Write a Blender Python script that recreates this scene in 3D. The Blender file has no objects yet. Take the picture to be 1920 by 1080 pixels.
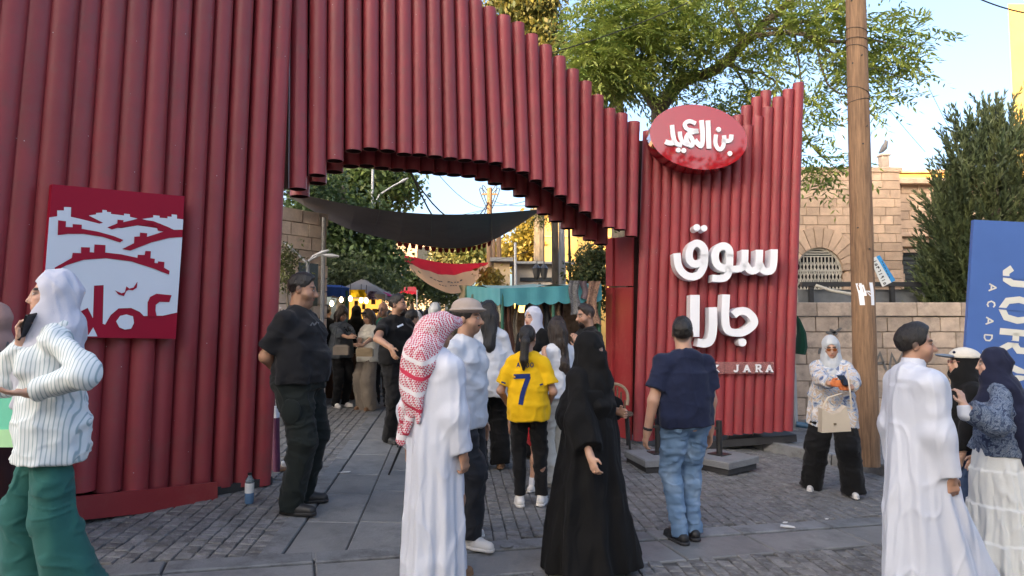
import bpy, bmesh, math, random
import numpy as np
from mathutils import Vector, Matrix
random.seed(7); RNG = np.random.default_rng(7)
S = bpy.context.scene
COL = S.collection
rad = math.radians
# ------------------------------------------------------------------ camera
FPX = 1200.0; PITCH = math.atan(75 / FPX); CAMZ = 1.67
cam = bpy.data.cameras.new('camera'); cam.lens = FPX / 1920 * 36; cam.sensor_width = 36
cam.clip_end = 3000; cam.clip_start = .05
camo = bpy.data.objects.new('camera', cam); COL.objects.link(camo)
camo.location = (0, 0, CAMZ); camo.rotation_euler = (rad(90) + PITCH, 0, 0)
S.camera = camo
# ------------------------------------------------------------------ light
SUN_EL, SUN_AZ = rad(16), rad(215)      # azimuth: clockwise from +y, the sun stands behind the camera and to its left
W = bpy.data.worlds.new('World'); S.world = W; W.use_nodes = True
nt = W.node_tree; bg = nt.nodes['Background']
sk = nt.nodes.new('ShaderNodeTexSky'); sk.sky_type = 'NISHITA'; sk.sun_disc = False
sk.sun_elevation = SUN_EL; sk.sun_rotation = SUN_AZ; sk.air_density = .8; sk.dust_density = 6.0; sk.ozone_density = 1.4
nt.links.new(sk.outputs[0], bg.inputs[0]); bg.inputs[1].default_value = .15
sun = bpy.data.lights.new('sun', 'SUN'); sun.energy = 3.0; sun.angle = rad(.6); sun.color = (1, .66, .30)
suno = bpy.data.objects.new('sun', sun); COL.objects.link(suno)
sd = Vector((math.sin(SUN_AZ) * math.cos(SUN_EL), math.cos(SUN_AZ) * math.cos(SUN_EL), math.sin(SUN_EL)))
suno.rotation_euler = sd.to_track_quat('Z', 'Y').to_euler(); suno.location = (-20, -20, 30)
S.view_settings.view_transform = 'Standard'; S.view_settings.look = 'None'
S.view_settings.exposure = 2.2; S.view_settings.gamma = 1; S.view_settings.use_curve_mapping = False
try:
    S.cycles.use_denoising = True; S.cycles.max_bounces = 6; S.cycles.diffuse_bounces = 3; S.cycles.transparent_max_bounces = 12
except Exception: pass

# ------------------------------------------------------------------ geometry helpers
CA, SA = math.cos(PITCH), math.sin(PITCH)
def ray(px, py):
    u, v = (px - 960) / FPX, (540 - py) / FPX
    return Vector((u, CA - v * SA, SA + v * CA))
def P(px, py, Y):
    d = ray(px, py); return Vector((0, 0, CAMZ)) + d * (Y / d.y)
def gz(x, y): return -.055 * (x - 1.38) + .018 * (y - 5)
def G(px, py, up=0.0):
    d = ray(px, py)
    t = (CAMZ - up - gz(0, 0)) / (-.055 * d.x + .018 * d.y - d.z)
    p = Vector((0, 0, CAMZ)) + d * t; return p
def onplane(px, py, o, n):
    d = ray(px, py); c = Vector((0, 0, CAMZ)); return c + d * ((o - c).dot(n) / d.dot(n))

def tag(o, label=None, cat=None, group=None, kind=None):
    if label: o['label'] = label
    if cat: o['category'] = cat
    if group: o['group'] = group
    if kind: o['kind'] = kind
    return o
def empty(name, loc, label, cat, group=None, rz=0):
    o = bpy.data.objects.new(name, None); COL.objects.link(o); o.location = loc; o.rotation_euler.z = rz
    o.empty_display_size = .1
    return tag(o, label, cat, group)
def attach(o, parent):
    if parent is not None:
        o.parent = parent
        wm = world_of(parent); o.matrix_parent_inverse = wm.inverted()
def world_of(o):
    m = Matrix.LocRotScale(o.location, o.rotation_euler, o.scale)
    if o.parent is not None: m = world_of(o.parent) @ o.matrix_parent_inverse @ m
    return m

class MB:
    """mesh builder in world coordinates"""
    def __init__(s): s.v = []; s.f = []; s.m = []
    def poly(s, pts, m=0):
        n = len(s.v); s.v += [tuple(p) for p in pts]; s.f.append(tuple(range(n, n + len(pts)))); s.m.append(m)
    def quad(s, a, b, c, d, m=0): s.poly((a, b, c, d), m)
    def box(s, c, sx, sy, sz, rz=0, m=0, R=None, inset=0):
        R = R or Matrix.Rotation(rz, 3, 'Z'); c = Vector(c); n = len(s.v)
        if inset:
            q = [(-1, -1, -1, 0), (1, -1, -1, 0), (1, 1, -1, 0), (-1, 1, -1, 0)]
            i = inset
            for (dz, k) in ((-sz / 2, 0), (sz / 2 - i, 0), (sz / 2, i)):
                for (ax, ay) in ((-1, -1), (1, -1), (1, 1), (-1, 1)):
                    s.v.append(tuple(c + R @ Vector((ax * (sx / 2 - k), ay * (sy / 2 - k), dz))))
            fs = [(0, 3, 2, 1)]
            for b in (0, 4):
                for a in range(4): fs.append((b + a, b + (a + 1) % 4, b + 4 + (a + 1) % 4, b + 4 + a))
            fs.append((8, 9, 10, 11))
        else:
            for dz in (-1, 1):
                for (ax, ay) in ((-1, -1), (1, -1), (1, 1), (-1, 1)):
                    s.v.append(tuple(c + R @ Vector((ax * sx / 2, ay * sy / 2, dz * sz / 2))))
            fs = [(0, 3, 2, 1), (4, 5, 6, 7)] + [(a, (a + 1) % 4, 4 + (a + 1) % 4, 4 + a) for a in range(4)]
        s.f += [tuple(n + i for i in f) for f in fs]; s.m += [m] * len(fs)
    def bar(s, a, b, w, h, m=0):
        a, b = Vector(a), Vector(b); d = (b - a); L = d.length
        if L < 1e-6: return
        q = d.to_track_quat('Z', 'X').to_matrix(); s.box((a + b) / 2, w, h, L, m=m, R=q)
    def tube(s, pts, r, n=8, m=0, cap=True, aspect=1.0):
        pts = [Vector(p) for p in pts]; rs = r if hasattr(r, '__len__') else [r] * len(pts)
        base = len(s.v); up = None
        for i, p in enumerate(pts):
            d = (pts[min(i + 1, len(pts) - 1)] - pts[max(i - 1, 0)]).normalized()
            if up is None:
                up = Vector((0, 0, 1)) if abs(d.z) < .9 else Vector((0, 1, 0))
            x = d.cross(up).normalized(); y = x.cross(d).normalized(); up = y
            for k in range(n):
                a = 2 * math.pi * k / n
                s.v.append(tuple(p + (x * math.cos(a) + y * math.sin(a) * aspect) * rs[i]))
        for i in range(len(pts) - 1):
            for k in range(n):
                a, b = base + i * n + k, base + i * n + (k + 1) % n
                s.f.append((a, b, b + n, a + n)); s.m.append(m)
        if cap:
            s.f.append(tuple(base + k for k in reversed(range(n)))); s.m.append(m)
            e = base + (len(pts) - 1) * n; s.f.append(tuple(e + k for k in range(n))); s.m.append(m)
    def lathe(s, c, prof, n=16, m=0, axis=None):
        """prof: (r, z) from bottom to top"""
        R = axis.to_track_quat('Z', 'X').to_matrix() if axis is not None else Matrix.Identity(3); c = Vector(c)
        base = len(s.v)
        for (r, z) in prof:
            for k in range(n):
                a = 2 * math.pi * k / n; s.v.append(tuple(c + R @ Vector((r * math.cos(a), r * math.sin(a), z))))
        for i in range(len(prof) - 1):
            for k in range(n):
                a, b = base + i * n + k, base + i * n + (k + 1) % n
                s.f.append((a, b, b + n, a + n)); s.m.append(m)
        s.f.append(tuple(base + k for k in reversed(range(n)))); s.m.append(m)
        e = base + (len(prof) - 1) * n; s.f.append(tuple(e + k for k in range(n))); s.m.append(m)
    def prism(s, pts, dv, m=0):
        """polygon pts extruded by vector dv"""
        pts = [Vector(p) for p in pts]; dv = Vector(dv); n = len(pts); b = len(s.v)
        s.v += [tuple(p) for p in pts] + [tuple(p + dv) for p in pts]
        s.f.append(tuple(range(b, b + n))); s.f.append(tuple(reversed(range(b + n, b + 2 * n)))); s.m += [m, m]
        for i in range(n):
            j = (i + 1) % n; s.f.append((b + j, b + i, b + n + i, b + n + j)); s.m.append(m)
    def build(s, name, mats, parent=None, smooth=False, **tags):
        me = bpy.data.meshes.new(name); me.from_pydata(s.v, [], s.f)
        mats = mats if isinstance(mats, (list, tuple)) else [mats]
        for mm in mats: me.materials.append(mm)
        if len(mats) > 1: me.polygons.foreach_set('material_index', s.m)
        if smooth: me.polygons.foreach_set('use_smooth', [True] * len(me.polygons))
        me.update()
        if smooth:
            try: me.set_sharp_from_angle(angle=rad(38))
            except Exception: pass
        o = bpy.data.objects.new(name, me); COL.objects.link(o); attach(o, parent)
        return tag(o, **tags)

def finish_np(name, V, F, mats, parent=None, smooth=True, col=None, **tags):
    me = bpy.data.meshes.new(name); n = len(V); k = F.shape[1]; m = len(F)
    me.vertices.add(n); me.vertices.foreach_set('co', np.ascontiguousarray(V, np.float32).ravel())
    me.loops.add(m * k); me.loops.foreach_set('vertex_index', np.ascontiguousarray(F, np.int32).ravel())
    me.polygons.add(m); me.polygons.foreach_set('loop_start', np.arange(0, m * k, k, dtype=np.int32))
    try: me.polygons.foreach_set('loop_total', np.full(m, k, np.int32))
    except Exception: pass
    if smooth: me.polygons.foreach_set('use_smooth', np.ones(m, bool))
    if col is not None:
        a = me.color_attributes.new('Col', 'FLOAT_COLOR', 'POINT')
        c4 = np.ones((n, 4), np.float32); c4[:, :3] = col; a.data.foreach_set('color', c4.ravel())
    me.materials.append(mats); me.update(calc_edges=True)
    o = bpy.data.objects.new(name, me); COL.objects.link(o)
    if parent is not None: attach(o, parent)
    return tag(o, **tags)

# ------------------------------------------------------------------ materials
def nodes(name):
    m = bpy.data.materials.new(name); m.use_nodes = True; t = m.node_tree
    return m, t, t.nodes['Principled BSDF']
def N(t, typ, **kw):
    n = t.nodes.new(typ)
    for k, v in kw.items():
        if k in n.inputs: n.inputs[k].default_value = v
        else: setattr(n, k, v)
    return n
def L(t, a, b): t.links.new(a, b)
def M(name, base, rough=.7, var=.18, scale=6, bump=.0, bscale=60, metal=0, coat=0, spec=.5, rnd=0, stain=None, stain_scale=3, sheen=0, emit=0, stretch=None, alpha=1, trans=0, wr=0, wscale=7, wstretch=(1, 1, .6)):
    m, t, b = nodes(name)
    tc = N(t, 'ShaderNodeTexCoord'); src = tc.outputs['Object']
    if stretch:
        mp = N(t, 'ShaderNodeMapping'); mp.inputs['Scale'].default_value = stretch; L(t, src, mp.inputs[0]); src = mp.outputs[0]
    oi = N(t, 'ShaderNodeObjectInfo')
    nz = N(t, 'ShaderNodeTexNoise', Scale=scale, Detail=6.0, Roughness=.6); nz.noise_dimensions = '4D'
    ml = N(t, 'ShaderNodeMath', operation='MULTIPLY'); ml.inputs[1].default_value = 37; L(t, oi.outputs['Random'], ml.inputs[0]); L(t, ml.outputs[0], nz.inputs['W'])
    L(t, src, nz.inputs['Vector'])
    mr = N(t, 'ShaderNodeMapRange'); mr.inputs[1].default_value = .3; mr.inputs[2].default_value = .7
    mr.inputs[3].default_value = 1 - var; mr.inputs[4].default_value = 1 + var; L(t, nz.outputs[0], mr.inputs[0])
    val = mr.outputs[0]
    if rnd:
        r2 = N(t, 'ShaderNodeMapRange'); r2.inputs[3].default_value = 1 - rnd; r2.inputs[4].default_value = 1 + rnd; L(t, oi.outputs['Random'], r2.inputs[0])
        mm = N(t, 'ShaderNodeMath', operation='MULTIPLY'); L(t, val, mm.inputs[0]); L(t, r2.outputs[0], mm.inputs[1]); val = mm.outputs[0]
    mx = N(t, 'ShaderNodeVectorMath', operation='SCALE'); mx.inputs[0].default_value = base[:3]; L(t, val, mx.inputs['Scale'])
    out = mx.outputs[0]
    if stain:
        n2 = N(t, 'ShaderNodeTexNoise', Scale=stain_scale, Detail=8.0, Roughness=.7); L(t, src, n2.inputs['Vector'])
        cr = N(t, 'ShaderNodeMapRange'); cr.inputs[1].default_value = .5; cr.inputs[2].default_value = .72; L(t, n2.outputs[0], cr.inputs[0])
        mi = N(t, 'ShaderNodeMix', data_type='RGBA'); L(t, cr.outputs[0], mi.inputs[0]); L(t, out, mi.inputs[6]); mi.inputs[7].default_value = (*stain, 1); out = mi.outputs[2]
    L(t, out, b.inputs['Base Color'])
    b.inputs['Roughness'].default_value = rough; b.inputs['Metallic'].default_value = metal
    b.inputs['Specular IOR Level'].default_value = spec; b.inputs['Coat Weight'].default_value = coat
    b.inputs['Coat Roughness'].default_value = .04
    b.inputs['Sheen Weight'].default_value = sheen; b.inputs['Transmission Weight'].default_value = trans; b.inputs['Alpha'].default_value = alpha
    if emit: b.inputs['Emission Color'].default_value = (*base[:3], 1); b.inputs['Emission Strength'].default_value = emit
    if bump:
        n3 = N(t, 'ShaderNodeTexNoise', Scale=bscale, Detail=5.0, Roughness=.65); L(t, src, n3.inputs['Vector'])
        bp = N(t, 'ShaderNodeBump', Strength=bump, Distance=.02); L(t, n3.outputs[0], bp.inputs['Height']); L(t, bp.outputs[0], b.inputs['Normal'])
        if wr:   # creases of worn cloth
            mw = N(t, 'ShaderNodeMapping'); mw.inputs['Scale'].default_value = wstretch; L(t, tc.outputs['Object'], mw.inputs[0]); nw = N(t, 'ShaderNodeTexNoise', Scale=wscale, Detail=2.0, Roughness=.45, Distortion=.6); nw.noise_type = 'RIDGED_MULTIFRACTAL'; L(t, mw.outputs[0], nw.inputs['Vector'])
            b2 = N(t, 'ShaderNodeBump', Strength=wr, Distance=.02); L(t, nw.outputs[0], b2.inputs['Height']); L(t, b2.outputs[0], bp.inputs['Normal'])
    return m
def leaf_mat(name, trans=.35):
    m, t, b = nodes(name)
    at = N(t, 'ShaderNodeAttribute'); at.attribute_name = 'Col'
    L(t, at.outputs['Color'], b.inputs['Base Color']); b.inputs['Roughness'].default_value = .55
    tr = N(t, 'ShaderNodeBsdfTranslucent'); L(t, at.outputs['Color'], tr.inputs[0])
    mx = N(t, 'ShaderNodeMixShader'); mx.inputs[0].default_value = trans
    L(t, b.outputs[0], mx.inputs[1]); L(t, tr.outputs[0], mx.inputs[2]); L(t, mx.outputs[0], t.nodes['Material Output'].inputs[0])
    return m

# stroke lettering: centre lines in px on a plane, turned to solid ribbons
def ribbon(mb, pts, w, to3, dv, m=0, caps=True):
    """pts in 2D, w width (number or list), to3(x,y)->Vector, extruded by dv"""
    pts = [Vector(p) for p in pts]; n = len(pts); ws = w if hasattr(w, '__len__') else [w] * n
    Lp, Rp = [], []
    for i, p in enumerate(pts):
        a = (pts[i] - pts[i - 1]).normalized() if i else None
        c = (pts[i + 1] - pts[i]).normalized() if i < n - 1 else None
        d = a if c is None else c if a is None else (a + c)
        if d.length < 1e-4: d = a
        d = d.normalized(); nn = Vector((-d.y, d.x)); k = 1.0
        if a is not None and c is not None: k = 1 / max(.55, nn.dot(Vector((-a.y, a.x))))
        Lp.append(p + nn * ws[i] / 2 * k); Rp.append(p - nn * ws[i] / 2 * k)
    dv = Vector(dv)
    b = len(mb.v)
    for i in range(n):
        l, r = to3(*Lp[i]), to3(*Rp[i])
        mb.v += [tuple(l), tuple(r), tuple(l + dv), tuple(r + dv)]
    for i in range(n - 1):
        a = b + 4 * i; c = a + 4
        for f in ((a, a + 1, c + 1, c), (a + 2, c + 2, c + 3, a + 3), (a, c, c + 2, a + 2), (a + 1, a + 3, c + 3, c + 1)):
            mb.f.append(f); mb.m.append(m)
    a = b; mb.f.append((a, a + 2, a + 3, a + 1)); mb.m.append(m)
    a = b + 4 * (n - 1); mb.f.append((a, a + 1, a + 3, a + 2)); mb.m.append(m)
def disc(mb, c, rx, to3, dv, m=0, n=14, ry=None):
    ry = ry or rx
    mb.prism([to3(c[0] + rx * math.cos(2 * math.pi * k / n), c[1] + ry * math.sin(2 * math.pi * k / n)) for k in range(n)], dv, m)
def smooth2(pts, it=2):
    for _ in range(it):
        q = [pts[0]]
        for a, b in zip(pts, pts[1:]):
            q += [(a[0] * .75 + b[0] * .25, a[1] * .75 + b[1] * .25), (a[0] * .25 + b[0] * .75, a[1] * .25 + b[1] * .75)]
        pts = q + [pts[-1]]
    return pts
GLYPH = {  # strokes in a 1 x 1 box, y up
 'A': [[(0, 0), (.5, 1)], [(.5, 1), (1, 0)], [(.2, .33), (.8, .33)]], 'K': [[(.1, 0), (.1, 1)], [(.12, .4), (.9, 1)], [(.35, .55), (.95, 0)]],
 'R': [[(.1, 0), (.1, 1), (.65, 1), (.85, .88), (.85, .62), (.65, .5), (.1, .5)], [(.5, .5), (.95, 0)]],
 'J': [[(.75, 1), (.75, .25), (.6, .05), (.3, .03), (.1, .2)]], 'S': [[(.85, .85), (.6, 1), (.25, .95), (.12, .75), (.3, .55), (.7, .45), (.88, .25), (.7, .03), (.3, 0), (.1, .18)]],
 'O': [[(.5, 1), (.15, .85), (.05, .5), (.15, .15), (.5, 0), (.85, .15), (.95, .5), (.85, .85), (.5, 1)]],
 'U': [[(.1, 1), (.1, .3), (.25, .05), (.5, 0), (.75, .05), (.9, .3), (.9, 1)]], 'C': [[(.9, .82), (.6, 1), (.25, .9), (.06, .5), (.25, .1), (.6, 0), (.9, .18)]],
 'D': [[(.1, 0), (.1, 1), (.55, 1), (.9, .75), (.9, .25), (.55, 0), (.1, 0)]], 'E': [[(.9, 1), (.1, 1), (.1, 0), (.9, 0)], [(.1, .5), (.75, .5)]],
 'M': [[(.05, 0), (.05, 1), (.5, .35), (.95, 1), (.95, 0)]], 'Y': [[(.05, 1), (.5, .5), (.95, 1)], [(.5, .5), (.5, 0)]], 'L': [[(.1, 1), (.1, 0), (.85, 0)]],
 '7': [[(.0, 1), (1, 1), (.42, 0)]],
}
# ------------------------------------------------------------------ material set
m_pipe = M('red_pipe_paint', (.275, .034, .042), rough=.5, var=.14, scale=2.2, bump=.06, bscale=9, rnd=.10, stain=(.225, .05, .05), stain_scale=6, spec=.6)
def specks(m, col=(.5, .4, .4), scale=9.0, size=.035):
    t = m.node_tree; b = t.nodes['Principled BSDF']; src = b.inputs['Base Color'].links[0].from_socket; tc = N(t, 'ShaderNodeTexCoord'); v = N(t, 'ShaderNodeTexVoronoi', Scale=scale); L(t, tc.outputs['Object'], v.inputs['Vector'])
    c = N(t, 'ShaderNodeMath', operation='LESS_THAN'); c.inputs[1].default_value = size; L(t, v.outputs['Distance'], c.inputs[0]); x = N(t, 'ShaderNodeMix', data_type='RGBA'); L(t, c.outputs[0], x.inputs[0]); L(t, src, x.inputs[6]); x.inputs[7].default_value = (*col, 1); L(t, x.outputs[2], b.inputs['Base Color'])
specks(m_pipe)
m_hollow_dark = M('pipe_hollow_dark', (.03, .008, .008), rough=.9)  # near-black: shade of pipe hollows and gaps is put into the colour
m_redpanel = M('red_sheet', (.25, .025, .03), rough=.38, var=.12, scale=1.6, stain=(.30, .06, .055), stain_scale=2.5)
m_sett = M('granite_sett', (.150, .147, .142), rough=.62, var=.4, scale=9, bump=.55, bscale=55, rnd=.32, stain=(.29, .285, .28), stain_scale=14)
m_slab = M('basalt_slab', (.20, .20, .196), rough=.5, var=.2, scale=3.5, bump=.25, bscale=40, rnd=.12, stain=(.11, .112, .113), stain_scale=4)
m_kerb = M('kerb_stone', (.185, .19, .192), rough=.6, var=.22, scale=5, bump=.35, bscale=40, rnd=.15, stain=(.07, .07, .07), stain_scale=5)
specks(m_sett, (.42, .41, .39), 11.0, .07); specks(m_slab, (.42, .41, .40), 7.0, .03)
m_joint = M('joint_soil', (.065, .064, .062), rough=.9, var=.4, scale=20, bump=.4, stain=(.12, .12, .12), stain_scale=9)
m_pave = M('pavement_tile', (.16, .155, .15), rough=.7, var=.2, scale=5, bump=.3, rnd=.15)
m_stone = M('limestone', (.55, .385, .262), rough=.8, var=.16, scale=5, bump=.5, bscale=28, rnd=.2, stain=(.42, .29, .20), stain_scale=2.2)
m_stone2 = M('weathered_limestone', (.40, .315, .245), rough=.85, var=.22, scale=5, bump=.6, bscale=24, rnd=.22, stain=(.17, .145, .125), stain_scale=2.6)
m_mortar = M('mortar', (.40, .30, .22), rough=.95, var=.2)
m_grout = M('dark_mortar', (.25, .20, .165), rough=.95, var=.25)
m_wood = M('pole_wood', (.26, .155, .085), rough=.8, var=.35, scale=10, bump=.7, bscale=22, stretch=(6, 6, .35), stain=(.09, .05, .03), stain_scale=5)
m_bark = M('bark', (.17, .14, .105), rough=.9, var=.3, scale=8, bump=.7, bscale=22, stretch=(2, 2, .6))
m_white = M('white_letter_paint', (.80, .82, .86), rough=.35, var=.03, scale=2)
m_signwhite = M('sign_white', (.66, .71, .78), spec=.25, rough=.5, var=.03, scale=2)
m_signred = M('sign_red', (.32, .006, .028), spec=.2, rough=.55, var=.05, scale=2)
m_gloss = M('glossy_red_acrylic', (.33, .006, .015), rough=.03, var=.02, coat=.6, spec=.5)
m_black = M('black_steel', (.02, .02, .021), rough=.45, var=.2)
m_dark = M('dark_timber', (.03, .03, .032), rough=.7, var=.3)
m_concrete = M('concrete', (.20, .205, .21), rough=.8, var=.15, bump=.3, bscale=50, rnd=.1)
m_grey = M('galvanised', (.36, .37, .38), rough=.5, var=.12, metal=.3)
m_yellow = M('yellow_plaster', (.62, .40, .12), rough=.9, var=.10, scale=1.5, stain=(.46, .30, .13), stain_scale=.7)
m_cream = M('cream_plaster', (.55, .42, .26), rough=.9, var=.08, scale=1)
m_pink = M('pale_stone_facade', (.42, .30, .22), rough=.9, var=.12, scale=1)
m_window = M('dark_window', (.03, .035, .04), rough=.15, var=.1)
m_grille = M('cream_iron', (.48, .45, .38), rough=.6, var=.12)
m_sail_dark = M('charcoal_shade_cloth', (.135, .118, .122), rough=.85, var=.12, scale=3)
m_sail_red = M('red_shade_cloth', (.42, .02, .035), rough=.8, var=.1)
m_sail_tan = M('tan_shade_cloth', (.50, .30, .17), rough=.85, var=.1, scale=2)
def sail_mat(name, base):
    m, t, b = nodes(name); b.inputs['Base Color'].default_value = (*base, 1); b.inputs['Roughness'].default_value = .85; tr = N(t, 'ShaderNodeBsdfTranslucent'); tr.inputs[0].default_value = (*base, 1)
    mx = N(t, 'ShaderNodeMixShader'); mx.inputs[0].default_value = .5; L(t, b.outputs[0], mx.inputs[1]); L(t, tr.outputs[0], mx.inputs[2]); L(t, mx.outputs[0], t.nodes['Material Output'].inputs[0]); return m
m_sail_red = sail_mat('red_shade_cloth', (.55, .02, .04)); m_sail_tan = sail_mat('tan_shade_cloth', (.62, .38, .22))
m_leaf = leaf_mat('leaf'); m_needle = leaf_mat('needle', .12)
m_wire = M('black_cable', (.015, .015, .016), rough=.6)
m_paper = M('white_paper', (.7, .7, .68), rough=.8)
m_bluebanner = M('blue_banner_vinyl', (.055, .125, .36), rough=.42, var=.07, scale=2)
m_bannerwhite = M('banner_lettering', (.62, .62, .55), rough=.5, var=.05)
m_teal = M('teal_canvas', (.06, .28, .33), rough=.7, var=.14, scale=4, sheen=.2)
m_blue = M('blue_canvas', (.035, .12, .46), rough=.7, var=.12)
m_green = M('green_steel', (.015, .10, .06), rough=.5, var=.12)

# ------------------------------------------------------------------ ground
m_far, t_, b_ = nodes('far_setts')
tc = N(t_, 'ShaderNodeTexCoord'); vo = N(t_, 'ShaderNodeTexVoronoi', Scale=9.0); L(t_, tc.outputs['Object'], vo.inputs['Vector'])
mr_ = N(t_, 'ShaderNodeMapRange'); mr_.inputs[1].default_value = 0; mr_.inputs[2].default_value = 1; mr_.inputs[3].default_value = .09; mr_.inputs[4].default_value = .18
sp_ = N(t_, 'ShaderNodeSeparateColor'); L(t_, vo.outputs['Color'], sp_.inputs[0]); L(t_, sp_.outputs[0], mr_.inputs[0]); L(t_, mr_.outputs[0], b_.inputs['Base Color']); b_.inputs['Roughness'].default_value = .75
mb = MB()
def sheet(mb, x0, x1, y0, y1, dz, m=0):
    mb.quad(*[Vector((x, y, gz(x, y) + dz)) for (x, y) in ((x0, y0), (x1, y0), (x1, y1), (x0, y1))], m)
sheet(mb, -9, 12, -6, 13, -.020)
mb.build('street', m_joint, kind='structure'); street = bpy.data.objects['street']
mb = MB()
for (a, b, c, d) in ((-9, 9, 13, 60),): sheet(mb, a, b, c, d, -.014)
far_street = mb.build('far_street', m_far, kind='structure')
mb = MB(); mb.quad((-900, -900, -2.6), (900, -900, -2.6), (900, 1500, -2.6), (-900, 1500, -2.6))
mb.build('ground', M('dry_earth', (.16, .13, .10), rough=.95, var=.2, scale=.05), kind='structure')
GN = Vector((.055, -.018, 1)).normalized()
PHI = rad(5.5); EX = Vector((math.cos(PHI), math.sin(PHI), 0)); EY = Vector((-math.sin(PHI), math.cos(PHI), 0)); SO = Vector((-1.25, 6.0, 0))
GROT = Vector((0, 0, 1)).rotation_difference(GN).to_matrix() @ Matrix.Rotation(PHI, 3, 'Z')
def on_street(u, v, dz=0): p = SO + EX * u + EY * v; return Vector((p.x, p.y, gz(p.x, p.y) + dz))
def pix(p):
    q = Vector(p) - Vector((0, 0, CAMZ)); f = q.y * CA + q.z * SA
    return (960 + FPX * q.x / f, 540 - FPX * (-q.y * SA + q.z * CA) / f) if f > .1 else (-9e3, 9e3)
# cross strip (two rows of long kerb stones) : line A->B on the ground
XA, XB = G(200, 1064), G(1650, 972)
XD = Vector((XB.x - XA.x, XB.y - XA.y, 0)).normalized(); XN = Vector((XD.y, -XD.x, 0))   # XN towards the camera
def cross_d(p): q = Vector((p.x - XA.x, p.y - XA.y, 0)); return q.dot(XN), q.dot(XD)
XROT = Vector((0, 0, 1)).rotation_difference(GN).to_matrix() @ Matrix.Rotation(math.atan2(XD.y, XD.x), 3, 'Z')
def in_cross(p): d, a = cross_d(p); return -.06 < d < .58
CH0, CH1 = -.44, .34                    # channel of flagstones, in street u
VCROSS = -1.55
def in_channel(u, v, p): return CH0 - .17 < u < CH1 + .20 and cross_d(p)[0] < 0
cells = []
rs = random.Random(3); pitch = .106; coff = [rs.uniform(-.02, .02) for _ in range(23)]
for j in range(-32, 62):
    for i in range(-36, 78):
        u = i * pitch; v = j * pitch + (i % 2) * pitch / 2 + coff[i % 23]
        p = on_street(u, v)
        if p.y < 3.0 or p.y > 12.9 or in_cross(p) or in_channel(u, v, p): continue
        q = pix(p)
        if not (-60 < q[0] < 1980 and q[1] < 1140): continue
        # raised pavement corner on the other side of the tower and left wall zone
        if p.x > 3.45 and (p.y - 9.14) > (p.x - 3.54) * (7.94 - 9.14) / (4.5 - 3.54) - .02: continue
        cells.append((p.y, p, q))
cells.sort(key=lambda c: c[0])
sett_meshes = []
def sett_geo(mb, c, R, r, big=1.0):
    n0 = len(mb.v); h = .046
    mb.box(Vector(c) - R @ Vector((0, 0, h / 2)), (.100 + r.uniform(-.006, .002)) * big, (.100 + r.uniform(-.010, .002)) * big, h, R=R, inset=.006)
    for k in range(n0 + 8, n0 + 12):
        d = R @ Vector((r.uniform(-.004, .004), r.uniform(-.004, .004), r.uniform(-.0035, .003))); mb.v[k] = tuple(Vector(mb.v[k]) + d)
for k in range(10):
    b = MB(); sett_geo(b, (0, 0, 0), Matrix.Identity(3), rs); o = b.build('sett', m_sett); sett_meshes.append(o.data); bpy.data.objects.remove(o)
vis = [c for c in cells if 0 < c[2][0] < 1920 and c[2][1] < 1078][:296]
vs = set(id(c) for c in vis)
for (y, p, q) in vis:
    o = bpy.data.objects.new('sett', rs.choice(sett_meshes)); COL.objects.link(o)
    o.matrix_world = Matrix.Translation(p + GN * rs.uniform(-.004, .002)) @ (GROT @ Matrix.Rotation(rs.choice((0, 1, 2, 3)) * math.pi / 2 + rs.uniform(-.05, .05), 3, 'Z')).to_4x4()
    o.parent = street
mb = MB()
for c in cells:
    if id(c) in vs: continue
    sett_geo(mb, c[1] + GN * rs.uniform(-.004, .002), GROT @ Matrix.Rotation(rs.uniform(-.06, .06), 3, 'Z'), rs)
mb.build('setts', m_sett, street, kind='stuff')
def stone_on(name, p, R, sx, sy, mat, par, dz=0, inset=.008):
    b = MB(); b.box(Vector(p) - R @ Vector((0, 0, .035 - dz)), sx, sy, .07, R=R, inset=inset); return b.build(name, mat, par)
# channel flagstones: two columns of slabs with border stones
def strip_start(u):
    v = -4.0
    while cross_d(on_street(u, v))[0] > 0: v += .01
    return v
for col_, (a, b) in enumerate(((CH0, -.04), (-.04, CH1))):
    v = strip_start(b if XD.y > 0 else a) - .09
    v = min(strip_start(a), strip_start(b)) - .03
    while v < 9.5:
        ln = rs.uniform(.70, .95) if v > -2.0 + col_ else rs.uniform(.55, .7); p = on_street((a + b) / 2, v + ln / 2)
        stone_on('flagstone', p, GROT, b - a - .007, ln - .007, m_slab, street, dz=-.001); v += ln
for (u, w) in ((CH0 - .085, .15), (CH1 + .095, .165)):
    v = min(strip_start(u - w / 2), strip_start(u + w / 2)) - .01
    while v < 10:
        ln = rs.uniform(.85, 1.1); p = on_street(u, v + ln / 2)
        stone_on('border_stone', p, GROT, w, ln - .012, m_kerb, street, dz=.002 if u < 0 else -.004); v += ln
# cross strip
a = -3.5
while a < 8.5:
    ln = rs.uniform(.8, 1.05)
    for (d, w, dz) in ((.045, .19, .003), (.355, .40, -.003)):
        c = Vector((XA.x, XA.y, 0)) + XD * (a + ln / 2) + XN * d; c.z = gz(c.x, c.y)
        stone_on('kerb_stone', c, XROT, ln - .014, w - .012, m_kerb if d < .1 else m_slab, street, dz=dz)
    a += ln
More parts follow.
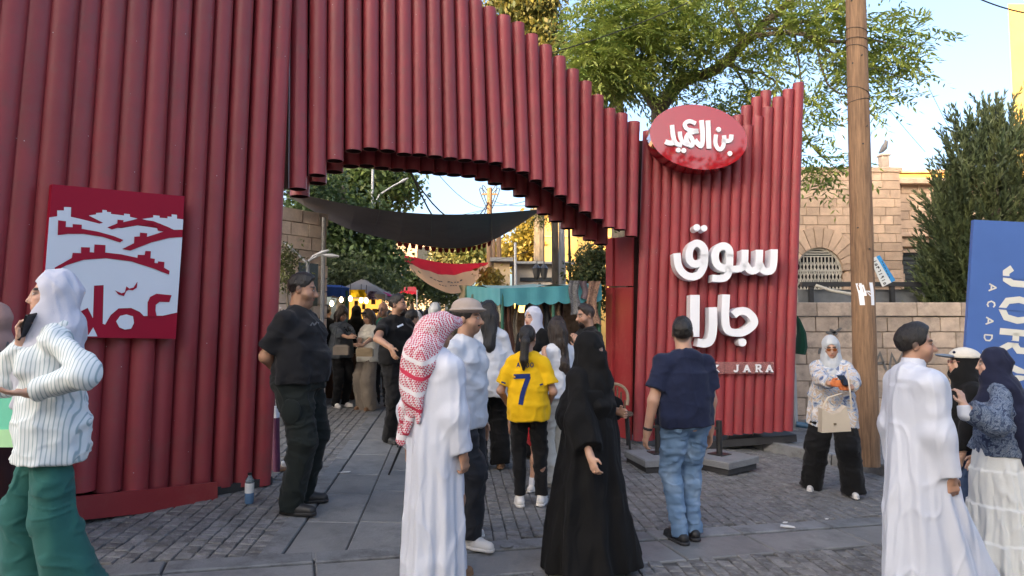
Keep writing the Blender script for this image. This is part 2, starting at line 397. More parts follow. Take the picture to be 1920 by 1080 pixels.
# raised pavement past the tower
K0, K1 = Vector((3.54, 9.14, 0)), Vector((4.62, 7.79, 0)); KD = (K1 - K0).normalized(); KN = Vector((-KD.y, KD.x, 0))  # KN away from the street
if KN.y < 0: KN = -KN
KROT = Vector((0, 0, 1)).rotation_difference(GN).to_matrix() @ Matrix.Rotation(math.atan2(KD.y, KD.x), 3, 'Z')
def kp(a, d, dz): c = K0 + KD * a + KN * d; return Vector((c.x, c.y, gz(c.x, c.y) + dz))
mb = MB(); mb.prism([kp(-2.2, .16, -.05), kp(5.5, .16, -.05), kp(5.5, 4.2, -.05), kp(-2.2, 4.2, -.05)], (0, 0, .155))
pavement = mb.build('pavement', m_joint, kind='structure')
for i in range(-2, 6):
    b = MB(); b.box(kp(i * .95 + .47, .08, .055), .935, .158, .15, R=KROT, inset=.012); b.build('kerb_stone', m_kerb, pavement)
mbp = MB()
for i in range(-7, 17):
    for j in range(13):
        p = kp(i * .3 + .15, .16 + j * .3 + .15, .125); q = pix(p)
        if p.y > 12: continue
        b = MB(); b.box(p - GN * .02, .29, .29, .04, R=KROT, inset=.006); b.build('paving_tile', m_pave, pavement)

# ------------------------------------------------------------------ the gate
PR = .0905
gate = empty('market_gate', G(500, 905), 'towering gateway of dark red vertical pipes with a swooping arch over the street', 'gateway')
def pipe(name, bot, top, r, collar=True, mat=None, n=20):
    """hollow tube between two points, with a socket collar at its upper end"""
    b, t = Vector(bot), Vector(top); ax = t - b; Lh = ax.length; mb = MB()
    pr = [(r * .86, .06), (r * .9, .0), (r, .0)]
    if collar: pr += [(r, Lh - .135), (r * 1.035, Lh - .12), (r * 1.035, Lh), (r * .9, Lh), (r * .86, Lh - .05)]
    else: pr += [(r, Lh), (r * .9, Lh), (r * .86, Lh - .05)]
    mb.lathe(b, pr, n=n, axis=ax)
    mb.m[-1] = 1; mb.m[-2] = 1
    for k in range(n): mb.m[k] = 1
    return mb.build(name, [mat or m_pipe, m_hollow_dark], gate, smooth=True)
# left wall of pipes: boundary px at y=0 and y=900
LW0, LW1 = G(505, 905), G(200, 965)
WD = Vector((LW1.x - LW0.x, LW1.y - LW0.y, 0)).normalized(); WN = Vector((-WD.y, WD.x, 0))
if WN.dot(Vector((-LW0.x, -LW0.y, 0))) < 0: WN = -WN
def wall_pt(px, py, off=0.0): return onplane(px, py, LW0 + WN * off, WN)
tops = [547, 510, 475, 437, 402, 362, 318, 278, 233, 188, 142, 95, 48, -2, -52, -104]
bots = [506, 469, 434, 395, 356, 313, 271, 224, 175, 124, 72, 17, -40, -99, -160, -224]
for i in range(len(tops) - 1):
    xt, xb = (tops[i] + tops[i + 1]) / 2, (bots[i] + bots[i + 1]) / 2
    yb = 908 + (i * 1.5)
    a = wall_pt(xb, yb); c = wall_pt(xt, 0)
    w = (bots[i] - bots[i + 1]) / FPX * a.y * .5
    t = a + (c - a) * ((6.0 - .06 * i - a.z) / (c.z - a.z))
    jit = WN * rs.uniform(-.018, .018)
    pipe('pipe', a + jit + WN * (.02 if i == 6 else 0), t + jit, min(.102, w * .97), mat=m_pipe)
# dark backing sheet behind the left pipes, extended to shut out bright slits
mb = MB(); e = LW1 + WD * 1.6
a0, a1 = LW0 - WN * .22, e - WN * .22
def v3(p, z): return Vector((p.x, p.y, z))
mb.prism([v3(a0 - WD * .12, .32), v3(a1, .32), v3(a1, 5.6), v3(a0 - WD * .12, 5.6)], -WN * .06); mb.build('backing_sheet', m_hollow_dark, gate)
mb = MB(); mb.bar(v3(LW0 + WD * .02 - WN * .02, gz(LW0.x, LW0.y) + .035), v3(LW1 + WD * 1.2 - WN * .02, gz(LW1.x - .7, LW1.y - 1) + .035), .07, .2); mb.build('timber_sill', m_dark, gate)
# plank across the foot of the left pipes
mb = MB()
q = [wall_pt(408, 948, .14), wall_pt(408, 904, .14), wall_pt(-60, 953, .14), wall_pt(-60, 998, .14)]
mb.prism(q, -WN * .03); mb.build('base_board', m_redpanel, gate)
# arch
AT = [(561, -160), (598, -152), (630, -145), (662, -136), (695, -126), (726, -114), (756, -98), (783, -80), (810, -58), (836, -36), (863.6, -14), (890, 4), (916, 18), (943.5, 33), (970, 46), (996, 68), (1022, 88), (1048, 109), (1073, 133), (1097, 155.5), (1119.5, 181), (1142, 206), (1165, 215), (1188, 230)]
ABt = [(558, 355), (594.7, 329), (628, 302), (662.7, 283.5), (694.7, 280), (726.7, 283.5), (757.8, 290), (786, 291), (815.5, 294.6), (844, 298), (871.5, 301), (900, 303.5), (929, 306.7), (953, 318), (980, 324), (1004, 339), (1028, 353), (1051, 368), (1074, 383.5), (1097, 398), (1120, 412), (1141, 427), (1162, 431), (1183, 443.5)]
def archY(px): return 1 / (1 / 6.35 + (px - 560) / (1186 - 560) * (1 / 8.8 - 1 / 6.35))
apipes = []
for i in range(24):
    (bx, by), (tx, ty) = ABt[i], AT[i]; Y = archY(bx)
    a, t = P(bx, by, Y), P(tx, ty, Y + .0)
    pipe('pipe', a, t, .0885 if i < 14 else .086); apipes.append((a, t))
bk = Vector((-.42, .9, 0)).normalized() * .62
for i in range(23):
    a = (apipes[i][0] + apipes[i + 1][0]) / 2; t = (apipes[i][1] + apipes[i + 1][1]) / 2
    pipe('pipe', a + bk + Vector((0, 0, -.03 - .05 * (i > 15))), t + bk, .103)
for k in (0, .9):
    mb = MB(); mb.tube([q[0] + bk * .5 + Vector((0, 0, .45 + k)) for q in apipes], .17, n=4); mb.build('arch_beam', m_hollow_dark, gate)
# dark sheets between the arch rows and a left post, added against sky gaps
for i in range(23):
    mb = MB(); q = [apipes[i][0] + bk * .42 + Vector((0, 0, .10)), apipes[i + 1][0] + bk * .42 + Vector((0, 0, .10)), apipes[i + 1][1] + bk * .42 - Vector((0, 0, .4)), apipes[i][1] + bk * .42 - Vector((0, 0, .4))]; mb.prism(q, bk.normalized() * .02); mb.build('gap_sheet', m_hollow_dark, gate)
mb = MB(); q = P(543, 200, 6.5); mb.box((q.x, q.y, 4.4), .09, .09, 2.6); mb.build('dark_gap_post', m_hollow_dark, gate)
# tower
TY = 9.05; TN = Vector((-.04, -1, 0)).normalized(); TO = P(1190, 600, TY)
def tower_pt(px, py, off=0.0): return onplane(px, py, TO + TN * off, TN)
ttop = [247, 248, 249, 250, 250, 250, 250, 250, 250, 250, 237, 220, 203, 184, 169.5, 157]
for i in range(16):
    s_ = i + .5; xt, xb = 1203.5 + 18.6 * s_, 1187 + 18.65 * s_
    a = tower_pt(xb, 826 - 1.25 * i); c = tower_pt(xt, 318); t = a + (c - a) * 1.0
    tt = tower_pt(xt + (318 - ttop[i]) / 497 * 16, ttop[i])
    pipe('pipe', a, tt, .0735)
for (xt, yt) in ((1384, 218), (1400, 200), (1419, 184), (1436, 172)):
    t = tower_pt(xt, yt, -.3); a = tower_pt(xt - 20, 810, -.3); pipe('pipe', a, t, .074)
# second row behind the front of the tower
mb = MB(); p0, p1 = tower_pt(1192, 800, -.13), tower_pt(1478, 800, -.13)
tq = tower_pt(1205, 300, -.13); tq2 = tower_pt(1474, 285, -.13)
mb.prism([p0, p1, tq2, tq], -TN * .05); mb.build('backing_sheet', m_hollow_dark, gate)
# flat red cheek of the tower facing the street
c0, c1 = P(1186, 826, 9.12), P(1143, 812, 9.75); d0, d1 = P(1190, 442, 9.12), P(1143, 448, 9.75)
dn = (c1 - c0).cross(d0 - c0).normalized(); dn = -dn if dn.x > 0 else dn
for (f0, f1) in ((0, .745), (.752, 1.0)):
    for (u0, u1, o_) in ((.02, .70, 0), (.715, 1, .035)):
        mb = MB()
        def bl(u, f): return (c0.lerp(c1, u)).lerp(d0.lerp(d1, u), f)
        mb.prism([bl(u0, f0), bl(u1, f0), bl(u1, f1), bl(u0, f1)], dn * (.03 + o_)); mb.build('cheek_panel', m_redpanel, gate)
mb = MB(); q = P(1187, 640, 9.32); mb.box((q.x, q.y, 1.75), .16, .16, 3.2); mb.build('dark_gap_post', m_hollow_dark, gate)  # dark filler added in the narrow gap between cheek and tower pipes
mb = MB(); q = P(1199, 350, 9.25); mb.box((q.x + .02, q.y, 3.5), .14, .12, 1.8); mb.build('dark_gap_post', m_hollow_dark, gate)
mb = MB(); mb.bar(P(1187, 838, 9.2), P(1478, 816, 9.3), .1, .5); mb.build('dark_foot_bar', m_dark, gate)  # dark bar filling the gap under the tower pipes

# ------------------------------------------------------------------ signs on the gate
# white and red city sign: panel with flat print
SP = LW0 + WN * .175
def sgn(x, y, off=0.0): return onplane(80 + x / 3.375, 330 + y / 3.375, SP + WN * off, WN)
sign = empty('wall_sign', sgn(450, 1040), 'square red and white panel with hilltop skyline and Arabic lettering on the red pipes', 'sign')
mb = MB(); mb.prism([sgn(*q) for q in ((60, 52), (898, 128), (842, 1030), (-18, 1018))], -WN * .05); mb.build('panel', m_signred, sign)
mb = MB()
def flat(pts, lay, mm=0): mb.poly([sgn(x, y, .004 * lay) for x, y in pts], mm)
W1 = [(42, 262), (92, 255), (92, 218), (135, 218), (135, 196), (180, 198), (178, 258), (240, 272), (360, 302), (383, 296), (292, 250), (338, 243), (338, 234), (378, 232), (378, 214), (406, 217), (406, 227), (432, 229), (432, 240), (515, 250), (515, 238), (552, 242), (552, 258), (600, 270), (490, 300), (410, 325), (500, 330), (600, 312), (720, 330), (765, 352), (650, 395), (503, 462), (555, 472), (690, 420), (800, 392), (884, 385), (850, 864), (760, 884), (715, 884), (640, 886), (615, 860), (560, 835), (480, 838), (430, 880), (395, 940), (380, 935), (386, 690), (325, 694), (318, 900), (285, 834), (228, 862), (235, 985), (290, 1005), (320, 958), (347, 1015), (-16, 1014)]
def tri_flat(pts, lay, mm):
    vs_ = [sgn(x, y, .004 * lay) for x, y in pts]
    from mathutils.geometry import tessellate_polygon
    tr = tessellate_polygon([[Vector((x, y, 0)) for x, y in pts]]); b = len(mb.v); mb.v += [tuple(v) for v in vs_]
    for t in tr:
        a, b2, c = (Vector(mb.v[b + i]) for i in t); t = t if (b2 - a).cross(c - a).dot(WN) > 0 else t[::-1]
        mb.f.append(tuple(b + i for i in t)); mb.m.append(mm)
tri_flat(W1, 1, 0)
tri_flat([(630, 272), (700, 262), (700, 248), (740, 252), (740, 264), (790, 268), (790, 256), (816, 258), (816, 242), (850, 246), (850, 270), (890, 274), (886, 340), (830, 340), (740, 300)], 1, 0)
R1 = [(98, 280), (148, 286), (146, 322), (190, 324), (190, 304), (248, 308), (247, 334), (350, 352), (450, 380), (512, 405), (490, 420), (380, 385), (260, 366), (160, 366), (95, 374)]
R3 = [(76, 580), (185, 518), (190, 486), (243, 488), (243, 450), (300, 452), (298, 482), (325, 484), (328, 433), (398, 437), (396, 484), (500, 496), (600, 518), (602, 498), (645, 500), (650, 474), (685, 476), (682, 520), (710, 524), (708, 550), (728, 552), (730, 540), (771, 544), (768, 580), (803, 600), (800, 624), (700, 585), (560, 540), (400, 520), (260, 530), (150, 565), (78, 604)]
R2 = [(410, 325), (472, 300), (474, 276), (512, 280), (510, 292), (600, 272), (700, 285), (800, 325), (830, 342), (886, 340), (884, 386), (800, 392), (690, 420), (555, 472), (503, 462), (578, 425), (580, 384), (615, 382), (616, 358), (662, 362), (660, 385), (765, 352), (728, 345), (724, 320), (700, 318), (700, 302), (660, 300), (658, 314), (600, 312), (500, 322), (437, 338)]
tri_flat(R1, 2, 1); tri_flat(R3, 2, 1); tri_flat(R2, 2, 1)
# lettering of the city name: strokes
def st(pts, w, lay=2, mm=1):
    ribbon(mb, pts, w, lambda x, y: sgn(x, y, .004 * lay), -WN * .001, mm)
tri_flat([(458, 724), (500, 742), (520, 735), (530, 698), (548, 712), (575, 706), (600, 668), (596, 706), (570, 724), (545, 720), (530, 728), (514, 760), (480, 750)], 2, 1)
tri_flat([(465, 920), (490, 885), (530, 876), (572, 888), (578, 930), (560, 966), (520, 972), (485, 958)], 2, 0)
tri_flat([(664, 890), (664, 800), (680, 765), (720, 745), (816, 754), (802, 798), (740, 796), (716, 815), (714, 850), (722, 890)], 2, 1)
mb.build('print', [m_signwhite, m_signred], sign)

# oval glossy sign
OP = TO + TN * .42
def ovl(x, y, off=0.0): return onplane(1190 + x / 7.2, 180 + y / 7.2, OP + TN * off, TN)
oval = empty('oval_sign', ovl(862, 980), 'glossy red oval sign with white Arabic lettering at the top of the tower', 'sign')
mb = MB(); th = rad(9); pts = []
for k in range(56):
    a = 2 * math.pi * k / 56; x, y = 662 * math.cos(a), 432 * math.sin(a)
    pts.append(ovl(862 + x * math.cos(th) - y * math.sin(th), 555 + x * math.sin(th) + y * math.cos(th)))
mb.prism(pts, -TN * .3); mb.build('sign_face', m_gloss, oval)
mb = MB(); o3 = lambda x, y: ovl(x, y, .03); dv = -TN * .029
def s(pts, w, it=2): ribbon(mb, smooth2(pts, it), w, o3, dv)
s([(1100, 520), (1085, 640), (1130, 725), (1185, 710), (1215, 620), (1210, 530)], 52); s([(1180, 600), (1300, 610), (1310, 520)], 54)
disc(mb, (1135, 450), 33, o3, dv); disc(mb, (1287, 775), 33, o3, dv)
s([(990, 330), (1005, 710)], 62, 0); s([(905, 325), (925, 560), (905, 690), (850, 640), (815, 590)], 60)
s([(825, 370), (740, 330), (670, 370), (690, 440), (770, 465), (860, 470)], 52); s([(860, 470), (720, 500), (690, 590), (760, 690), (800, 620), (740, 520)], 56)
s([(740, 660), (660, 640), (615, 560), (612, 480)], 52); s([(640, 660), (560, 650), (520, 560), (505, 390)], 58); s([(545, 620), (480, 640), (415, 615)], 66)
disc(mb, (590, 728), 33, o3, dv); disc(mb, (664, 735), 33, o3, dv)
mb.build('lettering', m_white, oval)

# raised white market name, letter by letter
LP_ = TO + TN * .30
def ltr(x, y, off=0.0): return onplane(1240 + x / 3.4833, 410 + y / 3.4833, LP_ + TN * off, TN)
name1 = empty('market_name', ltr(420, 410), 'upper line of thick white Arabic letters on the red tower', 'sign lettering')
name2 = empty('market_name', ltr(420, 830), 'lower line of thick white Arabic letters above the small plaque', 'sign lettering')
def letter(par, strokes, dots=()):
    mb = MB()
    for (pts, w, it) in strokes: ribbon(mb, smooth2(pts, it), w, lambda x, y: ltr(x, y), -TN * .22)
    for (c, r) in dots: disc(mb, c, r, lambda x, y: ltr(x, y), -TN * .2)
    return mb.build('letter', m_white, par)
letter(name1, [([(283, 250), (283, 190), (240, 155), (195, 175), (178, 235), (190, 285), (230, 300), (275, 275)], 48, 2), ([(283, 230), (280, 320), (235, 382), (160, 375), (110, 320), (102, 225)], 48, 2)])
letter(name1, [], (((232, 58), 23), ((280, 62), 21)))
letter(name1, [([(448, 250), (446, 195), (405, 172), (362, 195), (348, 250), (365, 305), (405, 325), (450, 318)], 48, 2), ([(448, 230), (446, 340), (425, 385), (390, 392), (332, 388)], 46, 2)])
letter(name1, [([(440, 328), (520, 330), (545, 300), (548, 203)], 44, 2), ([(545, 290), (580, 345), (625, 335), (640, 300), (642, 203)], 46, 2), ([(640, 290), (665, 345), (720, 345), (735, 300), (738, 200)], 46, 2)])
letter(name2, [([(220, 498), (218, 772)], 62, 0)])
letter(name2, [([(338, 578), (340, 720), (325, 800), (285, 818), (236, 808)], 54, 2)])
letter(name2, [([(424, 495), (416, 660), (430, 735), (490, 748), (545, 742), (600, 700), (612, 670), (590, 630), (550, 600), (500, 605), (474, 630)], 50, 2)])
letter(name2, [], (((530, 808), 27),))
m_acr = M('clear_plaque', (.42, .20, .19), rough=.3, alpha=.45)
pl = empty('name_plaque', ltr(420, 1012, -.12), 'narrow clear plaque with small silver serif letters low on the tower', 'plaque')
LPO = -.16
mb = MB(); mb.prism([ltr(x, y, LPO) for x, y in ((95, 936), (735, 935), (735, 1012), (95, 1013))], -TN * .02); mb.build('plate', m_acr, pl)
for ch, x in zip('SOUKJARA', (141, 213, 285, 357, 490, 560, 637, 707)):
    mb = MB(); c3 = lambda a, b: ltr(a, b, LPO + .022)
    for g in GLYPH[ch]: ribbon(mb, [(x - 17 + 34 * p[0], 1000 - 44 * p[1]) for p in g], 10, c3, -TN * .02)
    if ch in 'KARJU':
        for (sx, sy) in {'K': ((-13, 1000), (-13, 956), (15, 1000), (12, 956)), 'A': ((-17, 1000), (17, 1000)), 'R': ((-13, 1000), (-13, 956), (17, 1000)), 'J': ((9, 956),), 'U': ((-14, 956), (14, 956))}[ch]:
            ribbon(mb, [(x + sx - 9, sy), (x + sx + 9, sy)], 5, c3, -TN * .02)
    mb.build('letter', m_white, pl)
# ------------------------------------------------------------------ vegetation helpers
def leaf_quads(C, D, Nn, ln, wd):
    """rhombus leaves: base C, unit direction D, side vector Nn, lengths"""
    ln = ln[:, None]; wd = wd[:, None]
    V = np.stack([C, C + D * ln * .45 + Nn * wd / 2, C + D * ln, C + D * ln * .45 - Nn * wd / 2], 1).reshape(-1, 3)
    F = np.arange(len(V)).reshape(-1, 4); return V, F
def unit(a): return a / np.maximum(np.linalg.norm(a, axis=1, keepdims=True), 1e-6)
def cols(n, ca, cb, rep=4, jit=.18):
    t = RNG.random((n, 1)); c = np.array(ca) * (1 - t) + np.array(cb) * t
    c = c * (1 + RNG.uniform(-jit, jit, (n, 1))); return np.repeat(c, rep, 0)
def blob_pts(blobs):
    pts = []
    for (c, r, n) in blobs:
        d = unit(RNG.normal(size=(n, 3))); rr = RNG.random((n, 1)) ** .45
        pts.append(np.array(c) + d * rr * np.array(r))
    return np.concatenate(pts)
def pblobs(lst):
    """(px,py,rx_px,ry_px,Y,rY,n) -> world blobs"""
    out = []
    for (px, py, rx, ry, Y, rY, n) in lst: out.append((tuple(P(px, py, Y)), (rx * Y / FPX, rY, ry * Y / FPX), n))
    return out
def leaf_cloud(name, blobs, size, ca, cb, parent, clump=9, spread=.22, mat=None, aspect=.5, droop=0.0):
    C0 = blob_pts(blobs); n = len(C0) * clump
    C = np.repeat(C0, clump, 0) + RNG.normal(size=(n, 3)) * spread
    D = unit(RNG.normal(size=(n, 3)) + np.array((0, 0, -droop))); X = unit(np.cross(D, RNG.normal(size=(n, 3))))
    ln = size * RNG.uniform(.6, 1.3, n); V, F = leaf_quads(C, D, X, ln, ln * aspect)
    base = np.repeat(cols(len(C0), ca, cb, 1, .25), clump, 0)
    return finish_np(name, V, F, mat or m_leaf, parent, smooth=False, col=np.repeat(base * (1 + RNG.uniform(-.2, .2, (n, 1))), 4, 0), kind='stuff')
def compound_leaves(name, C, D, parent, L0=.42, nl=6, ca=(.10, .16, .03), cb=(.05, .10, .02), lsize=.115):
    n = len(C); side = unit(np.cross(D, np.array((0, 0, 1.0)) + RNG.normal(size=(n, 3)) * .35)); Ls = L0 * RNG.uniform(.6, 1.2, n)
    Vs, Fs, Cs, off = [], [], [], 0
    base = cols(n, ca, cb, 1, .25)
    for k in range(nl + 1):
        f = (k + 1.2) / (nl + 1.2)
        pos = C + D * (Ls * f)[:, None] + np.array((0, 0, -1.0)) * (Ls * f * f * .45)[:, None]
        for sgn_ in ((-1, 1) if k < nl else (0,)):
            d = unit(side * sgn_ * .9 + D * (.55 if k < nl else 1) + np.array((0, 0, -.35)) + RNG.normal(size=(n, 3)) * .15)
            up = unit(np.cross(d, np.cross(d, np.array((0, 0, 1.0))) + RNG.normal(size=(n, 3)) * .3)); x = unit(np.cross(d, up))
            ln = lsize * RNG.uniform(.75, 1.15, n) * (1 - .35 * abs(f - .5)); V, F = leaf_quads(pos, d, x, ln, ln * .30)
            Vs.append(V); Fs.append(F + off); off += len(V); Cs.append(np.repeat(base * (1 + RNG.uniform(-.15, .15, (n, 1))), 4, 0))
    return finish_np(name, np.concatenate(Vs), np.concatenate(Fs), m_leaf, parent, smooth=False, col=np.concatenate(Cs), kind='stuff')
def limb(parent, pts, r0, r1, name='limb', n=8):
    q = [P(*p) for p in pts]; 
    sm = [q[0]]
    for a, b in zip(q, q[1:]): sm += [a.lerp(b, .3), a.lerp(b, .7)]
    sm.append(q[-1]); k = len(sm)
    mb = MB(); mb.tube(sm, [r0 + (r1 - r0) * i / (k - 1) for i in range(k)], n=n); return mb.build(name, m_bark, parent, smooth=True)

# big green tree behind the tower
t0 = P(1235, 420, 12.6); tree = empty('ailanthus_tree', (t0.x, t0.y, gz(t0.x, t0.y)), 'spreading green tree with feathery compound leaves behind the arch and tower', 'tree')
mb = MB(); mb.tube([(t0.x, t0.y, gz(t0.x, t0.y) - .1), P(1236, 420, 12.6), P(1236, 200, 12.4)], [.24, .19, .16], n=12); mb.build('trunk', m_bark, tree, smooth=True)
q0 = P(1158, 420, 12.6); mb = MB(); mb.tube([(q0.x, q0.y, gz(q0.x, q0.y) - .1), P(1162, 230, 12.5), P(1150, 160, 12.3), P(1120, 60, 12)], [.2, .14, .12, .05], n=10); mb.build('trunk', m_bark, tree, smooth=True)
for pts, r0, r1 in (
    ([(1236, 205, 12.4), (1262, 168, 12.2), (1290, 145, 12), (1335, 138, 11.8), (1372, 106, 11.4), (1412, 62, 11), (1480, 5, 10.6), (1540, -60, 10.3)], .15, .05),
    ([(1234, 210, 12.4), (1212, 180, 12.3), (1198, 150, 12.2), (1180, 90, 12), (1170, 20, 11.8)], .10, .03),
    ([(1390, 90, 11.2), (1388, 45, 11.3), (1362, 0, 11.4), (1350, -50, 11.4)], .06, .02),
    ([(1405, 70, 11), (1450, 62, 10.8), (1500, 60, 10.4), (1560, 82, 10.1), (1620, 70, 10), (1700, 90, 10)], .055, .012),
    ([(1362, 120, 11.5), (1400, 135, 11.3), (1440, 138, 11.1), (1470, 175, 11)], .04, .01),
    ([(1372, 115, 11.5), (1400, 165, 11.6), (1420, 200, 11.6)], .03, .01),
    ([(1480, 55, 10.6), (1520, 70, 10.3), (1545, 90, 10.2), (1575, 110, 10.1), (1640, 130, 10), (1690, 145, 10)], .035, .008),
    ([(1530, 75, 10.3), (1545, 150, 10.2), (1565, 172, 10.2), (1590, 178, 10.2), (1640, 185, 10.2)], .022, .006),
    ([(1490, 60, 10.6), (1500, 130, 10.6), (1505, 190, 10.6), (1530, 200, 10.6)], .02, .006),
    ([(1430, 55, 10.9), (1490, 50, 10.6), (1560, 15, 10.2), (1620, 10, 10)], .03, .01),
    ([(1300, 140, 12), (1320, 90, 11.9), (1300, 40, 11.8), (1290, -20, 11.6)], .05, .02),
    ([(1236, 190, 12.4), (1180, 130, 11.6), (1110, 90, 10.8)], .05, .012),
    ([(1480, 170, 11.2), (1510, 260, 10.6), (1545, 300, 10.4), (1590, 330, 10.3)], .02, .006)):
    limb(tree, pts, r0, r1)
CB = pblobs([(1180, 50, 125, 95, 11, 1.0, 800), (1110, 110, 55, 60, 10.6, .7, 330), (1150, 150, 60, 35, 11, .7, 200), (1330, 35, 130, 75, 11.2, 1.1, 330), (1265, 120, 85, 55, 11.6, .9, 210), (1415, 140, 65, 60, 11.2, .8, 100), (1470, 45, 95, 65, 10.8, .9, 140),
             (1550, 40, 70, 70, 10.2, .8, 120), (1650, 85, 85, 65, 10, .8, 140), (1690, 120, 45, 20, 10, .4, 30), (1640, 185, 40, 18, 10, .4, 26), (1530, 200, 35, 45, 10.3, .4, 40), (1512, 265, 25, 40, 10.3, .4, 26), (1550, 318, 40, 22, 10.3, .4, 40), (1580, 130, 60, 40, 10.2, .5, 55), (1440, 205, 60, 30, 11.5, .6, 60), (1340, 200, 60, 30, 12, .6, 70),
             (1300, -110, 260, 90, 11.2, 1.4, 420), (1560, -70, 130, 60, 10.3, 1, 150)])
C = blob_pts(CB); n = len(C)
D = unit(RNG.normal(size=(n, 3)) * np.array((1, .8, .45)) + np.array((.15, -.25, -.1)))
compound_leaves('leaves', C, D, tree, ca=(.43, .47, .11), cb=(.18, .27, .065), lsize=.15, L0=.50)

# cypress lit gold behind the arch
def simple_tree(name, label, base, blobs, size, ca, cb, clump=10, spread=.25, group=None, trunk=.15, cat='tree', droop=.3, aspect=.5, mat=None, h=None):
    p = P(*base); z = gz(p.x, p.y); e = empty(name, (p.x, p.y, z), label, cat, group)
    tp = h if h is not None else max(b[0][2] for b in pblobs(blobs))
    mb = MB(); mb.tube([(p.x, p.y, z - .2), (p.x + .05, p.y, (z + tp) / 2), (p.x, p.y, tp)], [trunk, trunk * .8, trunk * .3], n=8); mb.build('trunk', m_bark, e, smooth=True)
    leaf_cloud('crown', pblobs(blobs), size, ca, cb, e, clump, spread, droop=droop, aspect=aspect, mat=mat); return e
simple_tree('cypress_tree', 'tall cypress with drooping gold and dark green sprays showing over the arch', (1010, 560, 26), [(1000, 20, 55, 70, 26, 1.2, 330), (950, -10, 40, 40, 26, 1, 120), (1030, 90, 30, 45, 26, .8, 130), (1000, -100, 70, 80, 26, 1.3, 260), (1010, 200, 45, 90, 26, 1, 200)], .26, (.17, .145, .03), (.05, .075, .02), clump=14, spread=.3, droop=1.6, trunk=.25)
# street trees seen through the arch
simple_tree('street_tree', 'big dark green tree over the blue stall, left of the grey lamp post', (640, 600, 15), [(640, 440, 90, 95, 15, 1.2, 380), (690, 490, 50, 70, 15, 1, 230), (590, 400, 50, 60, 14.5, 1, 150), (560, 330, 45, 40, 14, .8, 70), (722, 490, 20, 50, 15, .7, 80)], .15, (.10, .15, .045), (.05, .085, .025), clump=13, spread=.2, group='trees along the market street', trunk=.2)
simple_tree('street_tree', 'lighter green tree top rising behind the lamp post, under the arch', (690, 600, 19), [(700, 340, 70, 42, 19, 1.3, 330), (640, 345, 55, 40, 19, 1.2, 230), (750, 350, 30, 25, 19, .8, 80), (640, 390, 80, 40, 19, 1.2, 200)], .19, (.17, .22, .06), (.07, .12, .03), clump=13, spread=.26, group='trees along the market street', trunk=.22)
simple_tree('bush', 'grey green oleander bush behind the grey umbrella', (660, 620, 13.8), [(650, 515, 50, 28, 13.8, .6, 130), (600, 500, 45, 30, 13.8, .5, 90), (710, 535, 40, 25, 13.8, .5, 90)], .11, (.16, .19, .09), (.06, .09, .03), clump=12, spread=.14, cat='bush', trunk=.04)
simple_tree('bush', 'dusty green bush hanging beside the stone house, left edge of the arch', (536, 590, 9.4), [(532, 500, 16, 40, 9.4, .3, 60)], .07, (.16, .17, .06), (.07, .09, .03), clump=11, spread=.09, cat='bush', trunk=.03)
simple_tree('street_tree', 'low green tree below the red shade sail', (770, 600, 26), [(770, 530, 40, 25, 26, 1, 150), (830, 545, 45, 18, 28, 1, 120)], .24, (.07, .10, .03), (.03, .055, .018), clump=11, spread=.3, group='trees along the market street', trunk=.15)
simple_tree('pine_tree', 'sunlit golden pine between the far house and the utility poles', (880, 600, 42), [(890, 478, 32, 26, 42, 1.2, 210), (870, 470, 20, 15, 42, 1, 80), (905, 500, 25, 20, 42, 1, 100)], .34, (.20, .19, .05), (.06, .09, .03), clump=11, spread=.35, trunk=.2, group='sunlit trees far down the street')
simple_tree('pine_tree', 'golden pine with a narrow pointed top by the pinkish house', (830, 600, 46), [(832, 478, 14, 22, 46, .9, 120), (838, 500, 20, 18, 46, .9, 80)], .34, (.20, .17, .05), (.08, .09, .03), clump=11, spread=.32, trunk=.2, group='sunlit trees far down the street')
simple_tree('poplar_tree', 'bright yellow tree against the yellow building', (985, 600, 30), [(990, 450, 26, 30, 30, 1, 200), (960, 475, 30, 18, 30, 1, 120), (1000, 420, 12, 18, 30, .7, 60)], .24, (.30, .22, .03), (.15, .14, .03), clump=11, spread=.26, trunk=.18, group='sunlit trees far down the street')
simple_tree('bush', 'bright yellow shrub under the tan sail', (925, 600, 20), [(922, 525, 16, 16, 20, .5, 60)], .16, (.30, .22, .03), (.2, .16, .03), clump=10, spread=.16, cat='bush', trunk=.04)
simple_tree('bush', 'olive green bush between the teal stall and the tower', (1110, 620, 11.6), [(1115, 490, 30, 32, 11.6, .4, 150), (1100, 515, 30, 25, 11.4, .4, 110), (1135, 545, 12, 40, 11.4, .3, 70)], .085, (.17, .19, .07), (.06, .08, .03), clump=12, spread=.12, cat='bush', trunk=.05)

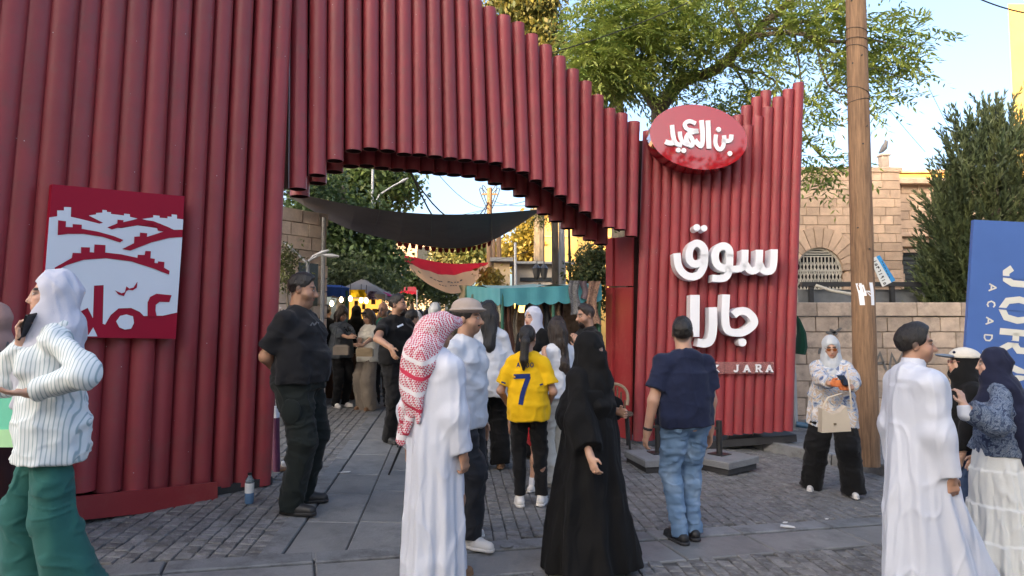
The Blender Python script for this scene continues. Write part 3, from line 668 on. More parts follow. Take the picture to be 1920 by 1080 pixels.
# conifer on the far side of the wall
cf = P(1868, 560, 13.2); con = empty('conifer_tree', (cf.x, cf.y, gz(cf.x, cf.y)), 'dark bushy conifer with upswept feathery sprays behind the blue banner', 'tree')
mb = MB(); mb.tube([(cf.x, cf.y, gz(cf.x, cf.y) - .2), (cf.x, cf.y, 3), (cf.x + .05, cf.y, 5.6)], [.22, .16, .05], n=10); mb.build('trunk', m_bark, con, smooth=True)
def conifer(parent):
    tips = []
    axes = [((1868, 222), 1.05, 560), ((1806, 256), .60, 270), ((1836, 268), .6, 230), ((1915, 240), .75, 300), ((1785, 322), .46, 200), ((1776, 395), .38, 150), ((1960, 270), .8, 240)]
    Cs, Ds, Ls = [], [], []
    for (top, wdt, n) in axes:
        tp = np.array(P(top[0], top[1], 13.2)); bt = np.array((tp[0] * .75 + cf.x * .25, cf.y, .6))
        f = RNG.random(n) ** .75
        c = tp[None] * (1 - f[:, None]) + bt[None] * f[:, None]
        r = wdt * (.10 + 1.25 * f ** .75) * 1.15; a = RNG.uniform(0, 2 * np.pi, n)
        out = np.stack([np.cos(a), np.sin(a), np.zeros(n)], 1); rr = r * RNG.random(n) ** .35
        Cs.append(c + out * rr[:, None] * np.array((1, .8, 1))); Ds.append(unit(out * (.75 * np.minimum(1, f * 2))[:, None] + np.array((0, 0, .8)) + RNG.normal(size=(n, 3)) * .2)); Ls.append(RNG.uniform(.55, 1.0, n))
    C, D, Ln = np.concatenate(Cs), np.concatenate(Ds), np.concatenate(Ls); n = len(C)
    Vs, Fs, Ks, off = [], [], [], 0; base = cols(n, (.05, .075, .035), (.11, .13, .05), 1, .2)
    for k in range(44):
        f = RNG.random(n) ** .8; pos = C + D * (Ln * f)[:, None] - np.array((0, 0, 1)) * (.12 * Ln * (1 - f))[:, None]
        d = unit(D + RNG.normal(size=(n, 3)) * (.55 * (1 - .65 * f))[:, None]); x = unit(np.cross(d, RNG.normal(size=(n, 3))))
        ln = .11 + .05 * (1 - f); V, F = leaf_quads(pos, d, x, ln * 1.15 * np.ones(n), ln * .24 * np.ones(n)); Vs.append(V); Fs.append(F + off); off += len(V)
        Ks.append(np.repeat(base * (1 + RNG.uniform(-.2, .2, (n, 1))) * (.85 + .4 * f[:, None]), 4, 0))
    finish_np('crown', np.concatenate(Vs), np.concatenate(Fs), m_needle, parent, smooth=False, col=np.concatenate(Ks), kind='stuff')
conifer(con)

# ------------------------------------------------------------------ masonry helpers
def blocks(par, o, u, z, nrm, W_, courses, mat, skip=None, lo=.35, hi=.7, depth=.06, gap=.008, proud=.010, seed=1, name='stone', clip=None):
    r = random.Random(seed); zz = 0
    def emit(a, b, zz, h):
        if b - a < .08: return
        if skip and skip(a, b, zz, zz + h):
            if b - a > .17: emit(a, (a + b) / 2, zz, h); emit((a + b) / 2, b, zz, h)
            return
        pr = r.uniform(0, proud); i = .005; g = gap / 2
        def pt(s_, t_, d): return o + u * s_ + z * t_ + nrm * d
        mb = MB()
        f = [pt(a + g, zz + g, 0), pt(b - g, zz + g, 0), pt(b - g, zz + h - g, 0), pt(a + g, zz + h - g, 0)]
        t = [pt(a + g + i, zz + g + i, depth + pr), pt(b - g - i, zz + g + i, depth + pr), pt(b - g - i, zz + h - g - i, depth + pr), pt(a + g + i, zz + h - g - i, depth + pr)]
        for k in range(4): mb.quad(f[k], f[(k + 1) % 4], t[(k + 1) % 4], t[k])
        mb.quad(*t); mb.build(name, mat, par)
    for h in courses:
        x = -r.uniform(0, lo)
        while x < W_:
            w = r.uniform(lo, hi); emit(max(0, x), min(W_, x + w), zz, h); x += w
        zz += h
UX, UZ, NY = Vector((1, 0, 0)), Vector((0, 0, 1)), Vector((0, -1, 0))
# garden wall, right of the tower
GY = 11.6; gx0 = P(1440, 600, GY).x; zb = -.20
gw = empty('garden_wall', (gx0 + 2, GY, zb), 'stained limestone block wall behind the wooden pole', 'wall')
mb = MB(); mb.box((gx0 + 4, GY + .22, zb + 1.0), 8, .36, 2.0); mb.build('core', m_grout, gw)
blocks(gw, Vector((gx0, GY + .04, zb)), UX, UZ, NY, 8, [.31, .31, .3, .3, .29, .29, .28], m_stone2, lo=.34, hi=.56, seed=4)
x = gx0
while x < gx0 + 8:
    w = rs.uniform(.75, 1.05); mb = MB(); mb.box((x + w / 2, GY + .18, zb + 2.21), w - .015, .5, .24, inset=.015); mb.build('cap_stone', m_stone2, gw); x += w
# spray paint marks on the wall
m_spray = M('grey_spray_paint', (.12, .115, .11), rough=.8, var=.3)
def on_wall(x, y): return onplane(x, y, Vector((0, GY - .046, 0)), NY)
mb = MB()
for g in ([(1636, 695), (1650, 662), (1662, 694)], [(1668, 692), (1672, 664), (1682, 684), (1692, 662), (1697, 690)], [(1641, 682), (1657, 680)]): ribbon(mb, g, 5, on_wall, (0, .002, 0))
for g in ([(1548, 622), (1560, 626), (1578, 615)], [(1556, 617), (1570, 627)], [(1535, 664), (1539, 652), (1550, 658), (1554, 664)]): ribbon(mb, smooth2(g, 1), [2, 5, 6, 4, 5, 3, 2, 2][:len(smooth2(g, 1))], on_wall, (0, .002, 0))
mb.build('spray_mark', m_spray, gw)
# villa with the arched window
BY = 17.0; bx0 = P(1440, 500, BY).x; bx1 = P(1694, 500, BY).x; bz = -.6
villa = empty('stone_villa', (bx0 + 3, BY, bz), 'pale pink limestone house with an arched grilled window behind the garden wall', 'house')
top = P(1600, 322, BY).z; Wv = bx1 - bx0
ac = P(1536, 497, BY); ar = 44 * BY / FPX; az0 = ac.z - .15; arO = 82 * BY / FPX
mb = MB(); mb.box((bx0 + Wv / 2, BY + .2 + .35, (top + bz) / 2), Wv, .4, top - bz); mb.box((bx0 + Wv / 2, BY + 3.5, (top + bz) / 2 - .1), Wv - .2, 5.6, top - bz - .3); mb.build('wall', m_mortar, villa)
def sk1(a, b, z0, z1):
    cx, cz = ac.x - bx0, az0 - bz
    for xx in (a, (a * 2 + b) / 3, (a + b * 2) / 3, b):
        for z_ in (z0, (z0 + z1) / 2, z1):
            if z_ < cz and z_ > cz - 1.7 and abs(xx - cx) < ar + .02: return True
            if z_ >= cz and math.hypot(xx - cx, z_ - cz) < ar + .02: return True
    return False
crs = [.42] * 14; hh = top - bz; crs = [hh / 27] * 27
blocks(villa, Vector((bx0, BY + .15, bz)), UX, UZ, NY, Wv, crs, m_stone, skip=sk1, lo=.32, hi=.66, seed=9, depth=.14, gap=.0035, proud=.006)
for k in range(13):
    a0_, a1_ = math.pi * k / 13 + .012, math.pi * (k + 1) / 13 - .012; mb = MB()
    mb.prism([(ac.x + r_ * math.cos(a), BY + .15, az0 + r_ * math.sin(a)) for (r_, a) in ((ar, a0_), (arO, a0_), (arO, a1_), (ar, a1_))], NY * .185); mb.build('voussoir', m_stone, villa)
for s_ in (-1, 1):
    for k in range(3):
        mb = MB(); mb.box((ac.x + s_ * (ar + .28), BY + .08, az0 - .3 - k * .5), .54, .16, .48, inset=.012); mb.build('jamb_stone', m_stone, villa)
mb = MB(); mb.prism([(ac.x + ar * math.cos(a * math.pi / 16), BY + .148, az0 + ar * math.sin(a * math.pi / 16)) for a in range(17)] + [(ac.x - ar, BY + .148, az0 - 1.6), (ac.x + ar, BY + .148, az0 - 1.6)], NY * -.004)
win = mb.build('arched_window', m_window, villa)
mb = MB(); gy = BY + .06
arcp = [(ac.x + (ar - .03) * math.cos(a * math.pi / 20), gy, az0 + (ar - .03) * math.sin(a * math.pi / 20)) for a in range(21)]
mb.tube(arcp, .035, n=5)
for k in range(4):
    rr = ar * (.97 - .06 * k); z_ = az0 + ar * (.62 + .1 * k)
    hw = math.sqrt(max(0, ar ** 2 - (z_ - az0) ** 2)); mb.bar((ac.x - hw, gy, z_), (ac.x + hw, gy, z_), .03, .05)
nb = 13
for k in range(nb):
    x_ = ac.x - ar + 2 * ar * (k + .5) / nb; zt = min(az0 + .62 * ar, az0 + math.sqrt(max(.0, ar ** 2 - (x_ - ac.x) ** 2)))
    mb.bar((x_, gy, az0 - 1.2), (x_, gy, zt), .028, .028)
    for j in range(4):
        z0 = az0 - .55 + j * .26
        if z0 + .26 < zt + .05: mb.tube([(x_ - .055, gy - .01, z0), (x_ + .0, gy - .01, z0 + .13), (x_ - .055, gy - .01, z0 + .26)], .012, n=4); mb.tube([(x_ + .055, gy - .01, z0), (x_, gy - .01, z0 + .13), (x_ + .055, gy - .01, z0 + .26)], .012, n=4)
mb.bar((ac.x - ar, gy, az0), (ac.x + ar, gy, az0), .03, .05); mb.build('grille', m_grille, win)
mb = MB(); mb.box(((bx0 + bx1) / 2, BY + .22, top + .06), Wv + .1, .5, .13, inset=.02); mb.build('cornice', m_stone, villa)
# set-back wing with the rectangular window
WY = 17.9; wx0 = P(1676, 500, WY).x; wx1 = wx0 + 4.2; wt = P(1700, 345, WY).z
def sk2(a, b, z0, z1):
    w0, w1 = P(1699, 480, WY).x - wx0, P(1760, 480, WY).x - wx0
    zt = P(1700, 473, WY).z - bz
    return b > w0 and a < w1 and z0 < zt - .02
mb = MB(); mb.box(((wx0 + wx1) / 2, WY + 1.4, (wt + bz) / 2), wx1 - wx0, 2.4, wt - bz); mb.build('wall', m_mortar, villa)
blocks(villa, Vector((wx0, WY + .2, bz)), UX, UZ, NY, wx1 - wx0, [(wt - bz) / 25] * 25, m_stone, skip=sk2, lo=.34, hi=.66, seed=12, depth=.14, gap=.0035, proud=.006)
mb = MB(); a_, c_ = P(1699, 473, WY), P(1762, 560, WY); mb.box(((a_.x + c_.x) / 2, WY + .17, (a_.z + c_.z) / 2), c_.x - a_.x, .02, a_.z - c_.z); w2 = mb.build('window', m_window, villa)
mb = MB()
for k in range(9): z_ = a_.z - .08 - k * .13; mb.bar((a_.x + .04, WY + .12, z_), (c_.x, WY + .12, z_), .03, .02)
mb.build('louvre', m_dark, w2)
mb = MB(); mb.box(((a_.x + c_.x) / 2, WY - .02, a_.z + .03), c_.x - a_.x + .25, .1, .09, inset=.01); mb.build('lintel', m_stone, villa)
mb = MB(); zq = P(1700, 440, WY).z; mb.box(((wx0 + wx1) / 2, WY - .02, zq), wx1 - wx0, .12, .1, inset=.02); mb.build('string_course', m_stone, villa)
mb = MB(); mb.box(((wx0 + wx1) / 2, WY + .3, wt + .06), wx1 - wx0 + .1, 1.0, .16, inset=.03); mb.build('cornice', m_stone, villa)
mb = MB(); p = P(1674, 322, BY); mb.box((p.x, BY + .4, p.z + .28), .2, .2, .5, inset=.02); mb.box((p.x, BY + .4, p.z + .55), .26, .26, .05, inset=.01); mb.build('roof_post', m_stone2, villa)
# bird-shaped finial on the post
mb = MB(); z_ = p.z + .58; y_ = BY + .4
mb.tube([(p.x - .12, y_, z_ + .04), (p.x - .05, y_, z_ + .1), (p.x + .03, y_, z_ + .2), (p.x + .07, y_, z_ + .3), (p.x + .09, y_, z_ + .37), (p.x + .05, y_, z_ + .4)], [.02, .06, .085, .06, .045, .02], n=8)
tag(mb.build('pigeon', M('grey_plumage', (.12, .12, .13), rough=.8), smooth=True), 'grey pigeon perched on the stone roof post', 'bird')
p = P(1637, 320, BY); mb = MB(); mb.tube([(p.x, BY + 1.5, p.z - .3), (p.x, BY + 1.5, P(1629, 150, BY).z)], .018, n=6); mb.bar((p.x - .3, BY + 1.5, p.z + 1.9), (p.x + .3, BY + 1.5, p.z + 1.9), .02, .02)
tag(mb.build('antenna', m_grey), 'thin mast antenna on the roof of the stone house', 'antenna')
# yellow houses behind
mb = MB(); a_ = P(1682, 324, 30); mb.box((a_.x + 4, 33, (a_.z - 1) / 2), 8, 6, a_.z + 1); yb = mb.build('wall', m_yellow)
yh = empty('yellow_house', (a_.x + 4, 33, -1), 'low yellow house peeking over the wing of the stone house', 'house'); attach(yb, yh)
mb = MB(); mb.box((a_.x + 4, 30.0, a_.z + .05), 8.2, .3, .14); mb.build('coping', m_stone, yh)
ty = empty('yellow_building', (16.5, 22, -1), 'tall yellow rendered building at the edge of the view above the conifer', 'building')
p = P(1890, 14, 20.5); kx = p.x / 20.5
mb = MB(); fp_ = [(p.x, 20.5, -1), (p.x + 7, 20.5, -1), (p.x + 9.5, 28.5, -1), (kx * 28.5 + .5, 28.5, -1)]; mb.prism(fp_, (0, 0, p.z + 1)); mb.build('wall', m_yellow, ty)
mb = MB(); mb.prism([(x, y, p.z) for x, y, z in fp_], (0, 0, .12)); mb.build('coping', m_yellow, ty)
for k in range(3):
    f = MB(); f.box((p.x + 3.2, 20.46, 2 + k * 3.0), 1.2, .06, 1.6); w_ = f.build('window', m_window, ty); g = MB(); g.box((p.x + 3.2, 20.40, 1.15 + k * 3.0), 1.4, .12, .08); g.build('sill', m_stone, w_)
# dark framed canopy on the far side of the garden wall
mb = MB(); a_, c_ = P(1502, 533, 13.2), P(1742, 533, 13.2); mb.box(((a_.x + c_.x) / 2, 13.2, a_.z), c_.x - a_.x, .12, .09); 
for q in (1520, 1672): p = P(q, 533, 13.2); mb.box((p.x, 13.2, p.z - .6), .08, .08, 1.15)
shed = empty('carport', ((a_.x + c_.x) / 2, 13.2, -.2), 'grey sheeted carport with a black frame just above the garden wall', 'carport'); mb.build('frame', m_black, shed)
mb = MB(); mb.box(((a_.x + c_.x) / 2, 13.35, a_.z - .75), c_.x - a_.x, .03, 1.3); mb.build('side_sheet', M('grey_sheet', (.13, .14, .15), rough=.5), shed)
mb = MB(); mb.tube([P(1530, 535, 12.6), P(1560, 545, 12.4), P(1598, 552, 12.2)], .03, n=8); tag(mb.build('white_pipe', m_grille, smooth=True), 'pale pipe lying along the top of the garden wall', 'pipe')

# ------------------------------------------------------------------ wooden pole
PB = P(1626, 853, 7.75); PT = P(1603, -60, 7.75)
pole = empty('utility_pole', (PB.x, PB.y, gz(PB.x, PB.y)), 'tall weathered wooden pole with white paint dabs on the pavement', 'utility pole')
mb = MB(); mb.tube([PB + (PT - PB) * f for f in (-.02, .1, .25, .4, .55, .7, .85, 1, 1.12)], [.140, .137, .133, .129, .126, .122, .118, .112, .108], n=18); mb.build('shaft', m_wood, pole, smooth=True)
def pole_pt(px, py, dr=.004):
    f = (853 - py) / 913; c = PB + (PT - PB) * f; r = .140 - .028 * max(0, min(1, f)) + dr; d = ray(px, py); t = c.y / d.y; x = (d * t).x - c.x
    x = max(-r * .98, min(r * .98, x)); return Vector((c.x + x, c.y - math.sqrt(r * r - x * x), c.z))
mb = MB()
for q in ([(1603, 542), (1606, 560), (1608, 582)], [(1606, 545), (1611, 565)], [(1622, 541), (1625, 558), (1626, 582)], [(1608, 562), (1616, 556), (1624, 566)]):
    w = 7
    for (x0, y0), (x1, y1) in zip(q, q[1:]): mb.quad(pole_pt(x0 - w / 2, y0), pole_pt(x1 - w / 2, y1), pole_pt(x1 + w / 2, y1), pole_pt(x0 + w / 2, y0))
mb.build('paint_dab', m_white, pole)
for y0, tilt in ((66, -12), (84, -8), (100, -14), (200, 5), (182, -20)):
    mb = MB(); f = (853 - y0) / 913; c = PB + (PT - PB) * f; r = .140 - .028 * f + .006
    mb.tube([(c.x + r * math.cos(a / 16 * 2 * math.pi), c.y + r * math.sin(a / 16 * 2 * math.pi), c.z + tilt / 155 * .5 * math.cos(a / 16 * 2 * math.pi)) for a in range(17)], .004, n=5); mb.build('wire_loop', m_wire, pole)
for (x, y) in ((1591, 10), (1612, 5), (1606, 118), (1615, 252), (1608, 285), (1593, 130), (1601, 440), (1619, 480)):
    p = pole_pt(x, y, 0); mb = MB(); mb.tube([p, p + Vector((0, -.015, 0))], .009, n=6); mb.build('nail', m_black, pole)
# number plate hung askew on the pole
PLP = Vector((0, 7.66, 0)); 
def plt(x, y, off=0.0): return onplane(1440 + x / 3.177, 280 + y / 3.177, PLP + NY * off, NY)
m_platew = M('enamel_white', (.62, .64, .62), rough=.4, var=.08); m_plateb = M('enamel_blue', (.03, .25, .55), rough=.4, var=.12)
npl = empty('number_plate', plt(690, 815), 'tilted white and blue number plate fixed to the wooden pole', 'plate')
A_, B_, C_, D_ = (608, 655), (665, 630), (760, 780), (683, 820)
mb = MB(); mb.prism([plt(*q) for q in (A_, B_, C_, D_)], (0, .008, 0)); mb.build('plate', m_platew, npl)
mid0, mid1 = (645, 639), (735, 793)
mb = MB(); mb.poly([plt(*q, off=.003) for q in (mid0, B_, C_, mid1)]); mb.build('blue_band', m_plateb, npl)
mb = MB(); ax = Vector((683 - 608, 820 - 655)) / 181; ay = Vector((ax.y, -ax.x))
ARD = {'1': [[(.5, 0), (.5, 1)]], '5': [[(.5, .85), (.2, .5), (.3, .15), (.7, .15), (.8, .5), (.5, .85)]], '3': [[(.2, 1), (.25, .6), (.5, .7), (.5, 1)], [(.5, .7), (.8, .65), (.8, 1)], [(.22, .7), (.35, 0)]], '6': [[(.2, .95), (.75, .9), (.7, 0)]], '9': [[(.75, .6), (.3, .6), (.3, .95), (.7, .95), (.75, 0)]]}
for i, ch in enumerate('15361915'):
    for g in ARD[ch]:
        ribbon(mb, [(608 + 8 + ax.x * (12 + i * 20.5 + p[0] * 16) + ay.x * (4 + p[1] * 20), 655 + ax.y * (12 + i * 20.5 + p[0] * 16) + ay.y * (4 + p[1] * 20)) for p in g], 4.5, lambda x, y: plt(x, y, .004), (0, .002, 0))
for i in range(6):
    ribbon(mb, [(655 + ax.x * (30 + i * 20) + ay.x * 12, 642 + ax.y * (30 + i * 20) + ay.y * 12), (655 + ax.x * (44 + i * 20) + ay.x * 12, 642 + ax.y * (44 + i * 20) + ay.y * 12)], 4, lambda x, y: plt(x, y, .005), (0, .001, 0))
mb.build('numerals', m_dark, npl)

# ------------------------------------------------------------------ blue banner board leaning at the side
BNY = 5.75; BO = P(1860, 700, BNY); BN = Vector((-.10, -1, .03)).normalized()
def bn(px, py, off=0.0): return onplane(px, py, BO + BN * off, BN)
ban = empty('banner_board', bn(1850, 900), 'tall blue vinyl banner on a frame with sideways pale lettering', 'banner')
mb = MB(); mb.prism([bn(*q) for q in ((1826, 412), (1995, 420), (1990, 985), (1790, 985))], -BN * .04); mb.build('panel', m_bluebanner, ban)
for xx in (1795, 1985):
    mb = MB(); q = bn(xx, 980, -.02); mb.bar((q.x, q.y, gz(q.x, q.y)), (q.x, q.y, q.z + .1), .05, .05); mb.build('leg', m_black, ban)
mb = MB(); bt = lambda x, y: bn(x, y, .004)
bx, by = Vector((-.09, 1)).normalized(), Vector((1, .09)).normalized()
def txt(word, o_, adv, w, h, sw, gap=0):
    for i, ch in enumerate(word):
        for g in GLYPH[ch]:
            pts = [tuple(Vector(o_) + bx * (i * adv + p[0] * w) + by * (p[1] * h)) for p in g]
            ribbon(mb, pts, sw, bt, -BN * .002)
txt('JORAMCO', (1886, 497), 60, 44, 62, 12); txt('ACADEMY', (1855, 532), 31.5, 13, 14, 2.6)
mb.build('lettering', m_bannerwhite, ban)
for k in range(7):   # stencil breaks across the big letters
    mb = MB(); c = Vector((1886, 497)) + bx * (k * 60 + 22); a = c + by * (-8); b = c + by * 75
    ribbon(mb, [tuple(a), tuple(b)], 3.5, lambda x, y: bn(x, y, .006), -BN * .001)
    mb.build('stencil_gap', m_bluebanner, ban)
# ------------------------------------------------------------------ figures: signed distance fields meshed by surface nets
def A3(v): return np.array(v, np.float64)
class Field:
    def __init__(s, lo, hi, h):
        s.h = h; s.lo = A3(lo); n = np.ceil((A3(hi) - s.lo) / h).astype(int) + 1
        s.ax = [(s.lo[i] + h * np.arange(n[i])).astype(np.float32) for i in range(3)]; s.D = np.full(n, .08, np.float32); s.n = n
    def box(s, lo, hi):
        a = np.clip(np.floor((A3(lo) - s.lo) / s.h).astype(int), 0, s.n); b = np.clip(np.ceil((A3(hi) - s.lo) / s.h).astype(int) + 1, 0, s.n)
        if (b <= a).any(): return None
        return a, b, s.ax[0][a[0]:b[0], None, None], s.ax[1][None, a[1]:b[1], None], s.ax[2][None, None, a[2]:b[2]]
    def add(s, pr, off=0.0, k=.02, op='u'):
        lo, hi = bounds(pr, abs(off) + k + 2 * s.h); q = s.box(lo, hi)
        if q is None: return
        a, b, X, Y, Z = q; d = sdf(pr, X, Y, Z) - off; sl = tuple(slice(a[i], b[i]) for i in range(3)); D = s.D[sl]
        if op == 'u':
            h = np.clip(.5 + .5 * (D - d) / k, 0, 1); s.D[sl] = D + (d - D) * h - k * h * (1 - h)
        else:
            d = -d; h = np.clip(.5 + .5 * (d - D) / k, 0, 1); s.D[sl] = D + (d - D) * h + k * h * (1 - h)
    def plane(s, p, nrm):
        """keep the side the normal points away from"""
        nrm = A3(nrm) / np.linalg.norm(nrm); d = (s.ax[0][:, None, None] - p[0]) * nrm[0] + (s.ax[1][None, :, None] - p[1]) * nrm[1] + (s.ax[2][None, None, :] - p[2]) * nrm[2]
        s.D = np.maximum(s.D, d.astype(np.float32))
def bounds(p, m):
    t = p[0]
    if t in ('cap', 'cone'): r = max(p[3], p[4]); return np.minimum(p[1], p[2]) - r - m, np.maximum(p[1], p[2]) + r + m
    if t == 'ell':
        R = p[3]; e = A3(p[2]) if R is None else np.full(3, max(p[2])); return A3(p[1]) - e - m, A3(p[1]) + e + m
    if t == 'prof':
        z, cx, cy, rx, ry = p[1:6]; am = 1.35; return (np.array([min(np.array(cx) - np.array(rx) * am), min(np.array(cy) - np.array(ry) * am), z[0]]) - m, np.array([max(np.array(cx) + np.array(rx) * am), max(np.array(cy) + np.array(ry) * am), z[-1]]) + m)
def sdf(p, X, Y, Z):
    t = p[0]
    if t in ('cap', 'cone'):
        a, b = A3(p[1]), A3(p[2]); ba = b - a; l2 = max(ba @ ba, 1e-9)
        x, y, z = X - a[0], Y - a[1], Z - a[2]; u = (x * ba[0] + y * ba[1] + z * ba[2]) / l2; c = np.clip(u, 0, 1)
        d = np.sqrt((x - c * ba[0]) ** 2 + (y - c * ba[1]) ** 2 + (z - c * ba[2]) ** 2) - (p[3] + (p[4] - p[3]) * c)
        return np.maximum(d, (u - 1) * math.sqrt(l2)) if t == 'cone' else d
    if t == 'ell':
        c, r, R = p[1], p[2], p[3]; x, y, z = X - c[0], Y - c[1], Z - c[2]
        if R is not None: x, y, z = R[0][0] * x + R[1][0] * y + R[2][0] * z, R[0][1] * x + R[1][1] * y + R[2][1] * z, R[0][2] * x + R[1][2] * y + R[2][2] * z
        k0 = np.sqrt((x / r[0]) ** 2 + (y / r[1]) ** 2 + (z / r[2]) ** 2); k1 = np.sqrt((x / r[0] ** 2) ** 2 + (y / r[1] ** 2) ** 2 + (z / r[2] ** 2) ** 2) + 1e-6
        return k0 * (k0 - 1) / k1
    z, cx, cy, rx, ry, nf, amp, ph = p[1:9]; Zf = np.ravel(Z)
    I = lambda v: np.interp(Zf, z, v)[None, None, :].astype(np.float32)
    x, y = (X - I(cx)) / I(rx), (Y - I(cy)) / I(ry); r = np.sqrt(x * x + y * y)
    if nf:
        th = np.arctan2(y, x); am = I(amp); r = r - am * (np.sin(nf * th + ph + .9 * np.sin(2 * th + ph) + 1.3 * Z) + .5 * np.sin((nf * 2 - 1) * th + ph * 2.3 - 2 * Z))
    d = (r - 1) * np.minimum(I(rx), I(ry))
    return np.maximum(np.maximum(d, z[0] - Z), Z - z[-1])
_E = [(a, b) for a in range(8) for b in range(a + 1, 8) if bin(a ^ b).count('1') == 1]
def nets(F):
    D = F.D; I = D < 0; n = np.array(D.shape) - 1; c = np.zeros(n, np.int8)
    offs = [(i & 1, i >> 1 & 1, i >> 2 & 1) for i in range(8)]
    for (i, j, k) in offs: c += I[i:i + n[0], j:j + n[1], k:k + n[2]]
    act = (c > 0) & (c < 8); ix = np.argwhere(act); m = len(ix)
    if m == 0: return np.zeros((0, 3)), np.zeros((0, 4), int)
    idx = np.full(n, -1, np.int32); idx[act] = np.arange(m)
    v = np.stack([D[ix[:, 0] + o[0], ix[:, 1] + o[1], ix[:, 2] + o[2]] for o in offs], 1); O = np.array(offs, np.float32)
    acc = np.zeros((m, 3), np.float32); cnt = np.zeros((m, 1), np.float32)
    for a, b in _E:
        s = (v[:, a] < 0) != (v[:, b] < 0); t = np.where(s, v[:, a] / np.where(s, v[:, a] - v[:, b], 1), 0)[:, None]
        acc += s[:, None] * (O[a] * (1 - t) + O[b] * t); cnt += s[:, None]
    V = (ix + acc / cnt) * F.h + F.lo; Q = []
    for ax in range(3):
        sl = [slice(1, -1)] * 3; sl2 = list(sl); sl[ax] = slice(0, -1); sl2[ax] = slice(1, None)
        a, b = I[tuple(sl)], I[tuple(sl2)]; e = np.argwhere(a != b); 
        if not len(e): continue
        flip = a[tuple(e.T)]; u, w = (ax + 1) % 3, (ax + 2) % 3; e = e + 1; e[:, ax] -= 1
        def at(du, dw): q = e.copy(); q[:, u] -= du; q[:, w] -= dw; return idx[tuple(q.T)]
        q = np.stack([at(1, 1), at(0, 1), at(0, 0), at(1, 0)], 1); q[~flip] = q[~flip][:, ::-1]; Q.append(q)
    return V, np.concatenate(Q)
_T = np.random.default_rng(5).uniform(-1, 1, (32, 32, 32, 3)).astype(np.float32)
def noise3(p):
    i = np.floor(p).astype(int); f = p - i; f = f * f * (3 - 2 * f); r = 0
    for a in (0, 1):
        for b in (0, 1):
            for c in (0, 1):
                w = (f[:, 0] if a else 1 - f[:, 0]) * (f[:, 1] if b else 1 - f[:, 1]) * (f[:, 2] if c else 1 - f[:, 2])
                r = r + w[:, None] * _T[(i[:, 0] + a) % 32, (i[:, 1] + b) % 32, (i[:, 2] + c) % 32]
    return r
def sstep(a, b, x): t = np.clip((x - a) / (b - a), 0, 1); return t * t * (3 - 2 * t)

m_skin, t_, b_ = nodes('skin'); at_ = N(t_, 'ShaderNodeAttribute'); at_.attribute_name = 'Col'; L(t_, at_.outputs['Color'], b_.inputs['Base Color'])
b_.inputs['Roughness'].default_value = .52; b_.inputs['Subsurface Weight'].default_value = .12; b_.inputs['Subsurface Radius'].default_value = (.010, .004, .002); b_.inputs['Subsurface Scale'].default_value = 1
def cloth(name, base, **k): 
    d = dict(rough=.88, var=.07, scale=7, bump=.15, bscale=70, sheen=.08, spec=.25, wr=.32, wscale=8); d.update(k); return M(name, base, **d)
def hairm(name, base): return M(name, base, rough=.42, var=.4, scale=24, bump=.6, bscale=60, stretch=(2.2, 2.2, .35))
c_black = cloth('black_cloth', (.0055, .0055, .006)); c_black2 = cloth('faded_black_cloth', (.009, .0095, .0115)); c_abaya = cloth('matte_black_crepe', (.0038, .0038, .0042), sheen=.02, wscale=5, wstretch=(1, 1, .3))
c_white = cloth('white_cotton', (.55, .57, .61), var=.03); c_thobe = M('white_thobe_cloth', (.53, .56, .64), rough=.5, var=.025, scale=4, bump=.08, bscale=40, sheen=.1, wr=.85, wscale=8, wstretch=(1.3, 1.3, .3))
c_hij = cloth('white_chiffon', (.54, .55, .63), var=.03)
c_navy = cloth('navy_pique', (.011, .016, .042)); c_navy2 = cloth('navy_scarf_cloth', (.012, .015, .038)); c_green = cloth('teal_green_trouser_cloth', (.022, .105, .092), var=.1)
c_darkgreen = cloth('dark_olive_twill', (.0085, .0125, .0115)); c_char = cloth('charcoal_twill', (.022, .023, .027)); c_jersey = cloth('yellow_jersey_knit', (.70, .42, .005), var=.05)
c_beige = cloth('beige_linen', (.36, .30, .24)); c_taupe = cloth('taupe_cloth', (.17, .145, .12)); c_grey = cloth('grey_jersey', (.07, .08, .09)); c_cream = cloth('cream_cloth', (.55, .52, .45))
c_mauve = cloth('mauve_scarf', (.30, .19, .17)); c_maroon = cloth('dark_maroon_cloth', (.035, .010, .010)); c_emerald = cloth('emerald_shirt', (.01, .18, .12)); c_skirt = cloth('off_white_tiered_cotton', (.66, .67, .64), var=.04)
c_red = cloth('red_shorts', (.4, .02, .03)); c_brown = cloth('brown_cloth', (.10, .055, .035)); c_palehij = cloth('pale_grey_scarf', (.48, .46, .45))
m_shoe_b = M('black_shoe', (.014, .014, .015), rough=.5); m_shoe_w = M('white_trainer', (.62, .60, .57), rough=.6, var=.08); m_shoe_br = M('tan_sandal', (.22, .12, .06), rough=.6); m_shoe_g = M('grey_sole_shoe', (.03, .03, .032), rough=.6)
m_hairb = hairm('black_hair', (.009, .007, .006)); m_hairbr = hairm('dark_brown_hair', (.022, .013, .009)); m_hairbr2 = hairm('brown_hair', (.05, .033, .022)); m_glass = M('dark_lens', (.01, .01, .012), rough=.1); m_leather = M('cream_leather', (.55, .47, .36), rough=.45, var=.06); m_tan = M('tan_leather', (.20, .15, .09), rough=.5)
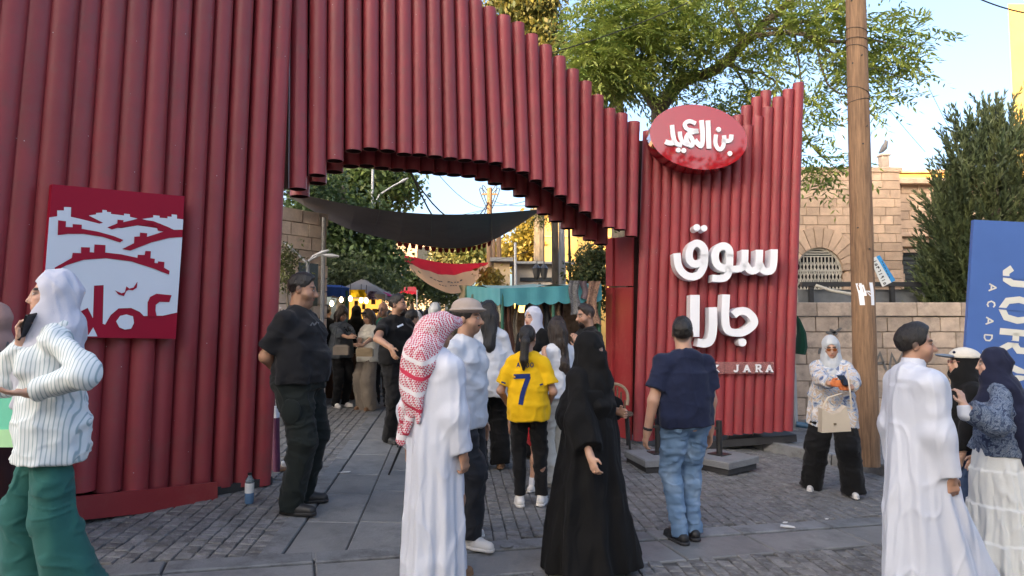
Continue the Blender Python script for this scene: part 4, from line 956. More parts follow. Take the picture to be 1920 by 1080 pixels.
def stripe_mat():
    m, t, b = nodes('striped_shirting'); tc = N(t, 'ShaderNodeTexCoord'); sp = N(t, 'ShaderNodeSeparateXYZ'); L(t, tc.outputs['Object'], sp.inputs[0])
    ax = N(t, 'ShaderNodeMath', operation='MULTIPLY'); ax.inputs[1].default_value = .45; L(t, sp.outputs[0], ax.inputs[0]); at = N(t, 'ShaderNodeMath', operation='ADD'); L(t, ax.outputs[0], at.inputs[0]); L(t, sp.outputs[1], at.inputs[1])
    mu = N(t, 'ShaderNodeMath', operation='MULTIPLY'); mu.inputs[1].default_value = 300; L(t, at.outputs[0], mu.inputs[0])
    zz = N(t, 'ShaderNodeTexNoise', Scale=7.0); L(t, tc.outputs['Object'], zz.inputs['Vector']); z2 = N(t, 'ShaderNodeMath', operation='MULTIPLY'); z2.inputs[1].default_value = 1.6; L(t, zz.outputs[0], z2.inputs[0])
    ad = N(t, 'ShaderNodeMath', operation='ADD'); L(t, mu.outputs[0], ad.inputs[0]); L(t, z2.outputs[0], ad.inputs[1])
    si = N(t, 'ShaderNodeMath', operation='SINE'); L(t, ad.outputs[0], si.inputs[0]); mr = N(t, 'ShaderNodeMapRange'); mr.inputs[1].default_value = .45; mr.inputs[2].default_value = .9; L(t, si.outputs[0], mr.inputs[0])
    mx = N(t, 'ShaderNodeMix', data_type='RGBA'); L(t, mr.outputs[0], mx.inputs[0]); mx.inputs[6].default_value = (.68, .72, .72, 1); mx.inputs[7].default_value = (.33, .42, .44, 1); L(t, mx.outputs[2], b.inputs['Base Color']); b.inputs['Roughness'].default_value = .85
    return m
c_stripe = stripe_mat()
def keff_mat():
    m, t, b = nodes('keffiyeh_weave'); tc = N(t, 'ShaderNodeTexCoord'); mp = N(t, 'ShaderNodeMapping'); mp.inputs['Rotation'].default_value = (.5, .45, .3); mp.inputs['Location'].default_value = (0, 0, .042); L(t, tc.outputs['Object'], mp.inputs[0])
    ck = N(t, 'ShaderNodeTexChecker', Scale=85.0); L(t, mp.outputs[0], ck.inputs[0]); 
    wv = N(t, 'ShaderNodeTexWave', Scale=1.7, Distortion=.8); wv.bands_direction = 'Z'; L(t, mp.outputs[0], wv.inputs[0])
    r = N(t, 'ShaderNodeMapRange'); r.inputs[1].default_value = .95; r.inputs[2].default_value = .975; L(t, wv.outputs[1], r.inputs[0])
    w2 = N(t, 'ShaderNodeMapRange'); w2.inputs[1].default_value = .06; w2.inputs[2].default_value = .03; L(t, wv.outputs[1], w2.inputs[0])
    mx = N(t, 'ShaderNodeMix', data_type='RGBA'); L(t, ck.outputs[1], mx.inputs[0]); mx.inputs[6].default_value = (.66, .62, .64, 1); mx.inputs[7].default_value = (.48, .055, .10, 1)
    sz = N(t, 'ShaderNodeSeparateXYZ'); L(t, tc.outputs['Object'], sz.inputs[0]); zm = N(t, 'ShaderNodeMapRange'); zm.inputs[1].default_value = 1.56; zm.inputs[2].default_value = 1.52; L(t, sz.outputs[2], zm.inputs[0]); rm = N(t, 'ShaderNodeMath', operation='MULTIPLY'); L(t, r.outputs[0], rm.inputs[0]); L(t, zm.outputs[0], rm.inputs[1]); wm_ = N(t, 'ShaderNodeMath', operation='MULTIPLY'); L(t, w2.outputs[0], wm_.inputs[0]); L(t, zm.outputs[0], wm_.inputs[1])
    m2 = N(t, 'ShaderNodeMix', data_type='RGBA'); L(t, rm.outputs[0], m2.inputs[0]); L(t, mx.outputs[2], m2.inputs[6]); m2.inputs[7].default_value = (.50, .03, .07, 1)
    m3 = N(t, 'ShaderNodeMix', data_type='RGBA'); L(t, wm_.outputs[0], m3.inputs[0]); L(t, m2.outputs[2], m3.inputs[6]); m3.inputs[7].default_value = (.70, .68, .70, 1)
    L(t, m3.outputs[2], b.inputs['Base Color']); b.inputs['Roughness'].default_value = .9; return m
c_keff = keff_mat()
def print_mat(name, cs, scale=6, dist=1.5):
    m, t, b = nodes(name); tc = N(t, 'ShaderNodeTexCoord'); nz = N(t, 'ShaderNodeTexNoise', Scale=scale, Detail=4.0, Distortion=dist); L(t, tc.outputs['Object'], nz.inputs['Vector'])
    cr = N(t, 'ShaderNodeValToRGB'); el = cr.color_ramp.elements
    for i, (p, c) in enumerate(cs):
        e = el[i] if i < 2 else el.new(p); e.position = p; e.color = (*c, 1)
    L(t, nz.outputs[0], cr.inputs[0]); L(t, cr.outputs[0], b.inputs['Base Color']); b.inputs['Roughness'].default_value = .8; return m
c_tie = print_mat('marbled_print', [(.34, (.06, .09, .20)), (.44, (.34, .40, .50)), (.5, (.62, .60, .58)), (.56, (.45, .33, .22)), (.62, (.55, .6, .68)), (.70, (.08, .12, .26))], 7, 2)
c_paisley = print_mat('paisley_denim_print', [(.36, (.02, .03, .07)), (.47, (.06, .09, .15)), (.53, (.22, .26, .32)), (.58, (.05, .08, .14)), (.68, (.18, .20, .24))], 16, 3)
c_denim = print_mat('washed_denim', [(.3, (.085, .16, .28)), (.5, (.14, .235, .37)), (.7, (.25, .35, .48))], 5, .4)
c_denim_d = print_mat('dark_denim', [(.3, (.02, .035, .08)), (.5, (.03, .055, .12)), (.7, (.045, .08, .16))], 5, .4)
c_lace = print_mat('white_lace_print', [(.4, (.70, .71, .70)), (.5, (.62, .63, .62)), (.6, (.74, .74, .73))], 30, 1)
c_silk = M('pale_silk_scarf', (.40, .43, .46), rough=.4, var=.15, scale=6, sheen=.2)

class Fig:
    """one person; local frame: x to the figure's left, -y forward, z up, in metres for a 1.75 m body"""
    def __init__(f, label, px, top=None, Y=None, H=None, head=0, face=0, pitch=0, g=1.0, fem=False, R=None, Lf=None, feet=((.0, .0), (.0, .0)), lean=(0, 0), skin=(.40, .225, .145), res=.0085, group=None, belly=0, hand=(.35, .35), hv=(None, None), shrug=0, stubble=0, fade=0, brow=(.02, .013, .01), sm=None, hd=None):
        if Y is None: p = G(*px)
        else: p = P(px[0], 600, Y)
        f.p = Vector((p.x, p.y, gz(p.x, p.y)))
        if H is None: H = P(px[0], top, f.p.y).z - f.p.z
        f.belly = belly; f.H = H; f.s = H / 1.75; f.g = g; f.fem = fem; f.res = res / f.s; f.skin = np.array(skin); f.stubble = stubble; f.fade = fade; f.brow = np.array(brow)
        f.rz = rad(head) - math.atan2(f.p.x, f.p.y); f.root = empty('person', f.p, label, 'person', group, rz=f.rz); f.root.scale = (f.s,) * 3; f.root['category'] = 'person'
        ln = lean; T = lambda z: A3((ln[0] * max(0, z - .95) / .5, -ln[1] * max(0, z - .95) / .5, 0))
        f.T = T; sw = (.152 if fem else .172) * (1 + (g - 1) * .45); f.sw = sw
        nb = A3((0, .012, 1.47)) + T(1.47); f.nb = nb
        f.hc = A3((0, -.015, 1.635)) + T(1.6) * 1.05
        cy, sy, cp, sp = math.cos(rad(face)), math.sin(rad(face)), math.cos(rad(pitch)), math.sin(rad(pitch))
        f.RH = np.array(((cy, -sy, 0), (sy, cy, 0), (0, 0, 1.0))) @ np.array(((1, 0, 0), (0, cp, -sp), (0, sp, cp)))  # pitch > 0 looks down
        f.arms = []
        for i, (sd, A) in enumerate(((-1, R), (1, Lf))):
            A = A or ((.16, -.02, -1), (.10, .12, -1)); sh = A3((sd * sw, .012, 1.395 + shrug)) + T(1.41)
            if A[0] == 'ik':   # wrist target given as a point in the place, elbow towards a hint
                tg = A3(f.loc(P(*A[1]))); v = tg - sh; dd = min(np.linalg.norm(v), .55); v /= np.linalg.norm(v); tg = sh + v * dd
                ca = (dd * dd + .305 ** 2 - .25 ** 2) / (2 * dd * .305); hn = A3((sd * A[2][0], -A[2][1], A[2][2])); hn = hn - v * (hn @ v); hn /= np.linalg.norm(hn)
                el = sh + v * .305 * ca + hn * .305 * math.sqrt(max(0, 1 - ca * ca)); wr = tg; W_ = (wr - el) / np.linalg.norm(wr - el)
            else:
                U = A3((sd * A[0][0], -A[0][1], A[0][2])); U /= np.linalg.norm(U); W_ = A3((sd * A[1][0], -A[1][1], A[1][2])); W_ /= np.linalg.norm(W_)
                el = sh + U * .305; wr = el + W_ * .250
            hd_ = W_ if hv[i] is None else A3((sd * hv[i][0], -hv[i][1], hv[i][2])); hd_ = hd_ / np.linalg.norm(hd_)
            f.arms.append(dict(sd=sd, sh=sh, el=el, wr=wr, d=hd_, curl=hand[i], nv=(hd[i] if hd else None)))
        f.legs = []
        for (sd, o) in ((-1, feet[0]), (1, feet[1])):
            hip = A3((sd * .088 * (.6 + .4 * g), .0, .92)); an = A3((sd * (.10 + o[0]), -o[1], .075 + (o[2] if len(o) > 2 else 0))); mid = (hip + an) / 2
            L_ = np.linalg.norm(an - hip); b = math.sqrt(max(0, .435 ** 2 - (L_ / 2) ** 2)); kn = mid + A3((sd * .01, -max(.012, b * .9), .02)); f.legs.append(dict(sd=sd, hip=hip, kn=kn, an=an))
        f.torso = [('ell', A3((0, .008, .95)), (.165 * g, .115 * g + belly * .1, .13), None), ('ell', A3((0, .0, 1.1)) + T(1.1) - A3((0, belly * .30, belly * .25)), (.145 * g, .105 * g + belly * .42, .16 + belly * .35), None), ('ell', A3((0, .0, 1.28)) + T(1.28), (.162 * g * (.93 if fem else 1), .115 * g, .17), None),
                   ('cap', A3((-sw * .8, .012, 1.385 + shrug)) + T(1.4), A3((sw * .8, .012, 1.385 + shrug)) + T(1.4), .058, .058), ('cap', A3((0, .02, 1.455)) + T(1.45), A3((-sw * .85, .012, 1.40)) + T(1.4), .052, .046), ('cap', A3((0, .02, 1.455)) + T(1.45), A3((sw * .85, .012, 1.40)) + T(1.4), .052, .046), ('cap', A3((-.05, .02, 1.42)) + T(1.42), A3((.05, .02, 1.42)) + T(1.42), .075, .075)]
        if fem: f.torso += [('ell', A3((sd * .07, -.085, 1.27)) + T(1.27), (.068, .06, .07), None) for sd in (-1, 1)]
        else: f.torso += [('ell', A3((sd * .075, -.06, 1.31)) + T(1.31), (.09 * g, .065 * g, .075), None) for sd in (-1, 1)]
    def loc(f, w): return (Matrix.Rotation(-f.rz, 3, 'Z') @ (Vector(w) - f.p)) / f.s
    def hp(f, q): return f.hc + f.RH @ A3(q)
    def he(f, c, r): return ('ell', f.hp(c), r, f.RH)
    def hcap(f, a, b, ra, rb): return ('cap', f.hp(a), f.hp(b), ra, rb)
    def arm_prims(f, i, frac=2, ou=0, of=0, gu=1.0):
        a = f.arms[i]; g = .75 + .25 * f.g if not f.fem else .86; P_ = []
        if frac >= 1: P_.append(('cap', a['sh'], a['el'], (.053 + ou * .25) * g, (.043 + ou) * g))
        else: P_.append(('cone', a['sh'], a['sh'] + (a['el'] - a['sh']) * frac, (.053 + ou * .25) * g, (.046 + ou * 1.15) * g))
        if frac > 1: P_.append(('cone' if frac < 2 else 'cap', a['el'], a['el'] + (a['wr'] - a['el']) * min(1, frac - 1), (.043 + of) * g, (.031 + of) * g))
        return P_
    def mesh(f, name, prims, mat, off=0.0, k=.02, subs=(), planes=(), res=None, fold=None, parent=None, col=None, smooth=True, sk=.012, rf=None, **tg):
        h = res or f.res * 1.25; bb = [bounds(p, abs(off) + 3 * h) for p in prims]; F = Field(np.min([b[0] for b in bb], 0), np.max([b[1] for b in bb], 0), h)
        for p in prims: F.add(p, off, k)
        for p in planes: F.plane(*p)
        for p in subs: F.add(p, 0, sk, 's')
        V, Q = nets(F)
        if not len(V): return None
        if fold:
            for (amp, sc) in fold: V = V + noise3(V * np.array(sc) + 11.3) * amp
        if rf:   # raised creases along the normals
            n = np.cross(V[Q[:, 2]] - V[Q[:, 0]], V[Q[:, 3]] - V[Q[:, 1]]); Nn = np.zeros_like(V)
            for j in range(4):
                for c in range(3): Nn[:, c] += np.bincount(Q[:, j], n[:, c], len(V))
            Nn /= np.linalg.norm(Nn, axis=1, keepdims=True) + 1e-9
            for (amp, sc) in rf:
                w = V + noise3(V * 4) * .05; a = noise3(w * np.array(sc) + 3.7 + f.H * 5)[:, 0]; V = V + Nn * (amp * (np.exp(-(a / .13) ** 2) - .25))[:, None]
        o = finish_np(name, V, Q, mat, None, smooth, col=None if col is None else col(V), **tg); o.parent = parent or f.root; return o
    def body(f, hands=True, ears=True):
        s_ = f.fem; pr = list(f.torso); K = [.03] * len(pr)
        def a(p, k=.02): pr.append(p); K.append(k)
        a(('cap', A3((0, .02, 1.42)) + f.T(1.42), f.hp((0, .01, -.06)), .055 if s_ else .066 * (.8 + .2 * f.g), .05 if s_ else .06 * (.8 + .2 * f.g)))
        fg = 1 + (f.g - 1) * .35
        a(f.he((0, .018, .03), (.074, .094, .09)), .02); a(f.he((0, -.032, -.035), (.060 * fg, .062, .082)), .025); a(f.he((0, -.05, -.088), (.037 * fg, .036, .027)), .025)
        for sd in (-1, 1):
            a(f.he((sd * .042 * fg, -.045, -.045), (.027 * fg, .03, .035)), .02); a(f.he((sd * .036, -.067, -.02), (.02, .016, .014)), .015)
            if ears: a(f.he((sd * .075, .018, -.012), (.010, .020, .031)), .008)
        a(f.hcap((-.036, -.078, .022), (.036, -.078, .022), .009 if s_ else .012, .009 if s_ else .012), .014)
        if f.g > 1.2: a(f.he((0, -.03, -.115), (.06, .055, .04)), .03)
        for i in (0, 1):
            for p in f.arm_prims(i): a(p, .025)
            if hands: 
                for p, k in f.hand(i): a(p, k)
            l = f.legs[i]; g = f.g; a(('cap', l['hip'], l['kn'], .085 * g, .056 * g), .03); a(('cap', l['kn'], l['an'], .054 * g, .037), .02)
            a(('ell', l['kn'] * .72 + l['an'] * .28 + A3((0, .018, 0)), (.052 * g, .056 * g, .10), None), .03); a(('cap', l['an'] + A3((0, .02, -.02)), l['an'] + A3((l['sd'] * .02, -.13, -.045)), .036, .026), .02)
        h = f.res; bb = [bounds(p, 3 * h) for p in pr]; F = Field(np.min([b[0] for b in bb], 0), np.max([b[1] for b in bb], 0), h)
        for p, k in zip(pr, K): F.add(p, 0, k)
        for sd in (-1, 1): F.add(f.he((sd * .031, -.108, .002), (.019, .024, .012)), 0, .012, 's')
        ny, nr = (-.1045, .0095) if s_ else (-.112, .013); late = [(f.hcap((0, -.087, .010), (0, ny, -.034), .008, nr), .012), (f.hcap((0, -.098, -.038), (0, ny, -.035), nr, nr), .01), (f.hcap((-.012, -.093, -.040), (.012, -.093, -.040), nr * .7, nr * .7), .008), (f.hcap((-.018, -.086, -.062), (.018, -.086, -.062), .008, .008), .008), (f.hcap((-.015, -.085, -.071), (.015, -.085, -.071), .009, .009), .008)]
        for sd in (-1, 1): late.append((f.he((sd * .031, -.078, .002), (.0135,) * 3), .003))
        for p, k in late: F.add(p, 0, k)
        V, Q = nets(F)
        def col(V):
            q = (V - f.hc) @ f.RH; x, y, z = np.abs(q[:, 0]), q[:, 1], q[:, 2]; C = np.repeat(f.skin[None], len(V), 0) * (1 + noise3(V * 18)[:, :1] * .07)
            def mix(mk, c): nonlocal C; C = C * (1 - mk[:, None]) + np.array(c) * mk[:, None]
            fr = sstep(-.045, -.07, y); near = (np.linalg.norm(q, axis=1) < .2)
            mix(near * fr * sstep(.035, .015, np.hypot(x - .042, z + .035)) * .25, f.skin * np.array((1.15, .85, .8)))
            if f.fade: mix(near * sstep(0, .02, z + 1.1 * (y - .02) + .03) * sstep(-.10, -.07, z) * sstep(-.055, -.035, y) * f.fade, f.brow)
            if f.stubble: mix(near * sstep(-.035, -.055, z - .3 * (y + .06)) * sstep(.01, -.02, y) * f.stubble * (1 - .0 * x), f.brow * 1.3)
            mix(near * sstep(-.080, -.088, y) * sstep(.028, .018, x) * sstep(.013, .007, np.abs(z + .0665)) * .75, f.skin * np.array((.85, .42, .42)))
            mix(near * fr * sstep(.0105, .005, np.abs(z - .026 + .25 * np.maximum(0, x - .035))) * sstep(.058, .05, x) * sstep(.009, .014, x), f.brow)
            ex = np.hypot((x - .031) / 1.45, z - .002); mix(near * fr * sstep(.024, .012, ex) * .35, f.skin * np.array((.62, .5, .48))); mix(near * fr * sstep(.0135, .0095, ex) * .9, f.skin * .22); mix(near * fr * sstep(.0085, .006, ex), (.5, .48, .45)); mix(near * fr * sstep(.0065, .0045, np.hypot(x - .031, z - .002)), (.012, .008, .006))
            return C
        o = finish_np('body', V, Q, m_skin, None, True, col=col(V)); o.parent = f.root; f.bodyo = o; return f
    def hand(f, i):
        a = f.arms[i]; sd = a['sd']; w, d = a['wr'], a['d']; n = A3((-sd, 0, 0)) if a['nv'] is None else A3((sd * a['nv'][0], -a['nv'][1], a['nv'][2])); n = n - d * (n @ d)
        n = n / np.linalg.norm(n) if np.linalg.norm(n) > .05 else np.cross(d, (0, 1, 0)); ac = np.cross(d, n); tf = A3((-.2 * sd, -1, .25)); ts = 1 if ac @ tf > 0 else -1; ac = ac * ts; z = .92 if f.fem else 1.0; out = [(('cap', w - d * .01, w + d * .03, .026 * z, .027 * z), .02)]
        for j, (o_, ln) in enumerate(((.030, .072), (.010, .080), (-.010, .075), (-.029, .058))):
            b = w + d * .088 * z + ac * o_ * z; out.append((('cap', w + d * .025 + ac * o_ * .6, b, .0145 * z, .0115 * z), .012)); c = a['curl']; v = d; p = b; st = .02 * j * c
            for q, fr in enumerate((.48, .32, .26)):
                ang = c * (.75 if q == 0 else 1.15) + st; v = v * math.cos(ang) + n * math.sin(ang) * 1.0; v /= np.linalg.norm(v); nn = p + v * ln * fr * z; out.append((('cap', p, nn, (.0092 - .0007 * q) * z, (.0085 - .0007 * q) * z), .004)); p = nn
                n = n - v * (n @ v); n /= np.linalg.norm(n)
            n = A3((-sd, 0, 0)) if a['nv'] is None else A3((sd * a['nv'][0], -a['nv'][1], a['nv'][2])); n = n - d * (n @ d); n = n / max(np.linalg.norm(n), 1e-3)
        t0 = w + d * .022 + ac * .022 * z; t1 = t0 + (d * .55 + ac * .75 + n * .35) * .042 * z; t2 = t1 + (d * .95 + ac * .2 + n * .3) * .034 * z; out += [(('cap', t0, t1, .0135 * z, .0115 * z), .012), (('cap', t1, t2, .0108 * z, .0088 * z), .005)]
        a['palm'] = w + d * .07 + n * .02; a['n'] = n; return out
    # --- clothing
    def top(f, mat, sleeve=.6, off=.014, hem=.86, hw=None, flare=0.0, neck=0.0, su=.012, sf=.014, fold=None, name='shirt', open_back=0, planes=(), res=None, **k):
        hw = hw or (.165 * f.g + .012, .118 * f.g + .012); T = f.T; tw = getattr(f, 'tw', None); by = -getattr(f, 'belly', 0) * .25
        if tw: hw = (max(hw[0], tw[0] + .014), max(hw[1], tw[1] + .030))
        prof = ('prof', [hem, 1.0, 1.15, 1.3], [0, T(1.0)[0], T(1.15)[0], T(1.3)[0]], [.005 - flare * .1 + by * .6, .005 + T(1.0)[1] + by, T(1.15)[1] + by * .6, T(1.3)[1]], [hw[0] + flare, hw[0] * 1.0 + flare * .5, hw[0] * .96, .155 * f.g], [hw[1] + flare, hw[1] + flare * .5, hw[1] * .95, .11 * f.g], 7, [.035, .03, .015, 0], 1.0 + f.H * 9)
        pr = [prof] + f.torso[1:]
        for i in (0, 1):
            sv = sleeve[i] if isinstance(sleeve, (tuple, list)) else sleeve
            if sv: pr += f.arm_prims(i, sv, su, sf)
        if neck: pr.append(('cone', A3((0, .02, 1.42)) + T(1.42), A3((0, .012, 1.42 + neck)) + T(1.46), .066, .058))
        return f.mesh(name, pr, mat, off=off, k=.03, planes=[((0, 0, hem), (0, 0, -1))] + list(planes), fold=fold or [(.012, (7, 7, 13)), (.006, (18, 18, 22))], rf=[(.0065, (5, 5, 7)), (.003, (9, 9, 13))], res=res, **k)
    def trousers(f, mat, rt=.098, rk=.075, ra=.062, cut=.05, waist=1.0, fold=None, name='trousers', lim=None, **k):
        f.tw = (abs(f.legs[0]['hip'][0]) + rt * f.g, rt * f.g + .012); g = f.g; by = -f.belly * .3; pr = [('ell', A3((0, .008, .95)), (.178 * g, .132 * g, .12), None), ('prof', [.9, waist], [0, 0], [.005 + by * .5, .005 + by], [.165 * g, .158 * g], [.12 * g - by * .4, .115 * g - by * .6], 0, [0, 0], 0)]
        for l in f.legs:
            e = l['an'] + (l['an'] - l['kn']) / np.linalg.norm(l['an'] - l['kn']) * (.075 - cut); kn = l['kn']; end = e if lim is None else kn * (1 - lim) + l['hip'] * lim
            if lim is None and rk < .08: pr.append(('ell', kn * .72 + l['an'] * .28 + A3((0, .018, 0)), (.058 * g, .062 * g, .10), None))
            if lim is None: pr += [('cap', l['hip'], kn, rt * g, rk * g), ('cone', kn, e, rk * g, ra)]
            else: pr += [('cone', l['hip'], end, rt * g, rk * g)]
        return f.mesh(name, pr, mat, off=.004, k=.025, planes=[((0, 0, waist), (0, 0, 1))], fold=fold or [(.010, (8, 8, 11)), (.005, (16, 16, 30))], rf=[(.010, (6, 6, 8)), (.006, (8, 8, 17))], **k)
    def shoes(f, mat, sole=None, h=.05, chunky=1.0, sock=None):
        for l in f.legs:
            a = l['an']; sd = l['sd']; z0 = a[2] - .075; d = A3((sd * .16, -1, 0)); d /= np.linalg.norm(d); b = A3((a[0], a[1], z0))
            pr = [('cap', b + d * -.045 + A3((0, 0, .042)), b + d * .06 + A3((0, 0, .04)), .038 * chunky, .04 * chunky), ('cap', b + d * .06 + A3((0, 0, .034)), b + d * .155 + A3((0, 0, .03)), .04 * chunky, .033 * chunky), ('cone', b + A3((0, 0, .04)), b + A3((0, .005, .1)), .04, .042)]
            o = f.mesh('shoe', pr, mat, k=.02, planes=[(b + A3((0, 0, .014)), (0, 0, -1))], res=f.res)
            sp = [('cap', b + d * -.05 + A3((0, 0, .012)), b + d * .06 + A3((0, 0, .012)), .041 * chunky, .044 * chunky), ('cap', b + d * .06 + A3((0, 0, .012)), b + d * .158 + A3((0, 0, .012)), .044 * chunky, .035 * chunky)]
            f.mesh('sole', sp, sole or mat, planes=[(b, (0, 0, -1)), (b + A3((0, 0, .024)), (0, 0, 1))], res=f.res, parent=o)
            if sock: f.mesh('sock', [('cone', b + A3((0, 0, .05)), b + A3((0, 0, .05)) + (l['kn'] - a) * .3, .046, .05)], sock, res=f.res)
    def hair_short(f, mat, t=.010, fade=.0, top=.012, quiff=0):
        pr = [f.he((0, .02, .032), (.076 + t * .6, .096 + t, .092 + t)), f.he((0, -.01, .07), (.064, .078 + quiff * .4, .052 + top))]
        R = f.RH; return f.mesh('hair', pr, mat, k=.02, planes=[(f.hp((0, -.045, .022)), R @ A3((0, -.95, -.30))), (f.hp((0, .02, -.022 + fade)), R @ A3((0, -.40, -.92)))], subs=[f.he((0, -.105, .015), (.058, .042, .052))], res=f.res, fold=[(.004, (40, 40, 40))])
    def beard(f, mat, t=.006, low=0):
        pr = [f.he((0, -.034, -.045), (.060 + t, .062 + t, .080 + t)), f.he((0, -.052, -.092), (.038 + t, .038 + t, .03 + t + low))]
        R = f.RH; return f.mesh('beard', pr, mat, k=.02, planes=[(f.hp((0, -.09, -.056)), R @ A3((0, .75, .66))), (f.hp((0, .012, 0)), R @ A3((0, 1, 0)))], subs=[f.he((0, -.105, -.066), (.020, .03, .010)), f.he((0, -.115, -.03), (.034, .03, .026))], res=f.res, fold=[(.003, (60, 60, 60))], sk=.006)
    def hair_long(f, mat, length=.3, wid=.10, back=.05, wave=.014, front=True):
        b = f.hp((0, .055, -.06)); e = b + A3((0, back, -length)); pr = [f.he((0, .022, .03), (.092, .108, .106)), ('cap', b, e, wid, wid * .72), ('cap', b + A3((0, .01, -length * .4)), e + A3((.0, 0, -.02)), wid * .7, .03)]
        for sd in (-1, 1): pr.append(('cap', f.hp((sd * .072, .005, .0)), f.hp((sd * .085, -.0, -.02)) + A3((0, back * .5, -length * .72)), .036, .028))
        return f.mesh('hair', pr, mat, k=.03, subs=[f.he((0, -.13, -.03), (.060, .085, .090))], res=f.res, fold=[(wave, (11, 11, 7)), (wave * .5, (40, 40, 8))])
    def ponytail(f, mat, length=.34):
        f.mesh('hair', [f.he((0, .02, .032), (.083, .104, .101)), f.he((0, .10, .03), (.035, .035, .035))], mat, k=.02, planes=[(f.hp((0, -.03, .03)), f.RH @ A3((0, -.6, -.75)))], subs=[f.he((0, -.11, 0), (.058, .045, .06))], res=f.res, fold=[(.004, (40, 40, 20))])
        b = f.hp((0, .115, .03)); return f.mesh('ponytail', [('cap', b, b + A3((0, .035, -.06)), .028, .042), ('cap', b + A3((0, .035, -.06)), b + A3((.01, .05, -length * .7)), .045, .042), ('cap', b + A3((.01, .05, -length * .7)), b + A3((.02, .045, -length)), .042, .012)], mat, res=f.res, fold=[(.008, (14, 14, 6)), (.005, (50, 50, 8))])
    def hijab(f, mat, drape=.20, dr=.17, chest=0.0, tails=(), opening=(.062, .098, .098), oz=-.028, fold=.008, name='hijab', bulk=0.0, cover=None):
        pr = [f.he((0, .022, .022), (.094 + bulk, .114 + bulk, .116 + bulk)), f.he((0, -.015, -.095), (.078 + bulk, .088, .075)), ('cap', f.hp((0, .015, -.07)), f.nb + A3((0, .005, -.0)), .092 + bulk, .112 + bulk), ('cap', f.nb + A3((0, -.0, .0)), f.nb + A3((0, -.015, -drape)), .106, dr)]
        for (a, b, ra, rb) in tails: pr.append(('cap', A3(a), A3(b), ra, rb))
        if cover: pr += cover
        return f.mesh(name, pr, mat, k=.04, subs=[f.he((0, -.118, oz), opening)], res=f.res, fold=[(fold, (8, 8, 12)), (fold * .6, (22, 22, 14))], rf=[(.006, (7, 7, 4)), (.003, (12, 12, 8))], sk=.01)
    def gown(f, mat, prof, sleeve=2, su=.02, sf=.022, nf=9, amp=.05, fold=None, name='thobe', k=.06, extra=(), hemz=None, planes=(), res=None):
        z, cx, cy, rx, ry = [list(q) for q in zip(*prof)]
        am = [amp * (1 - i / (len(z) - 1)) ** .7 for i in range(len(z))]; pr = [('prof', z, cx, cy, rx, ry, nf, am, f.H * 7)] + f.torso[2:]
        if sleeve:
            for i in (0, 1): pr += f.arm_prims(i, sleeve, su, sf)
        return f.mesh(name, pr + list(extra), mat, off=.012, k=k, fold=fold or [(.010, (8, 8, 5)), (.006, (20, 20, 10))], rf=[(.009, (6, 6, 1.6)), (.005, (10, 10, 3.5))], planes=list(planes), res=res)
    def world(f, q): return f.p + Matrix.Rotation(f.root.rotation_euler.z, 3, 'Z') @ (Vector([float(t) for t in q]) * f.s)
    def local_px(f, px, py, Y): return (Matrix.Rotation(-f.root.rotation_euler.z, 3, 'Z') @ (P(px, py, Y) - f.p)) / f.s
    def glasses(f, mat):
        mb = MB()
        for sd in (-1, 1):
            c = A3((sd * .031, -.100, .0)); mb.poly([tuple(f.hp(c + A3((.022 * math.cos(a * math.pi / 6), 0, .016 * math.sin(a * math.pi / 6))))) for a in range(12)]); mb.tube([tuple(f.hp(q)) for q in ((sd * .052, -.098, .005), (sd * .07, -.05, .008), (sd * .077, .01, .008))], .0025, n=4)
        mb.tube([tuple(f.hp(q)) for q in ((-.01, -.102, .004), (0, -.105, .006), (.01, -.102, .004))], .002, n=4); o = mb.build('glasses', mat); o.parent = f.root; return o
# ------------------------------------------------------------------ the people
import time as _t; _T0 = _t.time()
def shirt_text(F, target, strokes, w, mat, parent, name):
    """flat print laid on a garment: strokes are px lists; each ribbon is projected along the view onto the cloth"""
    from mathutils.bvhtree import BVHTree
    me = target.data; bv = BVHTree.FromPolygons([v.co for v in me.vertices], [p.vertices for p in me.polygons]); Ri = Matrix.Rotation(-F.rz, 3, 'Z')
    o = (Ri @ (Vector((0, 0, CAMZ)) - F.p)) / F.s; mb = MB()
    def hit(x, y):
        d = (Ri @ ray(x, y)).normalized(); h = bv.ray_cast(o, d); 
        return (h[0] - d * .006) if h[0] is not None else None
    for st in strokes:
        fine = []
        for a, b in zip(st, st[1:]):
            k = max(1, int(math.hypot(b[0] - a[0], b[1] - a[1]) / 4)); fine += [(a[0] + (b[0] - a[0]) * i / k, a[1] + (b[1] - a[1]) * i / k) for i in range(k)]
        fine.append(st[-1]); ok = []
        for i, p in enumerate(fine):
            a, b = fine[max(0, i - 1)], fine[min(len(fine) - 1, i + 1)]; d = Vector((b[0] - a[0], b[1] - a[1])).normalized(); n = Vector((-d.y, d.x)) * w / 2
            l, r = hit(p[0] + n.x, p[1] + n.y), hit(p[0] - n.x, p[1] - n.y)
            if l is not None and r is not None: ok.append((l, r))
        for (l0, r0), (l1, r1) in zip(ok, ok[1:]): mb.quad(l0, r0, r1, l1)
    if mb.v: q = mb.build(name, mat); q.parent = parent; return q
HANG = ((.16, -.02, -1), (.10, .14, -1))

